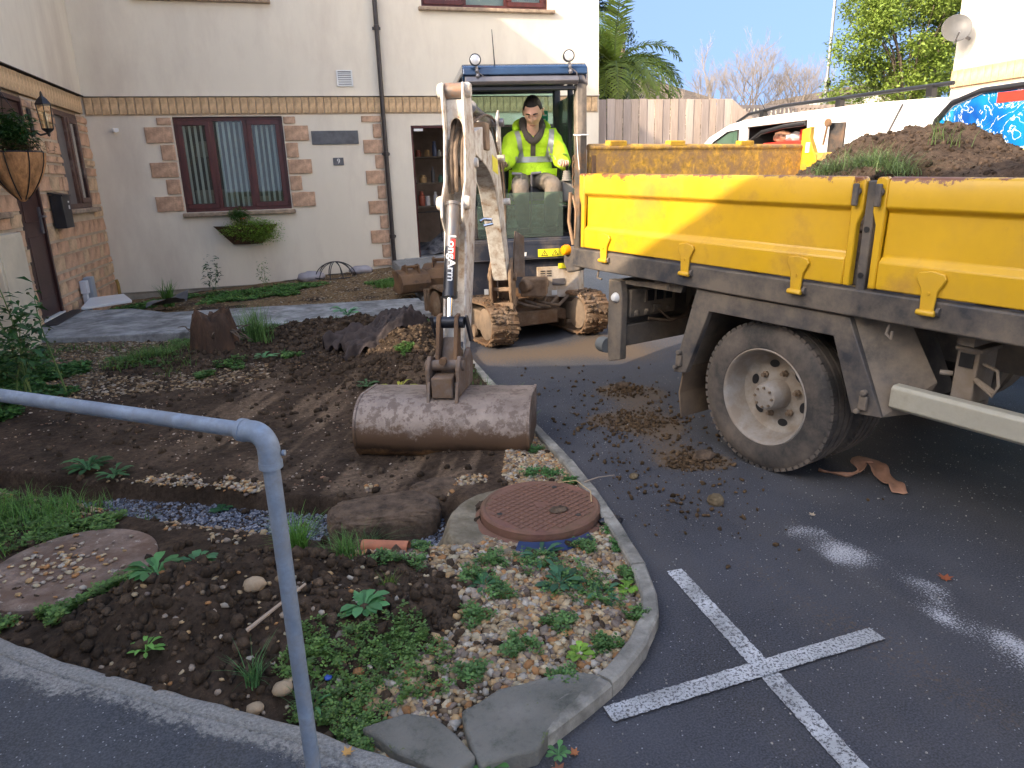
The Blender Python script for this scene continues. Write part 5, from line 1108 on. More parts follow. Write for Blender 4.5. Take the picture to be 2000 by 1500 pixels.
# lights and aerial
for xx, zz_ in ((-.40, 2.405), (.41, 2.43)):
    wl = U().lathe([(0, .075), (.03, .07), (.046, .045), (.050, .01), (.050, -.004), (.044, -.006)], (xx, -.07, zz_), (0, 1, 0), 22).build('work_light', blackp, ex, smooth=40)
    U().lathe([(.044, 0), (.03, -.007), (0, -.010)], (xx, -.074, zz_), (0, 1, 0), 20).build('lens', lensm, wl, smooth=40)
    U().tube([(xx+.01, -.045, zz_-.05), (xx+.02, -.045, zz_-.10), (xx+.02, -.035, zz_-.14)], .013, 8).ball((xx+.015, -.05, zz_-.085), .018, 8).ball((xx+.02, -.05, zz_-.125), .02, 8).tube([(xx+.03, -.05, zz_-.10), (xx+.07, -.05, zz_-.13), (xx+.08, -.04, zz_-.16)], .005, 6).build('light_stalk', exgrey, wl, smooth=True)
U().tube([(-.22, .05, 2.38), (-.235, .05, 2.66)], [.006, .003], 6).build('aerial', blackp, ex)
# --- arm ( x lateral, y away from the bucket, z ): s = -y
def arc(P, k=6):   # Catmull through the points
    P = [vec(*p) for p in P]; out = []
    for i in range(len(P)-1):
        p0, p1, p2, p3 = P[max(i-1, 0)], P[i], P[i+1], P[min(i+2, len(P)-1)]
        for j in range(k):
            t = j/k; out.append(.5*((2*p1)+(p2-p0)*t+(2*p0-5*p1+4*p2-p3)*t*t+(3*p1-p0-3*p2+p3)*t**3))
    out.append(P[-1]); return out
# boom: side outline in (s,z), extruded across x
top = arc([(.02, .62), (.20, 1.0), (.42, 1.42), (.68, 1.68), (1.0, 1.78), (1.55, 1.72)]); bot = arc([(.20, .60), (.42, .95), (.68, 1.30), (.88, 1.44), (1.14, 1.52), (1.52, 1.58)])
b = A(); hw = .064
vv = []; ff = []
for (a, c_) in zip(top, bot): vv += [(-hw, -a.x, a.y), (hw, -a.x, a.y), (hw, -c_.x, c_.y), (-hw, -c_.x, c_.y)]
for i in range(len(top)-1):
    for j in range(4): ff.append([i*4+j, i*4+(j+1) % 4, (i+1)*4+(j+1) % 4, (i+1)*4+j])
ff += [[0, 1, 2, 3], [len(vv)-4+j for j in range(4)]]
bo = b.add(vv, ff).build('boom', exwhite, ex, bevel=.006)
b = A()
for sx in (-1, 1): b.prism([(sx*.066, -.44, 1.60), (sx*.066, -.62, 1.70), (sx*.066, -.60, 1.88), (sx*.066, -.52, 1.93), (sx*.066, -.45, 1.86)], (sx*.014, 0, 0))
b.build('boom_lug', exwhite, bo, bevel=.004)
A().tube([(-.11, -.52, 1.84), (.115, -.52, 1.84)], .030, 16).build('pin', exgrey, bo, smooth=40)
for s_, z_ in ((.50, 1.58), (.26, 1.25)): A().tube([(.055, -s_, z_), (.110, -s_, z_)], .028, 14).build('pin_boss', exwhite, bo, smooth=40)
b = A()
for k in range(3): b.tube(arc([(.035-.02*k, -.05, .95), (.05-.02*k, -.12, 1.35), (.05-.025*k, -.45, 1.80), (.04-.025*k, -.85, 1.87), (.03-.03*k, -1.3, 1.80), (.0-.02*k, -1.6, 1.72), (-.02+.02*k, -1.66, 1.45)]), .0095, 6)
hz_ = b.build('hydraulic_hoses', hose, ex, smooth=True)
A().box(-.0765, -.02, -.40, -.24, .0, .001)
for (s0, z0, s1, z1) in ((.58, 1.46, .85, 1.60),): A().prism([(.0655, -s0, z0), (.0655, -s1, z0+.03), (.0655, -s1, z1), (.0655, -s0, z1-.03)], (.001, 0, 0)).build('warning_label', ys_, bo)
# swing bracket / foot
b = A()
for sx in (-1, 1): b.prism([(sx*.070, .06, .36), (sx*.070, -.13, .36), (sx*.070, -.22, .48), (sx*.070, -.24, .70), (sx*.070, -.06, .78), (sx*.070, .06, .66)], (sx*.028, 0, 0))
b.box(-.10, .10, -.16, .20, .33, .40); b.box(-.078, .078, -.17, -.13, .50, .535); b.tube([(-.125, -.09, .62), (.125, -.09, .62)], .036, 16)
b.tube([(0, .10, .34), (0, .10, .72)], .07, 16); sb = b.build('swing_bracket', mat('bracket_mud', (.33, .23, .15), .8, .1, var=.3, vs=7, bump=.5, dirt=(.16, .10, .06), damt=.4), ex, bevel=.008)
b = A(); b.tube([(.15, .12, .50), (.34, .34, .50)], .055, 14).box(.13, .36, .15, .35, .40, .56); b.build('swing_cylinder', MT['bracket_mud'], ex, bevel=.012)
A().prism([(.10, -.12, .62), (.19, .0, .60), (.19, .0, .95), (.13, -.07, 1.0)], (-.02, .03, 0)).build('guard_plate', steeld, ex, bevel=.004)
# boom cylinder under the boom
# dipper
dp = thing('dipper', None, None); del dp['_o']; dp['_o'] = ex['_o']; dp.parent = ex
b = A()
prof = [(1.66, 1.98), (1.86, 1.97), (1.88, 1.88), (1.86, 1.70), (1.93, 1.42), (2.05, 1.30), (2.06, 1.22), (1.99, 1.14), (2.02, 1.0), (2.20, .50), (2.22, .42), (2.12, .40), (2.05, .46), (1.78, .95), (1.66, 1.25), (1.56, 1.42), (1.56, 1.62), (1.62, 1.90)]
for sx in (-1, 1): b.prism([(sx*.054, -s_, z_) for s_, z_ in prof], (sx*.014, 0, 0))
b.build('side_plate', exwhite, dp, bevel=.004)['kind'] = 'thing'
b = A(); rear = [(1.70, 1.93), (1.66, 1.60), (1.64, 1.45), (1.74, 1.22), (1.88, .92), (2.10, .50)]
for (a, c_) in zip(rear[:-1], rear[1:]): b.prism([(-.0535, -a[0], a[1]), (-.0535, -a[0]-.014, a[1]), (-.0535, -c_[0]-.014, c_[1]), (-.0535, -c_[0], c_[1])], (.107, 0, 0))
b.build('back_plate', exwhite, dp)
b = A(); o = [(-.0535, 1.90), (-.0535, 1.76), (-.062, 1.70)]
n = 10; ar = [(.038*math.cos(math.pi*(1-i/n)), 1.72+.062*math.sin(math.pi*i/n)) for i in range(n+1)]
b.prism([(-.0535, -1.80, 1.885), (-.0535, -1.80, 1.66)]+[(x, -1.80, z) for x, z in [(-.042, 1.66)]+ar+[(.042, 1.66)]]+[(.0535, -1.80, 1.66), (.0535, -1.80, 1.885)], (0, .02, 0)); b.build('cross_plate', exwhite, dp, bevel=.003)
A().tube([(-.052, -1.80, 1.932), (.052, -1.80, 1.932)], .043, 20).build('rod_eye', mat('eye_rust', (.30, .26, .23), .4, .5, var=.4, dirt=(.30, .13, .05), damt=.38, ds=16), dp, smooth=40)
for sx in (-1, 1):
    A().lathe([(0, .036), (.036, .034), (.044, .02), (.044, 0)], (sx*.064, -1.80, 1.932), (sx, 0, 0), 18).build('pin_cap', exwhite, dp, smooth=40)
    A().lathe([(0, .036), (.034, .034), (.042, .02), (.042, 0)], (sx*.064, -1.99, 1.30), (sx, 0, 0), 18).build('pin_cap', exwhite, dp, smooth=40)
    A().lathe([(0, .026), (.028, .024), (.034, .0)], (sx*.064, -1.60, 1.53), (sx, 0, 0), 18).build('pin_cap', exwhite, dp, smooth=40)
A().tube([(.088, -1.62, 1.17), (.11, -1.60, 1.185), (.16, -1.60, 1.18), (.165, -1.60, 1.155), (.11, -1.62, 1.145)], .011, 8).build('lifting_eye', chrome, dp, smooth=True)
b = A()
b.tube(arc([(-.025, -1.66, 1.80), (-.03, -1.80, 1.68), (-.028, -1.87, 1.5), (-.03, -1.86, 1.35)]), .012, 7).tube(arc([(.0, -1.70, 1.72), (-.005, -1.83, 1.62), (-.0, -1.87, 1.5), (-.005, -1.87, 1.36)]), .013, 7).tube(arc([(.028, -1.68, 1.76), (.03, -1.80, 1.62), (.035, -1.86, 1.5), (.03, -1.84, 1.34)]), .011, 7)
b.build('dipper_hoses', mat('dusty_hose', (.20, .145, .10), .85, var=.4, vs=14), dp, smooth=True)
dc = A().tube([(0, -.52, 1.84), (0, -1.28, 1.885)], .034, 16).tube([(0, -1.26, 1.884), (0, -1.31, 1.887)], .042, 16).build('dipper_cylinder', cylm, ex, smooth=40)
A().tube([(0, -1.3, 1.886), (0, -1.76, 1.93)], .018, 14).build('rod', chrome, dc, smooth=True)
A().box(-.09, -.078+.16+.001, -1.22, -1.04, 1.62, 1.80).build('valve_block', MT['bracket_mud'], ex, bevel=.01)
# bucket cylinder
c0, c1 = vec(0, -2.0, 1.30), vec(0, -2.29, .665); ax = (c1-c0).normalized()
bc = A().tube([c0, c0+ax*.02], .045, 18).tube([c0, c0+ax*.27], .040, 20).build('bucket_cylinder', cylm, ex, smooth=40)
A().tube([c0+ax*.271, c0+ax*.56], .040, 20).tube([c0+ax*.53, c0+ax*.565], .044, 20).build('cylinder_barrel', cyldark, bc, smooth=40)
A().tube([c0+ax*.56, c1], .019, 14).build('rod', chrome, bc, smooth=True)
# LongArm lettering on the barrel (text runs down the barrel, facing the camera)
xa_ = FA.to_3x3() @ ax; pos = FA @ (c0+ax*.345)
camv = Vector((0, 0, 1.42))-pos; nrm = (camv-xa_*camv.dot(xa_)).normalized(); ya = nrm.cross(xa_)
MM = Matrix((xa_, ya, nrm)).transposed().to_4x4(); MM.translation = pos+nrm*.0412
text('LongArm', 'lettering', .058, MM, whitep, bc, bold=True, sx=1.25, ext=.001)
pb = MB(); c_ = pos+nrm*.0408+xa_*(-.055)
pb.add([c_-xa_*.06-ya*.005, c_+xa_*.06-ya*.005, c_+xa_*.06+ya*.019, c_-xa_*.06+ya*.019], [(0, 1, 2, 3)]); pb.build('red_flash', redm, bc)
# linkage
b = A(); b.tube([(-.082, -2.30, .655), (.088, -2.30, .655)], .034, 18); b.build('linkage_pin', cyldark, ex, smooth=40)
for sx in (-1, 1): A().prism([(sx*.040, -2.26, .70), (sx*.040, -2.335, .70), (sx*.040, -2.44, .44), (sx*.040, -2.40, .38), (sx*.040, -2.32, .40)], (sx*.022, 0, 0)).build('link_plate', rustm, ex, bevel=.004)
for sx in (-1, 1): A().prism([(sx*.092, -2.27, .69), (sx*.092, -2.33, .69), (sx*.092, -2.20, .52), (sx*.092, -2.12, .52)], (sx*.015, 0, 0)).build('side_link', exdark, ex, bevel=.004)
A().prism([(-.039, -2.30, .57), (-.039, -2.40, .42), (-.039, -2.36, .40), (-.039, -2.27, .56)], (.078, 0, 0)).build('link_block', steeld, ex, bevel=.008)
b = A()
for sx in (-1, 1): b.prism([(sx*.072, -2.54, .44), (sx*.072, -2.47, .50), (sx*.072, -2.34, .46), (sx*.072, -2.20, .49), (sx*.072, -2.12, .40), (sx*.072, -2.16, .27), (sx*.072, -2.54, .29)], (sx*.024, 0, 0))
b.box(-.071, .071, -2.52, -2.22, .28, .36); b.box(-.058, .058, -2.57, -2.44, .285, .40); b.tube([(-.11, -2.46, .445), (.11, -2.46, .445)], .030, 12); b.build('quick_hitch', steeld, ex, bevel=.006)
A().tube([(0, -2.48, .478), (0, -2.52, .478)], .020, 12).build('hitch_pin', rustm, ex, smooth=40)
# bucket: local frame aligned with the arm, wide across x
bk = thing('bucket', None, None); del bk['_o']; bk['_o'] = ex['_o']; bk.parent = ex
W2 = .475
cen = (2.42, .150); r0 = .200
prof = [(2.18, .315)]
for i in range(15):
    a = R(112-i*13.5); prof.append((cen[0]+r0*math.cos(a)*1.0, cen[1]+r0*math.sin(a)))
prof = [(2.17, .330), (2.27, .338)]+prof[2:]+[(2.40, -.075), (2.30, -.085)]
# shell
prof = [(p[0]+.07, (p[1]+.085)*(.375/.423)-.10) for p in prof]
b = A(); n = len(prof); th = .012; vv = []; ff = []
cx, cz = 2.45, .08
for (s_, z_) in prof:
    d = vec(s_-cx, z_-cz).normalized(); vv += [(-W2, -s_, z_), (W2, -s_, z_), (W2, -(s_-d.x*th), z_-d.y*th), (-W2, -(s_-d.x*th), z_-d.y*th)]
for i in range(n-1):
    for j in range(4): ff.append([i*4+j, i*4+(j+1) % 4, (i+1)*4+(j+1) % 4, (i+1)*4+j])
ff += [[0, 1, 2, 3], [n*4-4+j for j in range(4)]]
b.add(vv, ff).build('bucket_shell', bktm, bk, smooth=30)
for sx in (-1, 1):
    b = A(); b.prism([(sx*(W2-.006), -s_*1.0-.0, z_) for s_, z_ in [(cx+(p[0]-cx)*1.03, cz+(p[1]-cz)*1.03) for p in prof]+[(2.29, .08)]], (sx*.016, 0, 0)); b.build('end_plate', bktm, bk, bevel=.003)
A().prism([(-W2-.01, -2.51, -.100), (-W2-.01, -2.29, -.115), (-W2-.01, -2.29, -.10), (-W2-.01, -2.51, -.078)], (2*W2+.02, 0, 0)).build('cutting_edge', mat('edge_steel', (.09, .06, .04), .6, .3), bk)
for sx in (-1, 1): A().prism([(sx*.070, -2.60, .22), (sx*.070, -2.55, .36), (sx*.070, -2.47, .42), (sx*.070, -2.28, .40), (sx*.070, -2.27, .26)], (sx*.018, 0, 0)).build('bucket_ear', steeld, bk, bevel=.004)
# ==================================================================== PERSON
per = thing('person', 'man in a yellow hi-vis jacket and brown hood seated in the digger cab', 'person', tuple(FCb @ vec(.17, .55, .95)))
def skin(name, V, E_, Rr, m, parent, sub=2, root=0):
    me = bpy.data.meshes.new(name); me.from_pydata([tuple((FCb @ vec(*p))-Vector(parent['_o'])) for p in V], E_, []); o = bpy.data.objects.new(name, me); C.objects.link(o)
    o.modifiers.new('skin', 'SKIN'); s = o.modifiers.new('sub', 'SUBSURF'); s.levels = sub; s.render_levels = sub
    for i, r in enumerate(Rr): me.skin_vertices[0].data[i].radius = r if isinstance(r, tuple) else (r, r); me.skin_vertices[0].data[i].use_root = (i == root)
    bpy.context.view_layer.update()
    dg = bpy.context.evaluated_depsgraph_get(); me2 = bpy.data.meshes.new_from_object(o.evaluated_get(dg)); me2.name = name
    me2.materials.clear(); me2.materials.append(m); me2.polygons.foreach_set('use_smooth', [True]*len(me2.polygons))
    bpy.data.objects.remove(o); o = bpy.data.objects.new(name, me2); C.objects.link(o); o.parent = parent; o['_o'] = tuple(parent['_o']); return o
# skeleton points (cab frame): x right, y back, z up
pel = (.165, .62, 1.42); ch = (.175, .56, 1.66); nk = (.18, .52, 1.86); shL = (-.005, .50, 1.80); shR = (.36, .50, 1.80)
elL = (-.11, .36, 1.58); haL = (-.175, .12, 1.555); elR = (.445, .38, 1.58); haR = (.40, .13, 1.555)
hipL = (.08, .58, 1.40); knL = (-.02, .10, 1.37); anL = (.0, .10, .98); hipR = (.25, .58, 1.40); knR = (.30, .10, 1.37); anR = (.26, .10, .98)
jk = skin('jacket', [pel, ch, (.18, .53, 1.79), nk, shL, elL, (-.17, .20, 1.555), shR, elR, (.41, .20, 1.56), (.165, .52, 1.36)], [(0, 1), (1, 2), (2, 3), (2, 4), (4, 5), (5, 6), (2, 7), (7, 8), (8, 9), (0, 10)],
          [(.215, .16), (.175, .14), (.14, .12), (.085, .085), (.118, .105), (.094, .09), (.062, .062), (.118, .105), (.094, .09), (.062, .062), (.235, .18)], hivis, per)
jv = np.array([v.co[:] for v in jk.data.vertices]); jn = np.array([v.normal[:] for v in jk.data.vertices]); wr = fbm(jv[:, 0]*9+jv[:, 2]*5, jv[:, 2]*17-jv[:, 0]*6, 301, 3)+.5*fbm(jv[:, 0]*24, jv[:, 2]*30+jv[:, 1]*9, 302, 3)
jv = jv+jn*(wr*.035)[:, None]; jk.data.vertices.foreach_set('co', jv.ravel()); jk.data.update()
hd = skin('hood', [(.18, .53, 1.83), (.175, .56, 1.92), (.17, .60, 2.0)], [(0, 1), (1, 2)], [(.125, .10), (.115, .09), (.07, .06)], hoodm, per)
hd2 = skin('hood_collar', [(.08, .47, 1.90), (.10, .42, 1.82), (.165, .38, 1.75), (.235, .42, 1.82), (.265, .47, 1.90), (.25, .55, 1.98), (.10, .55, 1.98)], [(0, 1), (1, 2), (2, 3), (3, 4), (4, 5), (0, 6)], [.044, .046, .036, .046, .044, .04, .04], hoodm, per)
hcl = skin('jacket_hood', [(.01, .50, 1.88), (.05, .60, 1.93), (.17, .66, 1.95), (.30, .60, 1.93), (.34, .50, 1.88)], [(0, 1), (1, 2), (2, 3), (3, 4)], [.035, .05, .055, .05, .035], hivis, per)
tr = skin('trousers', [(.165, .60, 1.38), hipL, knL, (.0, .12, 1.2), anL, hipR, knR, (.27, .12, 1.2), anR], [(0, 1), (1, 2), (2, 3), (3, 4), (0, 5), (5, 6), (6, 7), (7, 8)], [(.15, .12), .105, .088, .075, .065, .105, .088, .075, .065], trous, per)
for q in (anL, anR): U().box(q[0]-.05, q[0]+.05, -.08+.1, .20, .935, 1.0).build('boot', blackp, per, bevel=.02)
# head: a sculpted sphere
def head(c, rx, ry, rz, pitch, yaw):
    nU, nV = 56, 40; V = []; F_ = []
    for i in range(nV+1):
        th = math.pi*i/nV
        for j in range(nU):
            ph = 2*math.pi*j/nU; x = math.sin(th)*math.sin(ph); y = -math.sin(th)*math.cos(ph); z = math.cos(th)   # face looks to -y
            s = 1.0
            jaw = max(0, -z-.1); X = x*rx*(1-.38*jaw**1.1); Yv = y*ry*(1-.16*jaw) - (.010*jaw if y < 0 else 0); Zv = z*rz
            if y < 0:
                f = (-y)
                g = lambda cx, cz, wx, wz: math.exp(-((x-cx)/wx)**2-((z-cz)/wz)**2)
                Yv -= f*(.026*g(0, -.20, .10, .15)+.012*g(0, .02, .075, .18)+.012*g(0, -.30, .16, .06))
                Yv -= f*(.010*g(0, .22, .55, .07)); Yv += f*(.016*(g(.34, .06, .16, .09)+g(-.34, .06, .16, .09)))
                Yv -= f*(.007*(g(.42, -.18, .18, .14)+g(-.42, -.18, .18, .14))); Yv -= f*(.008*g(0, -.50, .22, .045)+.008*g(0, -.62, .2, .05)+.012*g(0, -.88, .28, .14)); Yv += f*(.008*g(0, -.56, .26, .018))
            else: Yv *= 1.05
            V.append((X, Yv, Zv))
    for i in range(nV):
        for j in range(nU): F_.append([i*nU+j, (i+1)*nU+j, (i+1)*nU+(j+1) % nU, i*nU+(j+1) % nU])
    M = Matrix.Translation(c) @ Matrix.Rotation(yaw, 4, 'Z') @ Matrix.Rotation(pitch, 4, 'X')
    return V, F_, M
hcn = (.160, .34, 2.02); V, F_, MH = head(hcn, .088, .108, .140, R(34), R(-18))
b = U(); b.add([MH @ vec(*p) for p in V], F_)
for sx in (-1, 1): b.add([MH @ vec(sx*(.086+.008*math.sin(2*a)+dx), .012+.018*math.cos(a)+.004, .0+.034*math.sin(a)-.010) for dx in (0, .012) for a in [2*math.pi*i/10 for i in range(10)]], [[i, (i+1) % 10, 10+(i+1) % 10, 10+i] for i in range(10)]+[list(range(10, 20))])
b.tube([(.17, .46, 1.80), (.165, .39, 1.95)], .058, 16)
head_o = b.build('head', skinm, per, smooth=60)
hv = []; hf = []; nU = 40; nV = 16
for i in range(nV+1):
    th = math.pi*.60*i/nV
    for j in range(nU):
        ph = 2*math.pi*j/nU; x = math.sin(th)*math.sin(ph); y = -math.sin(th)*math.cos(ph); z = math.cos(th)
        lim = .60 if y < -.45 else -.25*sst(-.3, .5, np.array(y))+ .25*(1-sst(-.3, .5, np.array(y)))
        zz_ = max(z, float(lim)); k = 1.045 if z >= lim else 1.0
        nz_ = 1+.10*float(fbm(np.array([ph*9]), np.array([th*9]), 5)[0])
        q = math.sqrt(max(0, 1-zz_*zz_)); s_ = q/max(math.sin(th), 1e-4) if z < lim else 1
        hv.append((x*s_*.088*k*nz_, y*s_*.108*k*nz_, zz_*.140*(1.06 if z >= lim else 1.0)*nz_+.004))
    if i:
        for j in range(nU): hf.append([(i-1)*nU+j, i*nU+j, i*nU+(j+1) % nU, (i-1)*nU+(j+1) % nU])
U().add([MH @ vec(*p) for p in hv], hf).build('hair', hairm, per, smooth=50)
b = U()
for sx in (-1, 1):
    b.tube([MH @ vec(sx*.014, -.111, .030), MH @ vec(sx*.034, -.107, .036), MH @ vec(sx*.055, -.092, .030)], [.005, .006, .004], 6)
b.build('eyebrows', hairm, head_o, smooth=True)['kind'] = 'stuff'
for sx in (-1, 1):
    e = U().ball(MH @ vec(sx*.030, -.088, .008), .0125, 12).build('eye', mat('eye_white', (.6, .55, .5), .2, bump=0) if 'eye_white' not in MT else MT['eye_white'], head_o, smooth=True)
    U().ball(MH @ vec(sx*.029, -.0975, .005), .0055, 8).build('iris', blackp, e, smooth=True)
    U().tube([MH @ vec(sx*.014, -.099, .012), MH @ vec(sx*.030, -.1035, .017), MH @ vec(sx*.046, -.094, .012)], .0045, 6).build('eyelid', skinm, head_o, smooth=True)
U().tube([MH @ vec(-.026, -.102, -.079), MH @ vec(0, -.113, -.077), MH @ vec(.026, -.102, -.079)], [.003, .005, .003], 6).build('lips', mat('lips', (.38, .14, .11), .5), head_o, smooth=True)
# hands: palm and five bent fingers closed on the joystick
def hand(c, s, grip):
    c = vec(*c); V = [c+vec(0, .06, .01), c, c+vec(0, -.045, -.004)]; Ee = [(0, 1), (1, 2)]; Rr = [.024, (.040, .024), (.040, .020)]
    for k in range(4):
        fx = (-.030+.020*k); L = [.9, 1.05, 1.0, .8][k]; base = len(V)
        V += [c+vec(fx, -.045, .0), c+vec(fx*1.1, -.045-.032*L, .004), c+vec(fx*1.1, -.045-.042*L, -.026*L), c+vec(fx, -.045-.018*L, -.046*L)]
        Ee += [(2, base), (base, base+1), (base+1, base+2), (base+2, base+3)]; Rr += [.0105, .0100, .0095, .0085]
    base = len(V); V += [c+vec(s*.040, .0, -.005), c+vec(s*.048, -.035, -.018), c+vec(s*.030, -.058, -.032)]; Ee += [(1, base), (base, base+1), (base+1, base+2)]; Rr += [.013, .011, .009]
    return skin('hand', V, Ee, Rr, skinm if not grip else MT['glove'], per, 2)
mat('glove', (.16, .11, .07), .9)
hand((.395, .155, 1.565), -1, False); hand((-.175, .155, 1.565), 1, True)
# reflective tape laid on the jacket: shrink it onto the jacket surface by ray casting
from mathutils.bvhtree import BVHTree
jm = jk.data; bvh = BVHTree.FromPolygons([v.co for v in jm.vertices], [p.vertices[:] for p in jm.polygons])
inv = FCb.inverted(); po = Vector(per['_o'])
def tape(name, path, wdt, m=refl, lift=.006, across=(1, 0, 0)):
    vv = []; ff = []; k = 0
    for (x, z, nx, nz) in path:
        row = []
        for t in (-1, -.33, .33, 1):
            px, pz = x+nx*wdt*t, z+nz*wdt*t; o = FCb @ vec(px, -.5, pz)-po; d = FCb.to_3x3() @ vec(0, 1, 0); h = bvh.ray_cast(o, d)
            if h[0] is None: row = None; break
            row.append(inv @ (h[0]-d*lift+po))
        if row is None: k = 0; continue
        vv += row
        if k: n0 = len(vv)-8; ff += [[n0+i, n0+i+1, n0+5+i, n0+4+i] for i in range(3)]
        k += 1
    return U().add(vv, ff).build(name, m, per, smooth=60)
L = []
for i in range(31):
    x = -.02+.38*i/30; L.append((x, 1.60, 0, 1))
tape('reflective_band', L, .026)
tape('reflective_brace', [(.01+.05*t, 1.87-.27*t, 1, 0) for t in [i/24 for i in range(25)]], .024)
tape('reflective_brace', [(.35-.04*t, 1.87-.27*t, 1, 0) for t in [i/24 for i in range(25)]], .024)
tape('hoodie_front', [(.165, 1.80-.17*t, 1, 0) for t in [i/16 for i in range(17)]], .024, hoodm, .004)
for sx, e0, e1 in ((-1, elL, (-.17, .20, 1.555)), (1, elR, (.41, .20, 1.56))):
    a = vec(*e0); c_ = vec(*e1); d = (c_-a); 
    for t in (.30, .62): 
        p0 = a+d*t; U().tube([p0, p0+d.normalized()*.035], .078-.022*t, 18, cap=False).build('reflective_cuff', refl, per, smooth=True)
# ==================================================================== FENCE, RIGHT HOUSE, FAR THINGS
fe = thing('fence', 'tall pale wooden board fence between the cream house and the white van', 'fence', (6.2, 12, .2))
fbs = []
for k in range(5):
    b = MB(); w_ = .139; rr = random.Random(k)
    b.prism([(-w_/2, 0, 0), (w_/2, 0, 0), (w_/2, 0, 2.45), (-w_/2, 0, 2.45)], (0, .02, 0)); me = mesh_of(b, 'fence_board', [woodf, woodf2, woodf3][k % 3], 20); fbs.append(me)
x = 4.92; k = 0
while x < 7.5:
    o = put(fbs[k % 5], 'fence_board', fe, (x, 12.0+.012*(k % 2), .235+random.Random(k).uniform(-.006, .006))); x += .1505; k += 1
x0_ = x-.075
for j in range(3):
    b = MB(); t0 = .105*j; b.prism([(-.073, 0, 0), (.073, 0, 0), (.073, 0, 2.45-t0-.105), (-.073, 0, 2.45-t0)], (0, .02, 0)); put(mesh_of(b, 'fence_board', woodf, 20), 'fence_board', fe, (x, 12.0, .235)); x += .1505
for z in (.7, 1.5, 2.3): MB().box(4.85, x-.1, 12.034, 12.08, z, z+.08).build('fence_rail', woodf, fe)
tf = thing('trellis_fence', 'low wooden trellis topped fence far behind the white van', 'fence', (11, 15, .3))
MB().box(8.6, 13.2, 15.0, 15.04, 2.80, 2.87).build('top_rail', woodf, tf)
MB().box(8.6, 13.2, 15.0, 15.04, 2.58, 2.64).build('middle_rail', woodf, tf)
MB().box(8.6, 13.2, 15.0, 15.03, .2, 2.579).build('lower_panel', woodf, tf)
bar = mesh_of(MB().box(-.03, .03, 0, .03, 0, .158), 'baluster', woodf); x = 8.7
while x < 13.1: put(bar, 'baluster', tf, (x, 15.0, 2.641)); x += .115
rh = thing('right_house', 'cream house with a brown stone band at the right edge above the vans', 'house', (9, 4, 0))
MB().box(8.88, 15, -7, 8.61, -.3, 6.5).build('wall', render_, rh)  # wall carried on unseen behind the camera, added length to bounce warm light
MB().box(8.872, 8.879, -7, 8.60, 2.42, 2.70).build('band_bed', mortar, rh)
y = 4.2
while y < 8.56: put(vers[int(y*31) % 5], 'band_stone', rh, (8.885, y, 2.565), rz=R(-90)); y += .106
b = MB(); b.add([(8.6, -7.3, 6.4), (8.6, 8.9, 6.4), (12, 8.9, 8.9), (12, -7.3, 8.9), (15.3, -7.3, 6.4), (15.3, 8.9, 6.4)], [(0, 1, 2, 3), (3, 2, 5, 4), (0, 4, 5, 1)]); b.build('roof', rooft, rh)
sdh = thing('satellite_dish', 'grey satellite dish fixed near the corner of the right house', 'satellite dish', (8.6, 8.3, 3.1))
b = MB().lathe([(0, 0), (.08, .010), (.14, .032), (.18, .06), (.175, .064), (.135, .04), (.08, .016), (0, .008)], (8.60, 8.38, 3.15), (-.55, -.75, .25), 28); b.build('dish', mat('dish_grey', (.09, .09, .09), .5), sdh, smooth=50)
MB().tube([(8.60, 8.38, 3.13), (8.87, 8.40, 3.05)], .02, 8).tube([(8.6, 8.38, 2.98), (8.40, 8.12, 3.08)], .01, 6).build('dish_arm', exgrey, sdh)
# vans
va = vec(-.085, .996, 0); FV = frame((4.95, 6.5, .12), va, (-.996, -.085, 0)); VZ = .12
van = thing('white_van', 'white panel van with its side door slid open showing red crates', 'van', (4.95, 6.5, .12))
def Vn(): return MB(FV)
def zp(P): return [(u, y, z-VZ) for u, y, z in P]
Vn().prism(zp([(-1.5, 0, .35), (.0, 0, .35), (.0, 0, 1.93), (-.05, 0, 1.975), (-1.5, 0, 1.955)]), (0, -.06, 0)).build('side_panel', vanw, van, bevel=.02)
Vn().prism(zp([(.001, 0, 1.90), (.93, 0, 1.90), (.93, 0, 1.985), (.001, 0, 1.975)]), (0, -.06, 0)).build('door_header', vanw, van, bevel=.01)
Vn().box(.001, .93, -.06, 0, .35-VZ, .70-VZ).build('door_sill', vanw, van)
fr_ = Vn().prism(zp([(.931, 0, .35), (2.95, 0, .35), (3.05, 0, .95), (2.35, 0, 1.22), (1.86, 0, 1.68), (1.62, 0, 1.84), (1.25, 0, 1.955), (.931, 0, 1.985)]), (0, -.06, 0)).build('front_side', vanw, van, bevel=.02)
Vn().prism(zp([(1.06, .004, 1.30), (1.06, .004, 1.875), (1.25, .004, 1.86), (1.50, .004, 1.765), (1.74, .004, 1.60), (2.05, .004, 1.30)]), (0, -.006, 0)).build('side_window', glassmat('van_glass', (.35, .48, .43), 2.5), van)
Vn().tube([(1.40, .006, 1.30-VZ), (1.46, .006, 1.78-VZ)], .012, 6).build('quarter_light_bar', blackp, van)
wlv = Vn(); pf = zp([(1.055, .007, 1.30), (1.055, .007, 1.885), (1.25, .007, 1.87), (1.50, .007, 1.775), (1.76, .007, 1.60), (2.07, .007, 1.30)]); wlv.tube(pf, .011, 6); wlv.build('window_seal', blackp, van)
rf = [(-1.5, 1.955), (-.8, 1.985), (.6, 1.995), (1.0, 1.985), (1.3, 1.945), (1.65, 1.83), (1.9, 1.66), (2.4, 1.21), (3.05, .94), (3.1, .4)]
b = Vn()
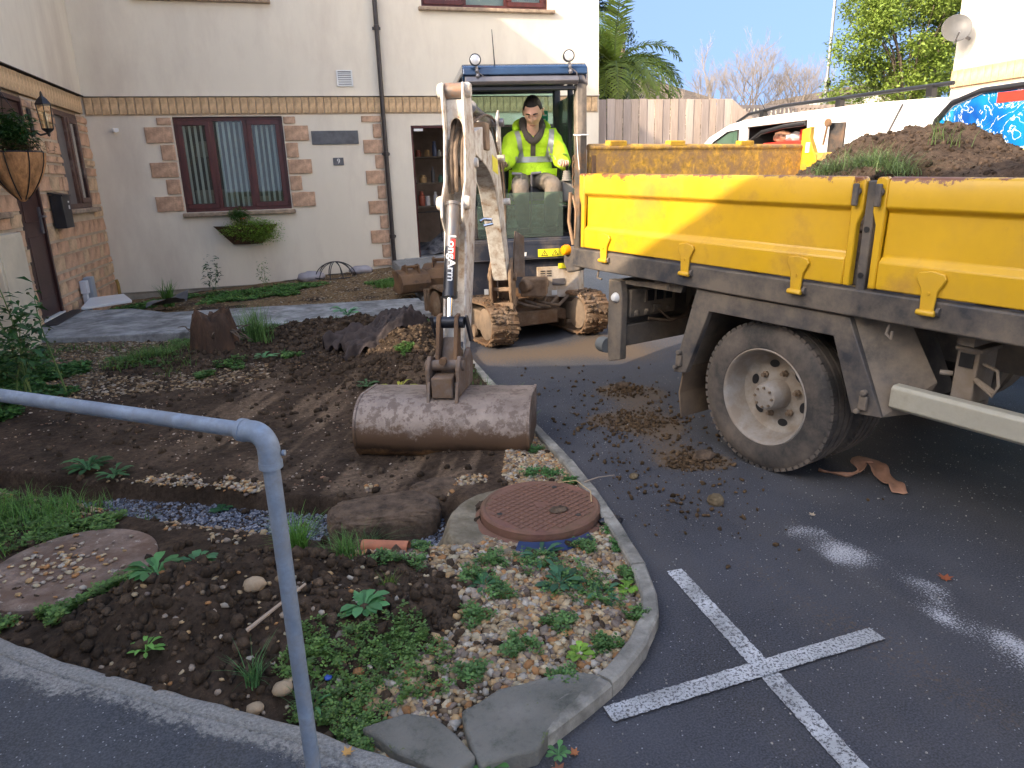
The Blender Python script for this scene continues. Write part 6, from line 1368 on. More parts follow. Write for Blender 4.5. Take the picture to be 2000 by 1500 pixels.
for (a, c_) in zip(rf[:-1], rf[1:]):
    b.prism([(a[0], -.03, a[1]-VZ), (a[0], -1.75, a[1]-VZ), (a[0], -1.75, a[1]-.03-VZ), (a[0], -.03, a[1]-.03-VZ)], (c_[0]-a[0], 0, c_[1]-a[1]))
b.build('roof_and_bonnet', vanw, van, smooth=50)
Vn().prism(zp([(-1.5, -1.76, .35), (3.0, -1.76, .35), (3.05, -1.76, .95), (2.35, -1.76, 1.22), (1.86, -1.76, 1.68), (1.25, -1.76, 1.95), (-1.5, -1.76, 1.95)]), (0, -.04, 0)).build('far_side', vanw, van)
Vn().box(-1.5, -1.45, -1.75, -.06, .35-VZ, 1.95-VZ).build('rear_doors', vanw, van)
Vn().box(-1.45, 3.0, -1.75, -.06, .40-VZ, .46-VZ).build('floor', blackp, van); Vn().box(.96, .99, -1.75, -.06, .46-VZ, 1.94-VZ).build('bulkhead', blackp, van)
q = Vn(); q.tube(zp([(.93, .008, .8), (.90, .008, 1.55), (.82, .008, 1.76), (.66, .008, 1.83), (.30, .008, 1.865), (.0, .008, 1.87)]), .022, 8); q.build('door_seal', blackp, van, smooth=True)
Vn().tube(zp([(-1.2, .012, 1.50), (-.05, .012, 1.52)]), .006, 6).tube(zp([(-1.14, .003, 1.94), (-1.02, .003, 1.72)]), .010, 6).build('slide_rail', exgrey, van)
b = Vn(); b.tube(zp([(1.25, -.12, 1.98), (1.05, -.12, 2.05), (.5, -.12, 2.085), (-1.5, -.12, 2.065)]), .018, 8); b.build('roof_bar', blackp, van, smooth=True)
for u in (-1.3, -.3, .8): Vn().box(u-.03, u+.03, -.15, -.09, 1.98-VZ, 2.07-VZ).build('roof_bar_foot', blackp, van)
for u in (2.35, -.75):
    Vn().lathe([(.2, 0), (.30, .0), (.32, -.04), (.32, -.18), (.2, -.2), (0, -.1)], (u, .01, .32-VZ), (0, 1, 0), 28).build('wheel', tyre, van, smooth=40)
Vn().tube(zp([(1.12, -.5, 1.98), (1.35, -.5, 2.25)]), .005, 5).build('aerial', blackp, van)
tag(Vn().box(.05, .70, -.40, -.05, 1.50-VZ, 1.72-VZ).build('crate', redm, bevel=.012), 'long red plastic crate in the open side door of the white van', 'crate')
tag(Vn().box(.72, .86, -.42, -.08, 1.47-VZ, 1.62-VZ).build('crate', woodp, bevel=.012), 'pale crate at the front edge of the open van door', 'crate')
def rock(name, c, s, seed, m, sub=3, amp=.3, fr=2.0, flat=0, parent=None):
    bm = bmesh.new(); bmesh.ops.create_icosphere(bm, subdivisions=sub, radius=1); P = np.array([v.co[:] for v in bm.verts])
    n = fbm(P[:, 0]*fr+seed*3.1+P[:, 2]*1.7, P[:, 1]*fr-seed*1.3+P[:, 2]*.9, seed, 4, .6)+.5*fbm(P[:, 0]*fr*3+P[:, 2]*4, P[:, 1]*fr*3+seed, seed+5, 3)
    P = P*(1+amp*2*n)[:, None]; P = P*(1+amp*.45*fbm(P[:, 0]*13+P[:, 2]*7, P[:, 1]*13-P[:, 2]*5, seed+9, 4, .7))[:, None]
    if flat: P = np.sign(P)*np.abs(P)**(1-flat)
    P = P*np.array(s)+np.array(c)
    for v, p in zip(bm.verts, P): v.co = p-np.array(c)
    me = bpy.data.meshes.new(name); bm.to_mesh(me); bm.free(); me.materials.append(m); me.polygons.foreach_set('use_smooth', [True]*len(me.polygons))
    o = bpy.data.objects.new(name, me); C.objects.link(o); o.location = Vector(c)-(Vector(parent['_o']) if parent else Vector()); 
    if parent: o.parent = parent
    return o
FVm = lambda u, y, z: tuple(FV @ vec(u, y, z-VZ))
tag(rock('paper_sack', FVm(.55, -.2, 1.77), (.10, .12, .07), 3, cardm), 'crumpled brown paper sack on the red crate in the van', 'sack')
tag(rock('plastic_bag', FVm(.33, -.2, 1.76), (.13, .10, .06), 8, mat('clear_bag', (.5, .5, .5), .25)), 'clear plastic bag on the red crate in the van', 'bag')
tag(Vn().box(.08, .22, -.32, -.12, 1.722-VZ, 1.83-VZ).build('box', redm, bevel=.01), 'small red box standing at the rear end of the red crate', 'box')
tag(MB(FT).prism([(1.18, -2.10, 1.35), (1.30, -2.10, 1.35), (1.30, -2.10, 1.70), (1.18, -2.10, 1.70)], (0, -.02, 0)).build('black_board', mat('black_board', (.03, .03, .032), .7, var=.4, dirt=(.2, .12, .07), damt=.3), bevel=.003), 'black upright board against the far rear corner of the truck bed', 'board')
bv = thing('blue_van', 'van wrapped in bright blue and white marbled print at the right edge', 'van', (4.8, 4.2, .1))
b = Vn(); zq = [(-1.56, 1.60), (-1.60, 1.76), (-1.72, 1.87), (-1.95, 1.935), (-4.6, 1.96), (-4.7, .4), (-1.56, .4)]
b.prism([(u, .13, z-VZ) for u, z in zq], (0, -1.8, 0)); b.build('wrapped_body', wrap, bv, bevel=.02)
Vn().tube([(-1.555, .14, 1.50-VZ), (-1.555, .14, 1.60-VZ), (-1.60, .14, 1.77-VZ), (-1.72, .14, 1.885-VZ), (-1.95, .14, 1.95-VZ), (-4.6, .14, 1.975-VZ)], .022, 8).build('black_trim', blackp, bv, smooth=True)
Vn().box(-4.0, -2.08, .131, .137, 1.85-VZ, 1.92-VZ).build('red_stripe', redm, bv)
for u in (-2.2, -4.0): Vn().lathe([(.2, 0), (.30, 0), (.32, -.04), (.32, -.18), (0, -.2)], (u, .14, .32-VZ), (0, 1, 0), 24).build('wheel', tyre, bv, smooth=40)
# lamp post
lp = thing('lamp_post', 'tall slim grey street lamp post against the blue sky', 'lamp post', (17.5, 22, .3))
MB().tube([(17.45, 22, .3), (17.45, 22, 4.4)], .085, 12).tube([(17.45, 22, 4.4), (17.50, 22, 6.95)], .05, 12).build('pole', mat('lamp_steel', (.26, .27, .28), .5, .3), lp, smooth=40)
MB().box(17.3, 17.9, 21.9, 22.1, 6.95, 7.03).build('lamp_head', exgrey, lp, bevel=.03)
MB().box(17.37, 17.53, 21.9, 21.92, 4.1, 4.3).build('band', blackp, lp)
# distant houses
def house_far(name, lab, x0, x1, y, depth, zw, zr, wm, gable=False):
    h = thing(name, lab, 'house', ((x0+x1)/2, y, .3))
    MB().box(x0, x1, y, y+depth, .2, zw).build('wall', wm, h)
    b = MB(); xm = (x0+x1)/2
    if gable:
        MB().prism([(x0, y+.01, zw), (x1, y+.01, zw), (xm, y+.01, zr-.12)], (0, depth-.02, 0)).build('gable', wm, h)
        b.prism([(x0-.3, y-.3, zw-.15), (xm, y-.3, zr), (xm, y-.3, zr-.12), (x0-.2, y-.3, zw-.27)], (0, depth+.6, 0)); b.prism([(x1+.3, y-.3, zw-.15), (xm, y-.3, zr), (xm, y-.3, zr-.12), (x1+.2, y-.3, zw-.27)], (0, depth+.6, 0))
    else:
        ym = y+depth/2; b.add([(x0-.3, y-.3, zw-.1), (x1+.3, y-.3, zw-.1), (x1-1.6, ym, zr), (x0+.4, ym, zr), (x1+.3, y+depth, zw-.1), (x0-.3, y+depth, zw-.1)], [(0, 1, 2, 3), (1, 4, 2), (3, 2, 4, 5), (0, 3, 5)])
    b.build('roof', rooft, h); return h
h1 = house_far('bungalow', 'distant bungalow with a brown tiled roof behind the palm', 11.5, 18.0, 30, 6, 4.55, 5.75, cream2)
h2 = house_far('bungalow', 'distant pale gable ended house right of the lamp post', 26.6, 32.5, 34, 8, 4.75, 5.75, cream2, True)
MB().prism([(20, 33.9, .2), (26.5, 33.9, .2), (26.5, 33.9, 4.3), (23, 33.9, 4.7), (20, 33.9, 4.3)], (0, 5, 0)).build('annex', cream2, h2)
# trees
def palm(name, lab, c, n, L, col, seed, droop=1.2, trunk=True, up=.5, wl=.30):
    t = thing(name, lab, 'palm tree', (c[0], c[1], .3)); rr = random.Random(seed)
    V = []; F_ = []; Cc = []
    rb = MB()
    for k in range(n):
        az = rr.uniform(0, 2*math.pi); el = rr.uniform(-.1, 1.35); Lk = L*rr.uniform(.8, 1.1); p = Vector(c); d = Vector((math.cos(az)*math.cos(el), math.sin(az)*math.cos(el), math.sin(el))); pts = [p.copy()]; seg = 22
        for i in range(seg): d = (d+Vector((0, 0, -droop/seg*(1+i*.06)))).normalized(); p = p+d*Lk/seg; pts.append(p.copy())
        rb.tube(pts, [.018*(1-i/len(pts))+.004 for i in range(len(pts))], 4)
        cv = rr.uniform(.7, 1.3)
        for i in range(2, seg*2):
            t_ = i/(seg*2); q = pts[min(int(t_*seg), seg-1)].lerp(pts[min(int(t_*seg)+1, seg)], t_*seg % 1); dd = (pts[min(int(t_*seg)+1, seg)]-pts[int(t_*seg)]).normalized(); sd_ = dd.cross(Vector((0, 0, 1))).normalized(); nn_ = sd_.cross(dd)
            for sgn in (-1, 1):
                ll = wl*math.sin(math.pi*(.12+.85*t_))*rr.uniform(.85, 1.1); e = q+sd_*sgn*ll*.75+dd*ll*.55+nn_*ll*rr.uniform(-.1, .35)-Vector((0, 0, ll*.25)); m_ = q.lerp(e, .5)+nn_*ll*.12; wv = dd*.024
                o = len(V); V += [q-wv*.5, q+wv*.5, m_+wv, m_-wv, e]; F_ += [[o, o+1, o+2, o+3], [o+3, o+2, o+4, o+4]]; g = cv*rr.uniform(.8, 1.2); Cc += [[v*g for v in col]]*5
    tri = np.array([[f[0], f[1], f[2]] for f in F_ if f[2] != f[3]]+[[f[0], f[2], f[3]] for f in F_ if f[2] != f[3] and f[3] != f[2] and len(set(f)) == 4]+[[f[0], f[1], f[2]] for f in F_ if len(set(f)) == 3])
    o = rawmesh('fronds', np.array([v[:] for v in V]), tri, leafm, np.clip(np.array(Cc), 0, .9)); attach(o, t)
    rb.build('frond_stems', MT['frond'] if 'frond' in MT else mat('frond', (.25, .30, .08), .6), t, smooth=True)['kind'] = 'stuff'
    if trunk: MB().tube([(c[0], c[1], .2), (c[0]+.05, c[1], c[2]*.5), c], [.22, .2, .17], 12).build('trunk', barkm, t, smooth=True)
    return t
palm('palm_tree', 'feathery green palm with arching fronds beside the corner of the cream house', (6.85, 15.6, 3.75), 38, 2.0, (.40, .48, .08), 4, wl=.46)
palm('palm_tree', 'taller dark palm rising at the house edge above the feathery palm', (7.3, 18.5, 5.4), 40, 1.2, (.05, .09, .04), 12, .8, wl=.22)
palm('palm_tree', 'spiky palm top showing beside the right hand house', (23.4, 23.4, 7.5), 46, 1.9, (.17, .24, .06), 9, .9, wl=.34)
def tree(name, lab, x, y, clumps, leafsz, col, trunk_r, z0=.3, cat='tree', n=900):
    t = thing(name, lab, cat, (x, y, z0)); tb = MB(); zt = min(c[2] for c in clumps)
    tb.tube([(x, y, z0), (x+.05, y, zt*.6), (x, y, zt)], [trunk_r, trunk_r*.8, trunk_r*.6], 10)
    for c in clumps: tb.tube([(x, y, zt*.7), ((x+c[0])/2, (y+c[1])/2, (zt+c[2])/2), (c[0], c[1], c[2])], [trunk_r*.4, trunk_r*.25, trunk_r*.1], 6)
    tb.build('trunk', barkm, t, smooth=True)
    Vs = []; allo = []
    for i, c in enumerate(clumps):
        o = leafcloud('crown', c[0], c[1], c[2], c[3], c[3], c[3]*.8, int(n*c[3]**2), leafsz, [v*(.8+.4*((i*37) % 10)/10) for v in col], None, var=.45, shell=.35, lean=1.3)
        allo.append(o)
    me0 = allo[0].data; bm = bmesh.new()
    for o in allo: bm.from_mesh(o.data)
    bm.to_mesh(me0); bm.free()
    for o in allo[1:]: bpy.data.objects.remove(o)
    attach(allo[0], t); return t
rr = random.Random(6); cl = [(19.4+rr.uniform(-1.9, 2.4), 20.5+rr.uniform(-1, 1.2), 4.9+rr.uniform(-1.5, 2.2), rr.uniform(.45, .85)) for k in range(34)]
tree('broadleaf_tree', 'full green broadleaf tree between the lamp post and the right house', 19.6, 20.6, cl, .12, (.20, .28, .045), .12, n=2600)
cl = [(10.6+rr.uniform(-.5, .5)*(6.6-z)*.5, 24+rr.uniform(-.5, .5), z, .25+.16*(6.4-z)) for z in [2.6+.3*k for k in range(13)] for q in range(2)]
tree('conifer', 'dark conifer top behind the palm', 10.6, 24, cl, .11, (.035, .065, .05), .15, n=1300)
cl = [(4.9+k*.62+rr.uniform(-.2, .2), 14.6+rr.uniform(-.3, .3), 2.1+rr.uniform(-.3, .75 if k < 5 else .3), .5) for k in range(8) for q in range(2)]
tree('hedge', 'dense dark green shrubs behind the fence under the palm', 6.5, 14.6, cl, .09, (.045, .085, .03), .08, cat='hedge', n=1900)
cl = [(8+k*1.9+rr.uniform(-.4, .4), 37+rr.uniform(-1, 1), 2.4+rr.uniform(-.5, .9), rr.uniform(1.1, 1.6)) for k in range(20)]
tree('distant_hedge', 'far line of hedges and scrub beyond the fences', 25, 37, cl, .22, (.07, .09, .035), .1, cat='hedge', n=260)
def bare(name, lab, x, y, z, stems, L, seed, col=barkm, lev=6, sp=.5, r0=.07):
    t = thing(name, lab, 'tree', (x, y, z)); rr = random.Random(seed); b = MB()
    def gr(p, d, l, r, k):
        if k == 0: return
        q = p; pts = [p]; dd = d.copy()
        for i in range(3): dd = (dd+Vector((rr.uniform(-1, 1), rr.uniform(-1, 1), rr.uniform(-.6, .9)))*.17).normalized(); q = q+dd*l/3; pts.append(q)
        b.tube(pts, [r, r*.9, r*.78, r*.65], 3 if k < 4 else 6, cap=False)
        for j in range(2 if k > 4 else rr.choice([3, 3, 4])):
            nd = (dd+Vector((rr.uniform(-1, 1), rr.uniform(-1, 1), rr.uniform(-.35, .9)))*sp*1.3).normalized(); gr(pts[rr.choice([2, 3, 3])], nd, l*rr.uniform(.66, .86), r*.62, k-1)
    for s_ in range(stems): 
        a = rr.uniform(0, 6.28); gr(Vector((x+rr.uniform(-.3, .3), y, z)), Vector((math.cos(a)*.55, math.sin(a)*.4, 1)).normalized(), L, r0, lev)
    b.build('branches', col, t, smooth=True); return t
twig = mat('pale_twigs', (.20, .165, .13), .9)
bare('bare_tree', 'wide leafless tree with tangled twigs behind the fence', 16.4, 26, 1.5, 5, 1.45, 3, twig, 7, .62, .055)
bare('bare_tree', 'denser leafless tree to the right behind the white van', 18.9, 25, 1.6, 6, 1.15, 11, twig, 7, .55, .05)
bare('bare_tree', 'small leafless shrub poking up right of the palm fronds', 12.6, 22, 1.8, 4, .95, 21, twig, 6, .5, .035)
# ==================================================================== GARDEN CONTENTS
I1, F1 = icos(1); I2, F2 = icos(2)
NB = np.array
PAL = NB([[.60, .47, .29], [.56, .38, .19], [.52, .27, .11], [.55, .50, .42], [.40, .33, .26], [.26, .20, .16], [.62, .53, .36], [.36, .26, .16], [.50, .36, .20]])
def sample(n, x0, x1, y0, y1, dens):
    xs_, ys_ = RG.uniform(x0, x1, n), RG.uniform(y0, y1, n); d = dens(xs_, ys_)*inpoly(xs_, ys_, GARD); k = RG.uniform(0, 1, n) < d; return xs_[k], ys_[k]
MHC = (.845, 2.68)
def mh(x, y, r=.29): return np.hypot(x-MHC[0], y-MHC[1]) > r
lidc = (-1.02, 2.87)
def lumps(k, sub=2):
    out = []
    v, f = icos(sub)
    for q in range(k):
        n_ = fbm(v[:, 0]*1.6+q*5+v[:, 2]*1.1, v[:, 1]*1.6-q*3+v[:, 2]*.7, 200+q, 3); out.append((v*(1+1.0*n_)[:, None]*NB([1, .85, .75])*RG.uniform(.8, 1.2, 3), f))
    return out
def scatter_multi(name, tmpls, P, Rm, S, c, m, jit, rng, smooth=False):
    k = RG.integers(0, len(tmpls), len(P)); os_ = []
    for q, (tv, tf) in enumerate(tmpls):
        i = k == q
        if i.any(): os_.append(scatter(name, tv, tf, P[i], Rm[i], S[i], c[i], m, jit, rng, smooth))
    bm = bmesh.new()
    for o in os_: bm.from_mesh(o.data)
    bm.to_mesh(os_[0].data); bm.free()
    for o in os_[1:]: bpy.data.objects.remove(o)
    return os_[0]
_v = lumps(5, 1)
for q_, xc_ in enumerate((-.46, .47)):
    n = 230; yy = RG.uniform(0, .42, n); a_ = RG.uniform(-.5, math.pi*.95, n); px = xc_+RG.uniform(-.12, .12, n); py = .21-np.sin(a_)*.200; pz = .21+np.cos(a_)*.200; far_ = RG.uniform(0, 1, n) < .35; py = np.where(far_, RG.uniform(.2, 1.2, n), py); pz = np.where(far_, .40, pz); pz = np.maximum(pz, .012)
    P = np.stack([px, py, pz], 1) @ NB(FTk.to_3x3()).T+NB(FTk.translation); s_ = .004+.020*RG.uniform(0, 1, n)**3
    o = scatter_multi('caked_mud', _v, P, rotm(RG, n), np.repeat(s_[:, None], 3, 1), NB([[.17, .12, .08]])*RG.uniform(.5, 1.25, (n, 1)), soilm, .1, RG); attach(o, TRK[q_]); o['kind'] = 'stuff'
def pebbles(name, x, y, smin, smax, pal, flat=.6, lift=.25, jit=.22, tilt=.7, tmpl=(I1, F1)):
    n = len(x); s_ = RG.uniform(smin, smax, n)*RG.choice([.7, 1, 1, 1.3], n); z = gh(x, y)+s_*lift
    S = np.stack([s_*RG.uniform(.8, 1.4, n), s_*RG.uniform(.7, 1.1, n), s_*RG.uniform(flat*.7, flat*1.2, n)], 1)
    c = pal[RG.integers(0, len(pal), n)]*RG.uniform(.65, 1.15, (n, 1))
    return scatter(name, tmpl[0], tmpl[1], np.stack([x, y, z], 1), rotm(RG, n, tilt), S, c, pebm, jit, RG)
patch = lambda x, y, s, t: fbm(x*s, y*s, t, 3)+.5
gd = lambda x, y: sst(-.15, .12, x)*sst(2.66, 2.58, y)*(1-sst(.25, .55, rough_mask(x, y)))*mh(x, y, .285)*(.45+.55*sst(.30, .46, patch(x, y, 5, 101)))
x, y = sample(19000, -.25, 1.15, 1.42, 2.7, gd)
tag(pebbles('gravel', x, y, .006, .0155, PAL), 'loose cream, orange and grey flint gravel inside the curved kerb', 'gravel', kind='stuff')
kb = lambda x, y: (x > 1.15-.04-.30*sst(2.5, 3.0, y)+.12*sst(3.1, 3.6, y))*mh(x, y, .28)*.8
x, y = sample(9000, .7, 1.15, 2.55, 3.7, kb); x2, y2 = sample(5000, .15, .75, 2.95, 3.45, lambda x, y: .35*sst(.5, .62, patch(x, y, 6, 103)))
x3, y3 = sample(7000, -1.75, -.3, 2.5, 4.1, lambda x, y: (((y < neary(x)+.03) & (y > neary(x)-.24))*.75+(y < 2.66)*(x < -.85)*.7)*sst(.38, .5, patch(x, y, 5, 104))*(np.hypot(x-lidc[0], y-lidc[1]) > .27))
x4, y4 = sample(2600, -1.15, -.35, 3.5, 4.1, lambda x, y: (y > cuty(x)+.01)*(y < cuty(x)+.17)*sst(.35, .5, patch(x, y, 5, 105)))
x5, y5 = sample(700, -.75, .3, 1.7, 2.6, lambda x, y: .5+0*x)
tag(pebbles('gravel', np.concatenate([x, x2, x3, x4, x5]), np.concatenate([y, y2, y3, y4, y5]), .005, .013, PAL), 'scattered gravel along the trench, kerb and soil heap', 'gravel', kind='stuff')
BL = NB([[.20, .23, .30], [.13, .15, .20], [.30, .33, .40], [.09, .10, .13], [.38, .40, .45]])
x, y = sample(26000, -1.35, .47, 2.6, 4.0, lambda x, y: (y < cuty(x)-.01)*(y > neary(x)-.05)*sst(.34, .44, patch(x, y, 4, 106)+.12*sst(-1.2, -.6, x))*1.0)
tag(pebbles('slate_chippings', x, y, .0045, .009, BL, flat=.5, tilt=1.2), 'blue grey slate chippings lying in the shallow trench', 'gravel', kind='stuff')
x, y = sample(9000, -2.6, 1.1, 3.3, 6.4, lambda x, y: (y > cuty(x)+.03)*(.12+.5*sst(.5, .62, patch(x, y, 2.5, 107)))*(1-.5*sst(-.5, .5, x)))
tag(pebbles('stone_chips', x, y, .003, .0085, NB([[.55, .42, .30], [.40, .30, .22], [.6, .5, .4], [.20, .15, .12], [.35, .2, .13]]), flat=.45, tilt=.5), 'small pale stone chips pressed into the dug brown soil', 'stone chips', kind='stuff')
x, y = sample(9000, -2.6, -.4, 5.6, 7.5, lambda x, y: (1-sst(.15, .4, rough_mask(x, y)))*.8); xb, yb2 = sample(9000, -2.7, 1.2, 8.6, 11.4, lambda x, y: (.3+.7*sst(-.4, .4, x))*.8)
tag(pebbles('bark_mulch', np.concatenate([x, xb]), np.concatenate([y, yb2]), .007, .018, NB([[.40, .27, .14], [.30, .19, .10], [.48, .36, .22], [.2, .14, .09], [.5, .42, .32]]), flat=.25, tilt=.5, lift=.15), 'tan bark mulch and chippings on the planting strips either side of the path', 'mulch', kind='stuff')
# soil crumbs and clods on the heaps
x, y = sample(26000, -1.7, 1.15, 1.5, 7.5, lambda x, y: rough_mask(x, y)*.9+.10)
n = len(x); s_ = .004+.022*RG.uniform(0, 1, n)**3; z = gh(x, y)+s_*.3; c = NB([[.075, .053, .036]])+RG.uniform(0, 1, (n, 1))**2*NB([[.11, .08, .055]])
tag(scatter('soil_crumbs', I1, F1, np.stack([x, y, z], 1), rotm(RG, n), np.stack([s_*RG.uniform(.8, 1.3, n), s_, s_*.8], 1), c, soilm, .28, RG), 'loose crumbs and small clods of dark soil', 'soil', kind='stuff')
x, y = sample(1500, -1.1, 1.1, 1.6, 7.0, lambda x, y: rough_mask(x, y)*.55); n = len(x); s_ = .010+.030*RG.uniform(0, 1, n)**2; c = NB([[.10, .072, .05]])*RG.uniform(.7, 1.5, (n, 1))
tag(scatter_multi('soil_clods', lumps(7), np.stack([x, y, gh(x, y)+s_*.15], 1), rotm(RG, n), np.stack([s_*RG.uniform(.8, 1.4, n), s_, s_*.75], 1), c, soilm, .20, RG), 'fist sized lumps of dug soil on the heaps', 'soil', kind='stuff')
# crumbs on the driveway and truck load
x = np.concatenate([RG.normal(2.0, .10, 350), RG.normal(1.75, .14, 900), RG.normal(1.80, .08, 500), RG.normal(1.75, .35, 700), RG.normal(1.5, .2, 300)]); y = np.concatenate([RG.normal(4.30, .07, 350), RG.normal(3.70, .12, 900), RG.normal(3.05, .07, 500), RG.normal(3.7, .6, 700), RG.normal(2.8, .35, 300)])
k = (x > 1.24); x, y = x[k], y[k]; n = len(x); s_ = .0018+.012*RG.uniform(0, 1, n)**4
tag(scatter('spilled_soil', I1, F1, np.stack([x, y, s_*.4+.003], 1), rotm(RG, n), np.stack([s_*1.3, s_, s_*.7], 1), NB([[.16, .105, .06]])*RG.uniform(.5, 1.5, (n, 1)), soilm, .28, RG), 'brown soil crumbs spilled on the driveway beside the truck wheel', 'soil', kind='stuff')
u = RG.uniform(-1.8, 1.2, 9000); w_ = RG.uniform(-1.9, -.2, 9000); n = 9000; s_ = .003+.013*RG.uniform(0, 1, n)**3; hz2 = bedh(u, w_); P = np.stack([u, w_, hz2], 1) @ NB(FT.to_3x3()).T+NB(FT.translation)
tag(scatter('soil_crumbs', I1, F1, P, rotm(RG, n), np.stack([s_*1.2, s_, s_*.8], 1), NB([[.10, .07, .05]])*RG.uniform(.4, 1.6, (n, 1)), soilm, .28, RG), 'crumbs and root bits over the soil in the truck', 'soil', kind='stuff')
# litter grit on tarmac
x, y = RG.uniform(.6, 4, 2600), RG.uniform(1.0, 4.6, 2600); k = ~inpoly(x, y, ROADHOLE) & ~inpoly(x, y, PAVE); x, y = x[k], y[k]; n = len(x); s_ = RG.uniform(.0012, .004, n)
tag(scatter('grit', I1, F1, np.stack([x, y, s_*.4], 1), rotm(RG, n), np.stack([s_, s_, s_*.6], 1), NB([[.4, .38, .35]])*RG.uniform(.3, 1.3, (n, 1)), pebm, .2, RG), 'fine pale grit scattered on the driveway', 'grit', kind='stuff')
clodm = mat('clod_soil', (.125, .085, .055), .95, var=.5, vs=14, bump=1, bs=50, dirt=(.19, .13, .085), damt=.35, ds=9)
clod2 = mat('dry_clod', (.20, .15, .085), .95, var=.5, vs=16, bump=1, bs=50)
stonem = mat('buff_field_stone', (.46, .36, .24), .85, var=.3, vs=10, bump=.5, dirt=(.2, .13, .08), damt=.3)
tag(rock('soil_slab', (.21, 3.05, -.085), (.25, .15, .10), 2, clodm, 6, .17, 2.6, .5), 'large broken block of soil with weeds on top, left of the manhole cover', 'soil block')
tag(rock('soil_slab', (.50, 3.19, -.06), (.15, .10, .075), 7, clodm, 6, .18, 2.6, .4), 'smaller cracked soil block between the large block and the manhole cover', 'soil block')
tag(rock('clod', (1.63, 2.56, .018), (.036, .032, .032), 4, clod2, 3, .18), 'round straw coloured clod alone on the driveway', 'clod')
tag(rock('clod', (1.41, 2.94, .012), (.022, .02, .016), 9, clod2, 3, .2), 'small brown clod on the driveway near the kerb', 'clod')
tag(rock('clod', (2.0, 4.38, .02), (.055, .04, .028), 14, clodm, 3, .25), 'dark clod of the furthest soil patch behind the mud flap', 'clod')
tag(rock('clod', (1.86, 3.05, .016), (.06, .05, .025), 15, clodm, 3, .3), 'reddish brown clod in front of the truck wheel', 'clod')
for (sx_, sy_, sz_, sc_, lab) in ((-.28, 2.19, .0, .030, 'rough buff stone in the middle of the soil heap'), (-.20, 1.82, .0, .024, 'pale stone at the near right foot of the soil heap'), (-.275, 1.79, .0, .020, 'tan upright stone beside the pavement edging'), (-.32, 1.775, 0, .018, 'small cream stone at the bottom of the soil heap'), (-.52, 2.55, 0, .024, 'grey quartz stone near the top of the soil heap'), (-.56, 2.62, 0, .02, 'purple grey stone high on the soil heap')):
    tag(rock('stone', (sx_, sy_, gz(sx_, sy_)+sc_*.4), (sc_*1.2, sc_, sc_*.8), int(abs(sx_)*100), stonem if 'grey' not in lab else mat('grey_stone', (.36, .34, .36), .7) if 'grey_stone' not in MT else MT['grey_stone'], 3, .16), lab, 'stone')
# manhole
mhb = thing('manhole_cover', 'round rusty iron manhole cover with a chequered top beside the kerb', 'manhole cover', (MHC[0], MHC[1], .03))
MB().lathe([(.30, -.12), (.292, .012), (.272, .028), (.262, .030), (.262, .0)], (MHC[0], MHC[1], .0), (0, 0, 1), 64, False).build('frame_ring', covm, mhb, smooth=40)
MB().lathe([(.258, -.02), (.258, .062), (.250, .070), (.240, .0705), (.234, .066), (0, .066)], (MHC[0], MHC[1], .0), (0, 0, 1), 64).build('cover_plate', covm, mhb, smooth=35)
bb = MB().add([(-.012, -.012, 0), (.012, -.012, 0), (.012, .012, 0), (-.012, .012, 0), (-.0105, -.0105, .0045), (.0105, -.0105, .0045), (.0105, .0105, .0045), (-.0105, .0105, .0045)], [(4, 5, 6, 7), (0, 1, 5, 4), (1, 2, 6, 5), (2, 3, 7, 6), (3, 0, 4, 7)])
me = bpy.data.meshes.new('tread_block'); me.from_pydata([tuple(p) for p in bb.v], [], bb.f); me.materials.append(covm)
an = R(28)
for i in range(-8, 9):
    for j in range(-8, 9):
        px, py = i*.0278, j*.0278
        if math.hypot(px, py) > .218 or (abs(i) < 2 and abs(j) < 1): continue
        put(me, 'tread_block', mhb, (MHC[0]+px*math.cos(an)-py*math.sin(an), MHC[1]+px*math.sin(an)+py*math.cos(an), .0655), an)
MB().lathe([(.03, 0), (.03, .004), (0, .004)], (MHC[0], MHC[1], .0662), (0, 0, 1), 4).build('centre_boss', covm, mhb)
for a in (.9, 3.3, 5.4): MB().lathe([(.012, 0), (.012, .0006), (0, .0006)], (MHC[0]+.19*math.cos(a), MHC[1]+.19*math.sin(a), .0705), (0, 0, 1), 14).build('key_hole', blackp, mhb)
tag(rock('soil_lump', (.90, 2.60, .075), (.04, .03, .008), 31, clodm, 3, .35), 'flat crumb of dark soil lying on the manhole cover', 'clod')
# concrete haunch: ring sector
aa_ = np.linspace(R(95), R(235), 60); rr_ = np.linspace(.262, .47, 26); Ag, Rg = np.meshgrid(aa_, rr_)
edge = .40+.055*np.sin(Ag*2.3+.4)+.05*fbm(Ag*3, Ag*0, 120, 3)+.02
t_ = (Rg-.262)/(.47-.262); Rr_ = .262+t_*(edge-.262); Zh = .018+.012*np.sin(t_*2)-.14*sst(.62, 1.0, t_)+.016*fbm(Rr_*np.cos(Ag)*14, Rr_*np.sin(Ag)*14, 121, 4)
id_ = np.arange(Ag.size).reshape(Ag.shape); Ff = np.stack([id_[:-1, :-1], id_[:-1, 1:], id_[1:, 1:], id_[1:, :-1]], -1).reshape(-1, 4)
tag(rawmesh('concrete_haunch', np.stack([MHC[0]+(Rr_*np.cos(Ag)).ravel(), MHC[1]+(Rr_*np.sin(Ag)).ravel(), Zh.ravel()], 1), Ff[:, ::-1], haunch, None, True), 'rough crumbling concrete collar on the left of the manhole cover', 'concrete collar')
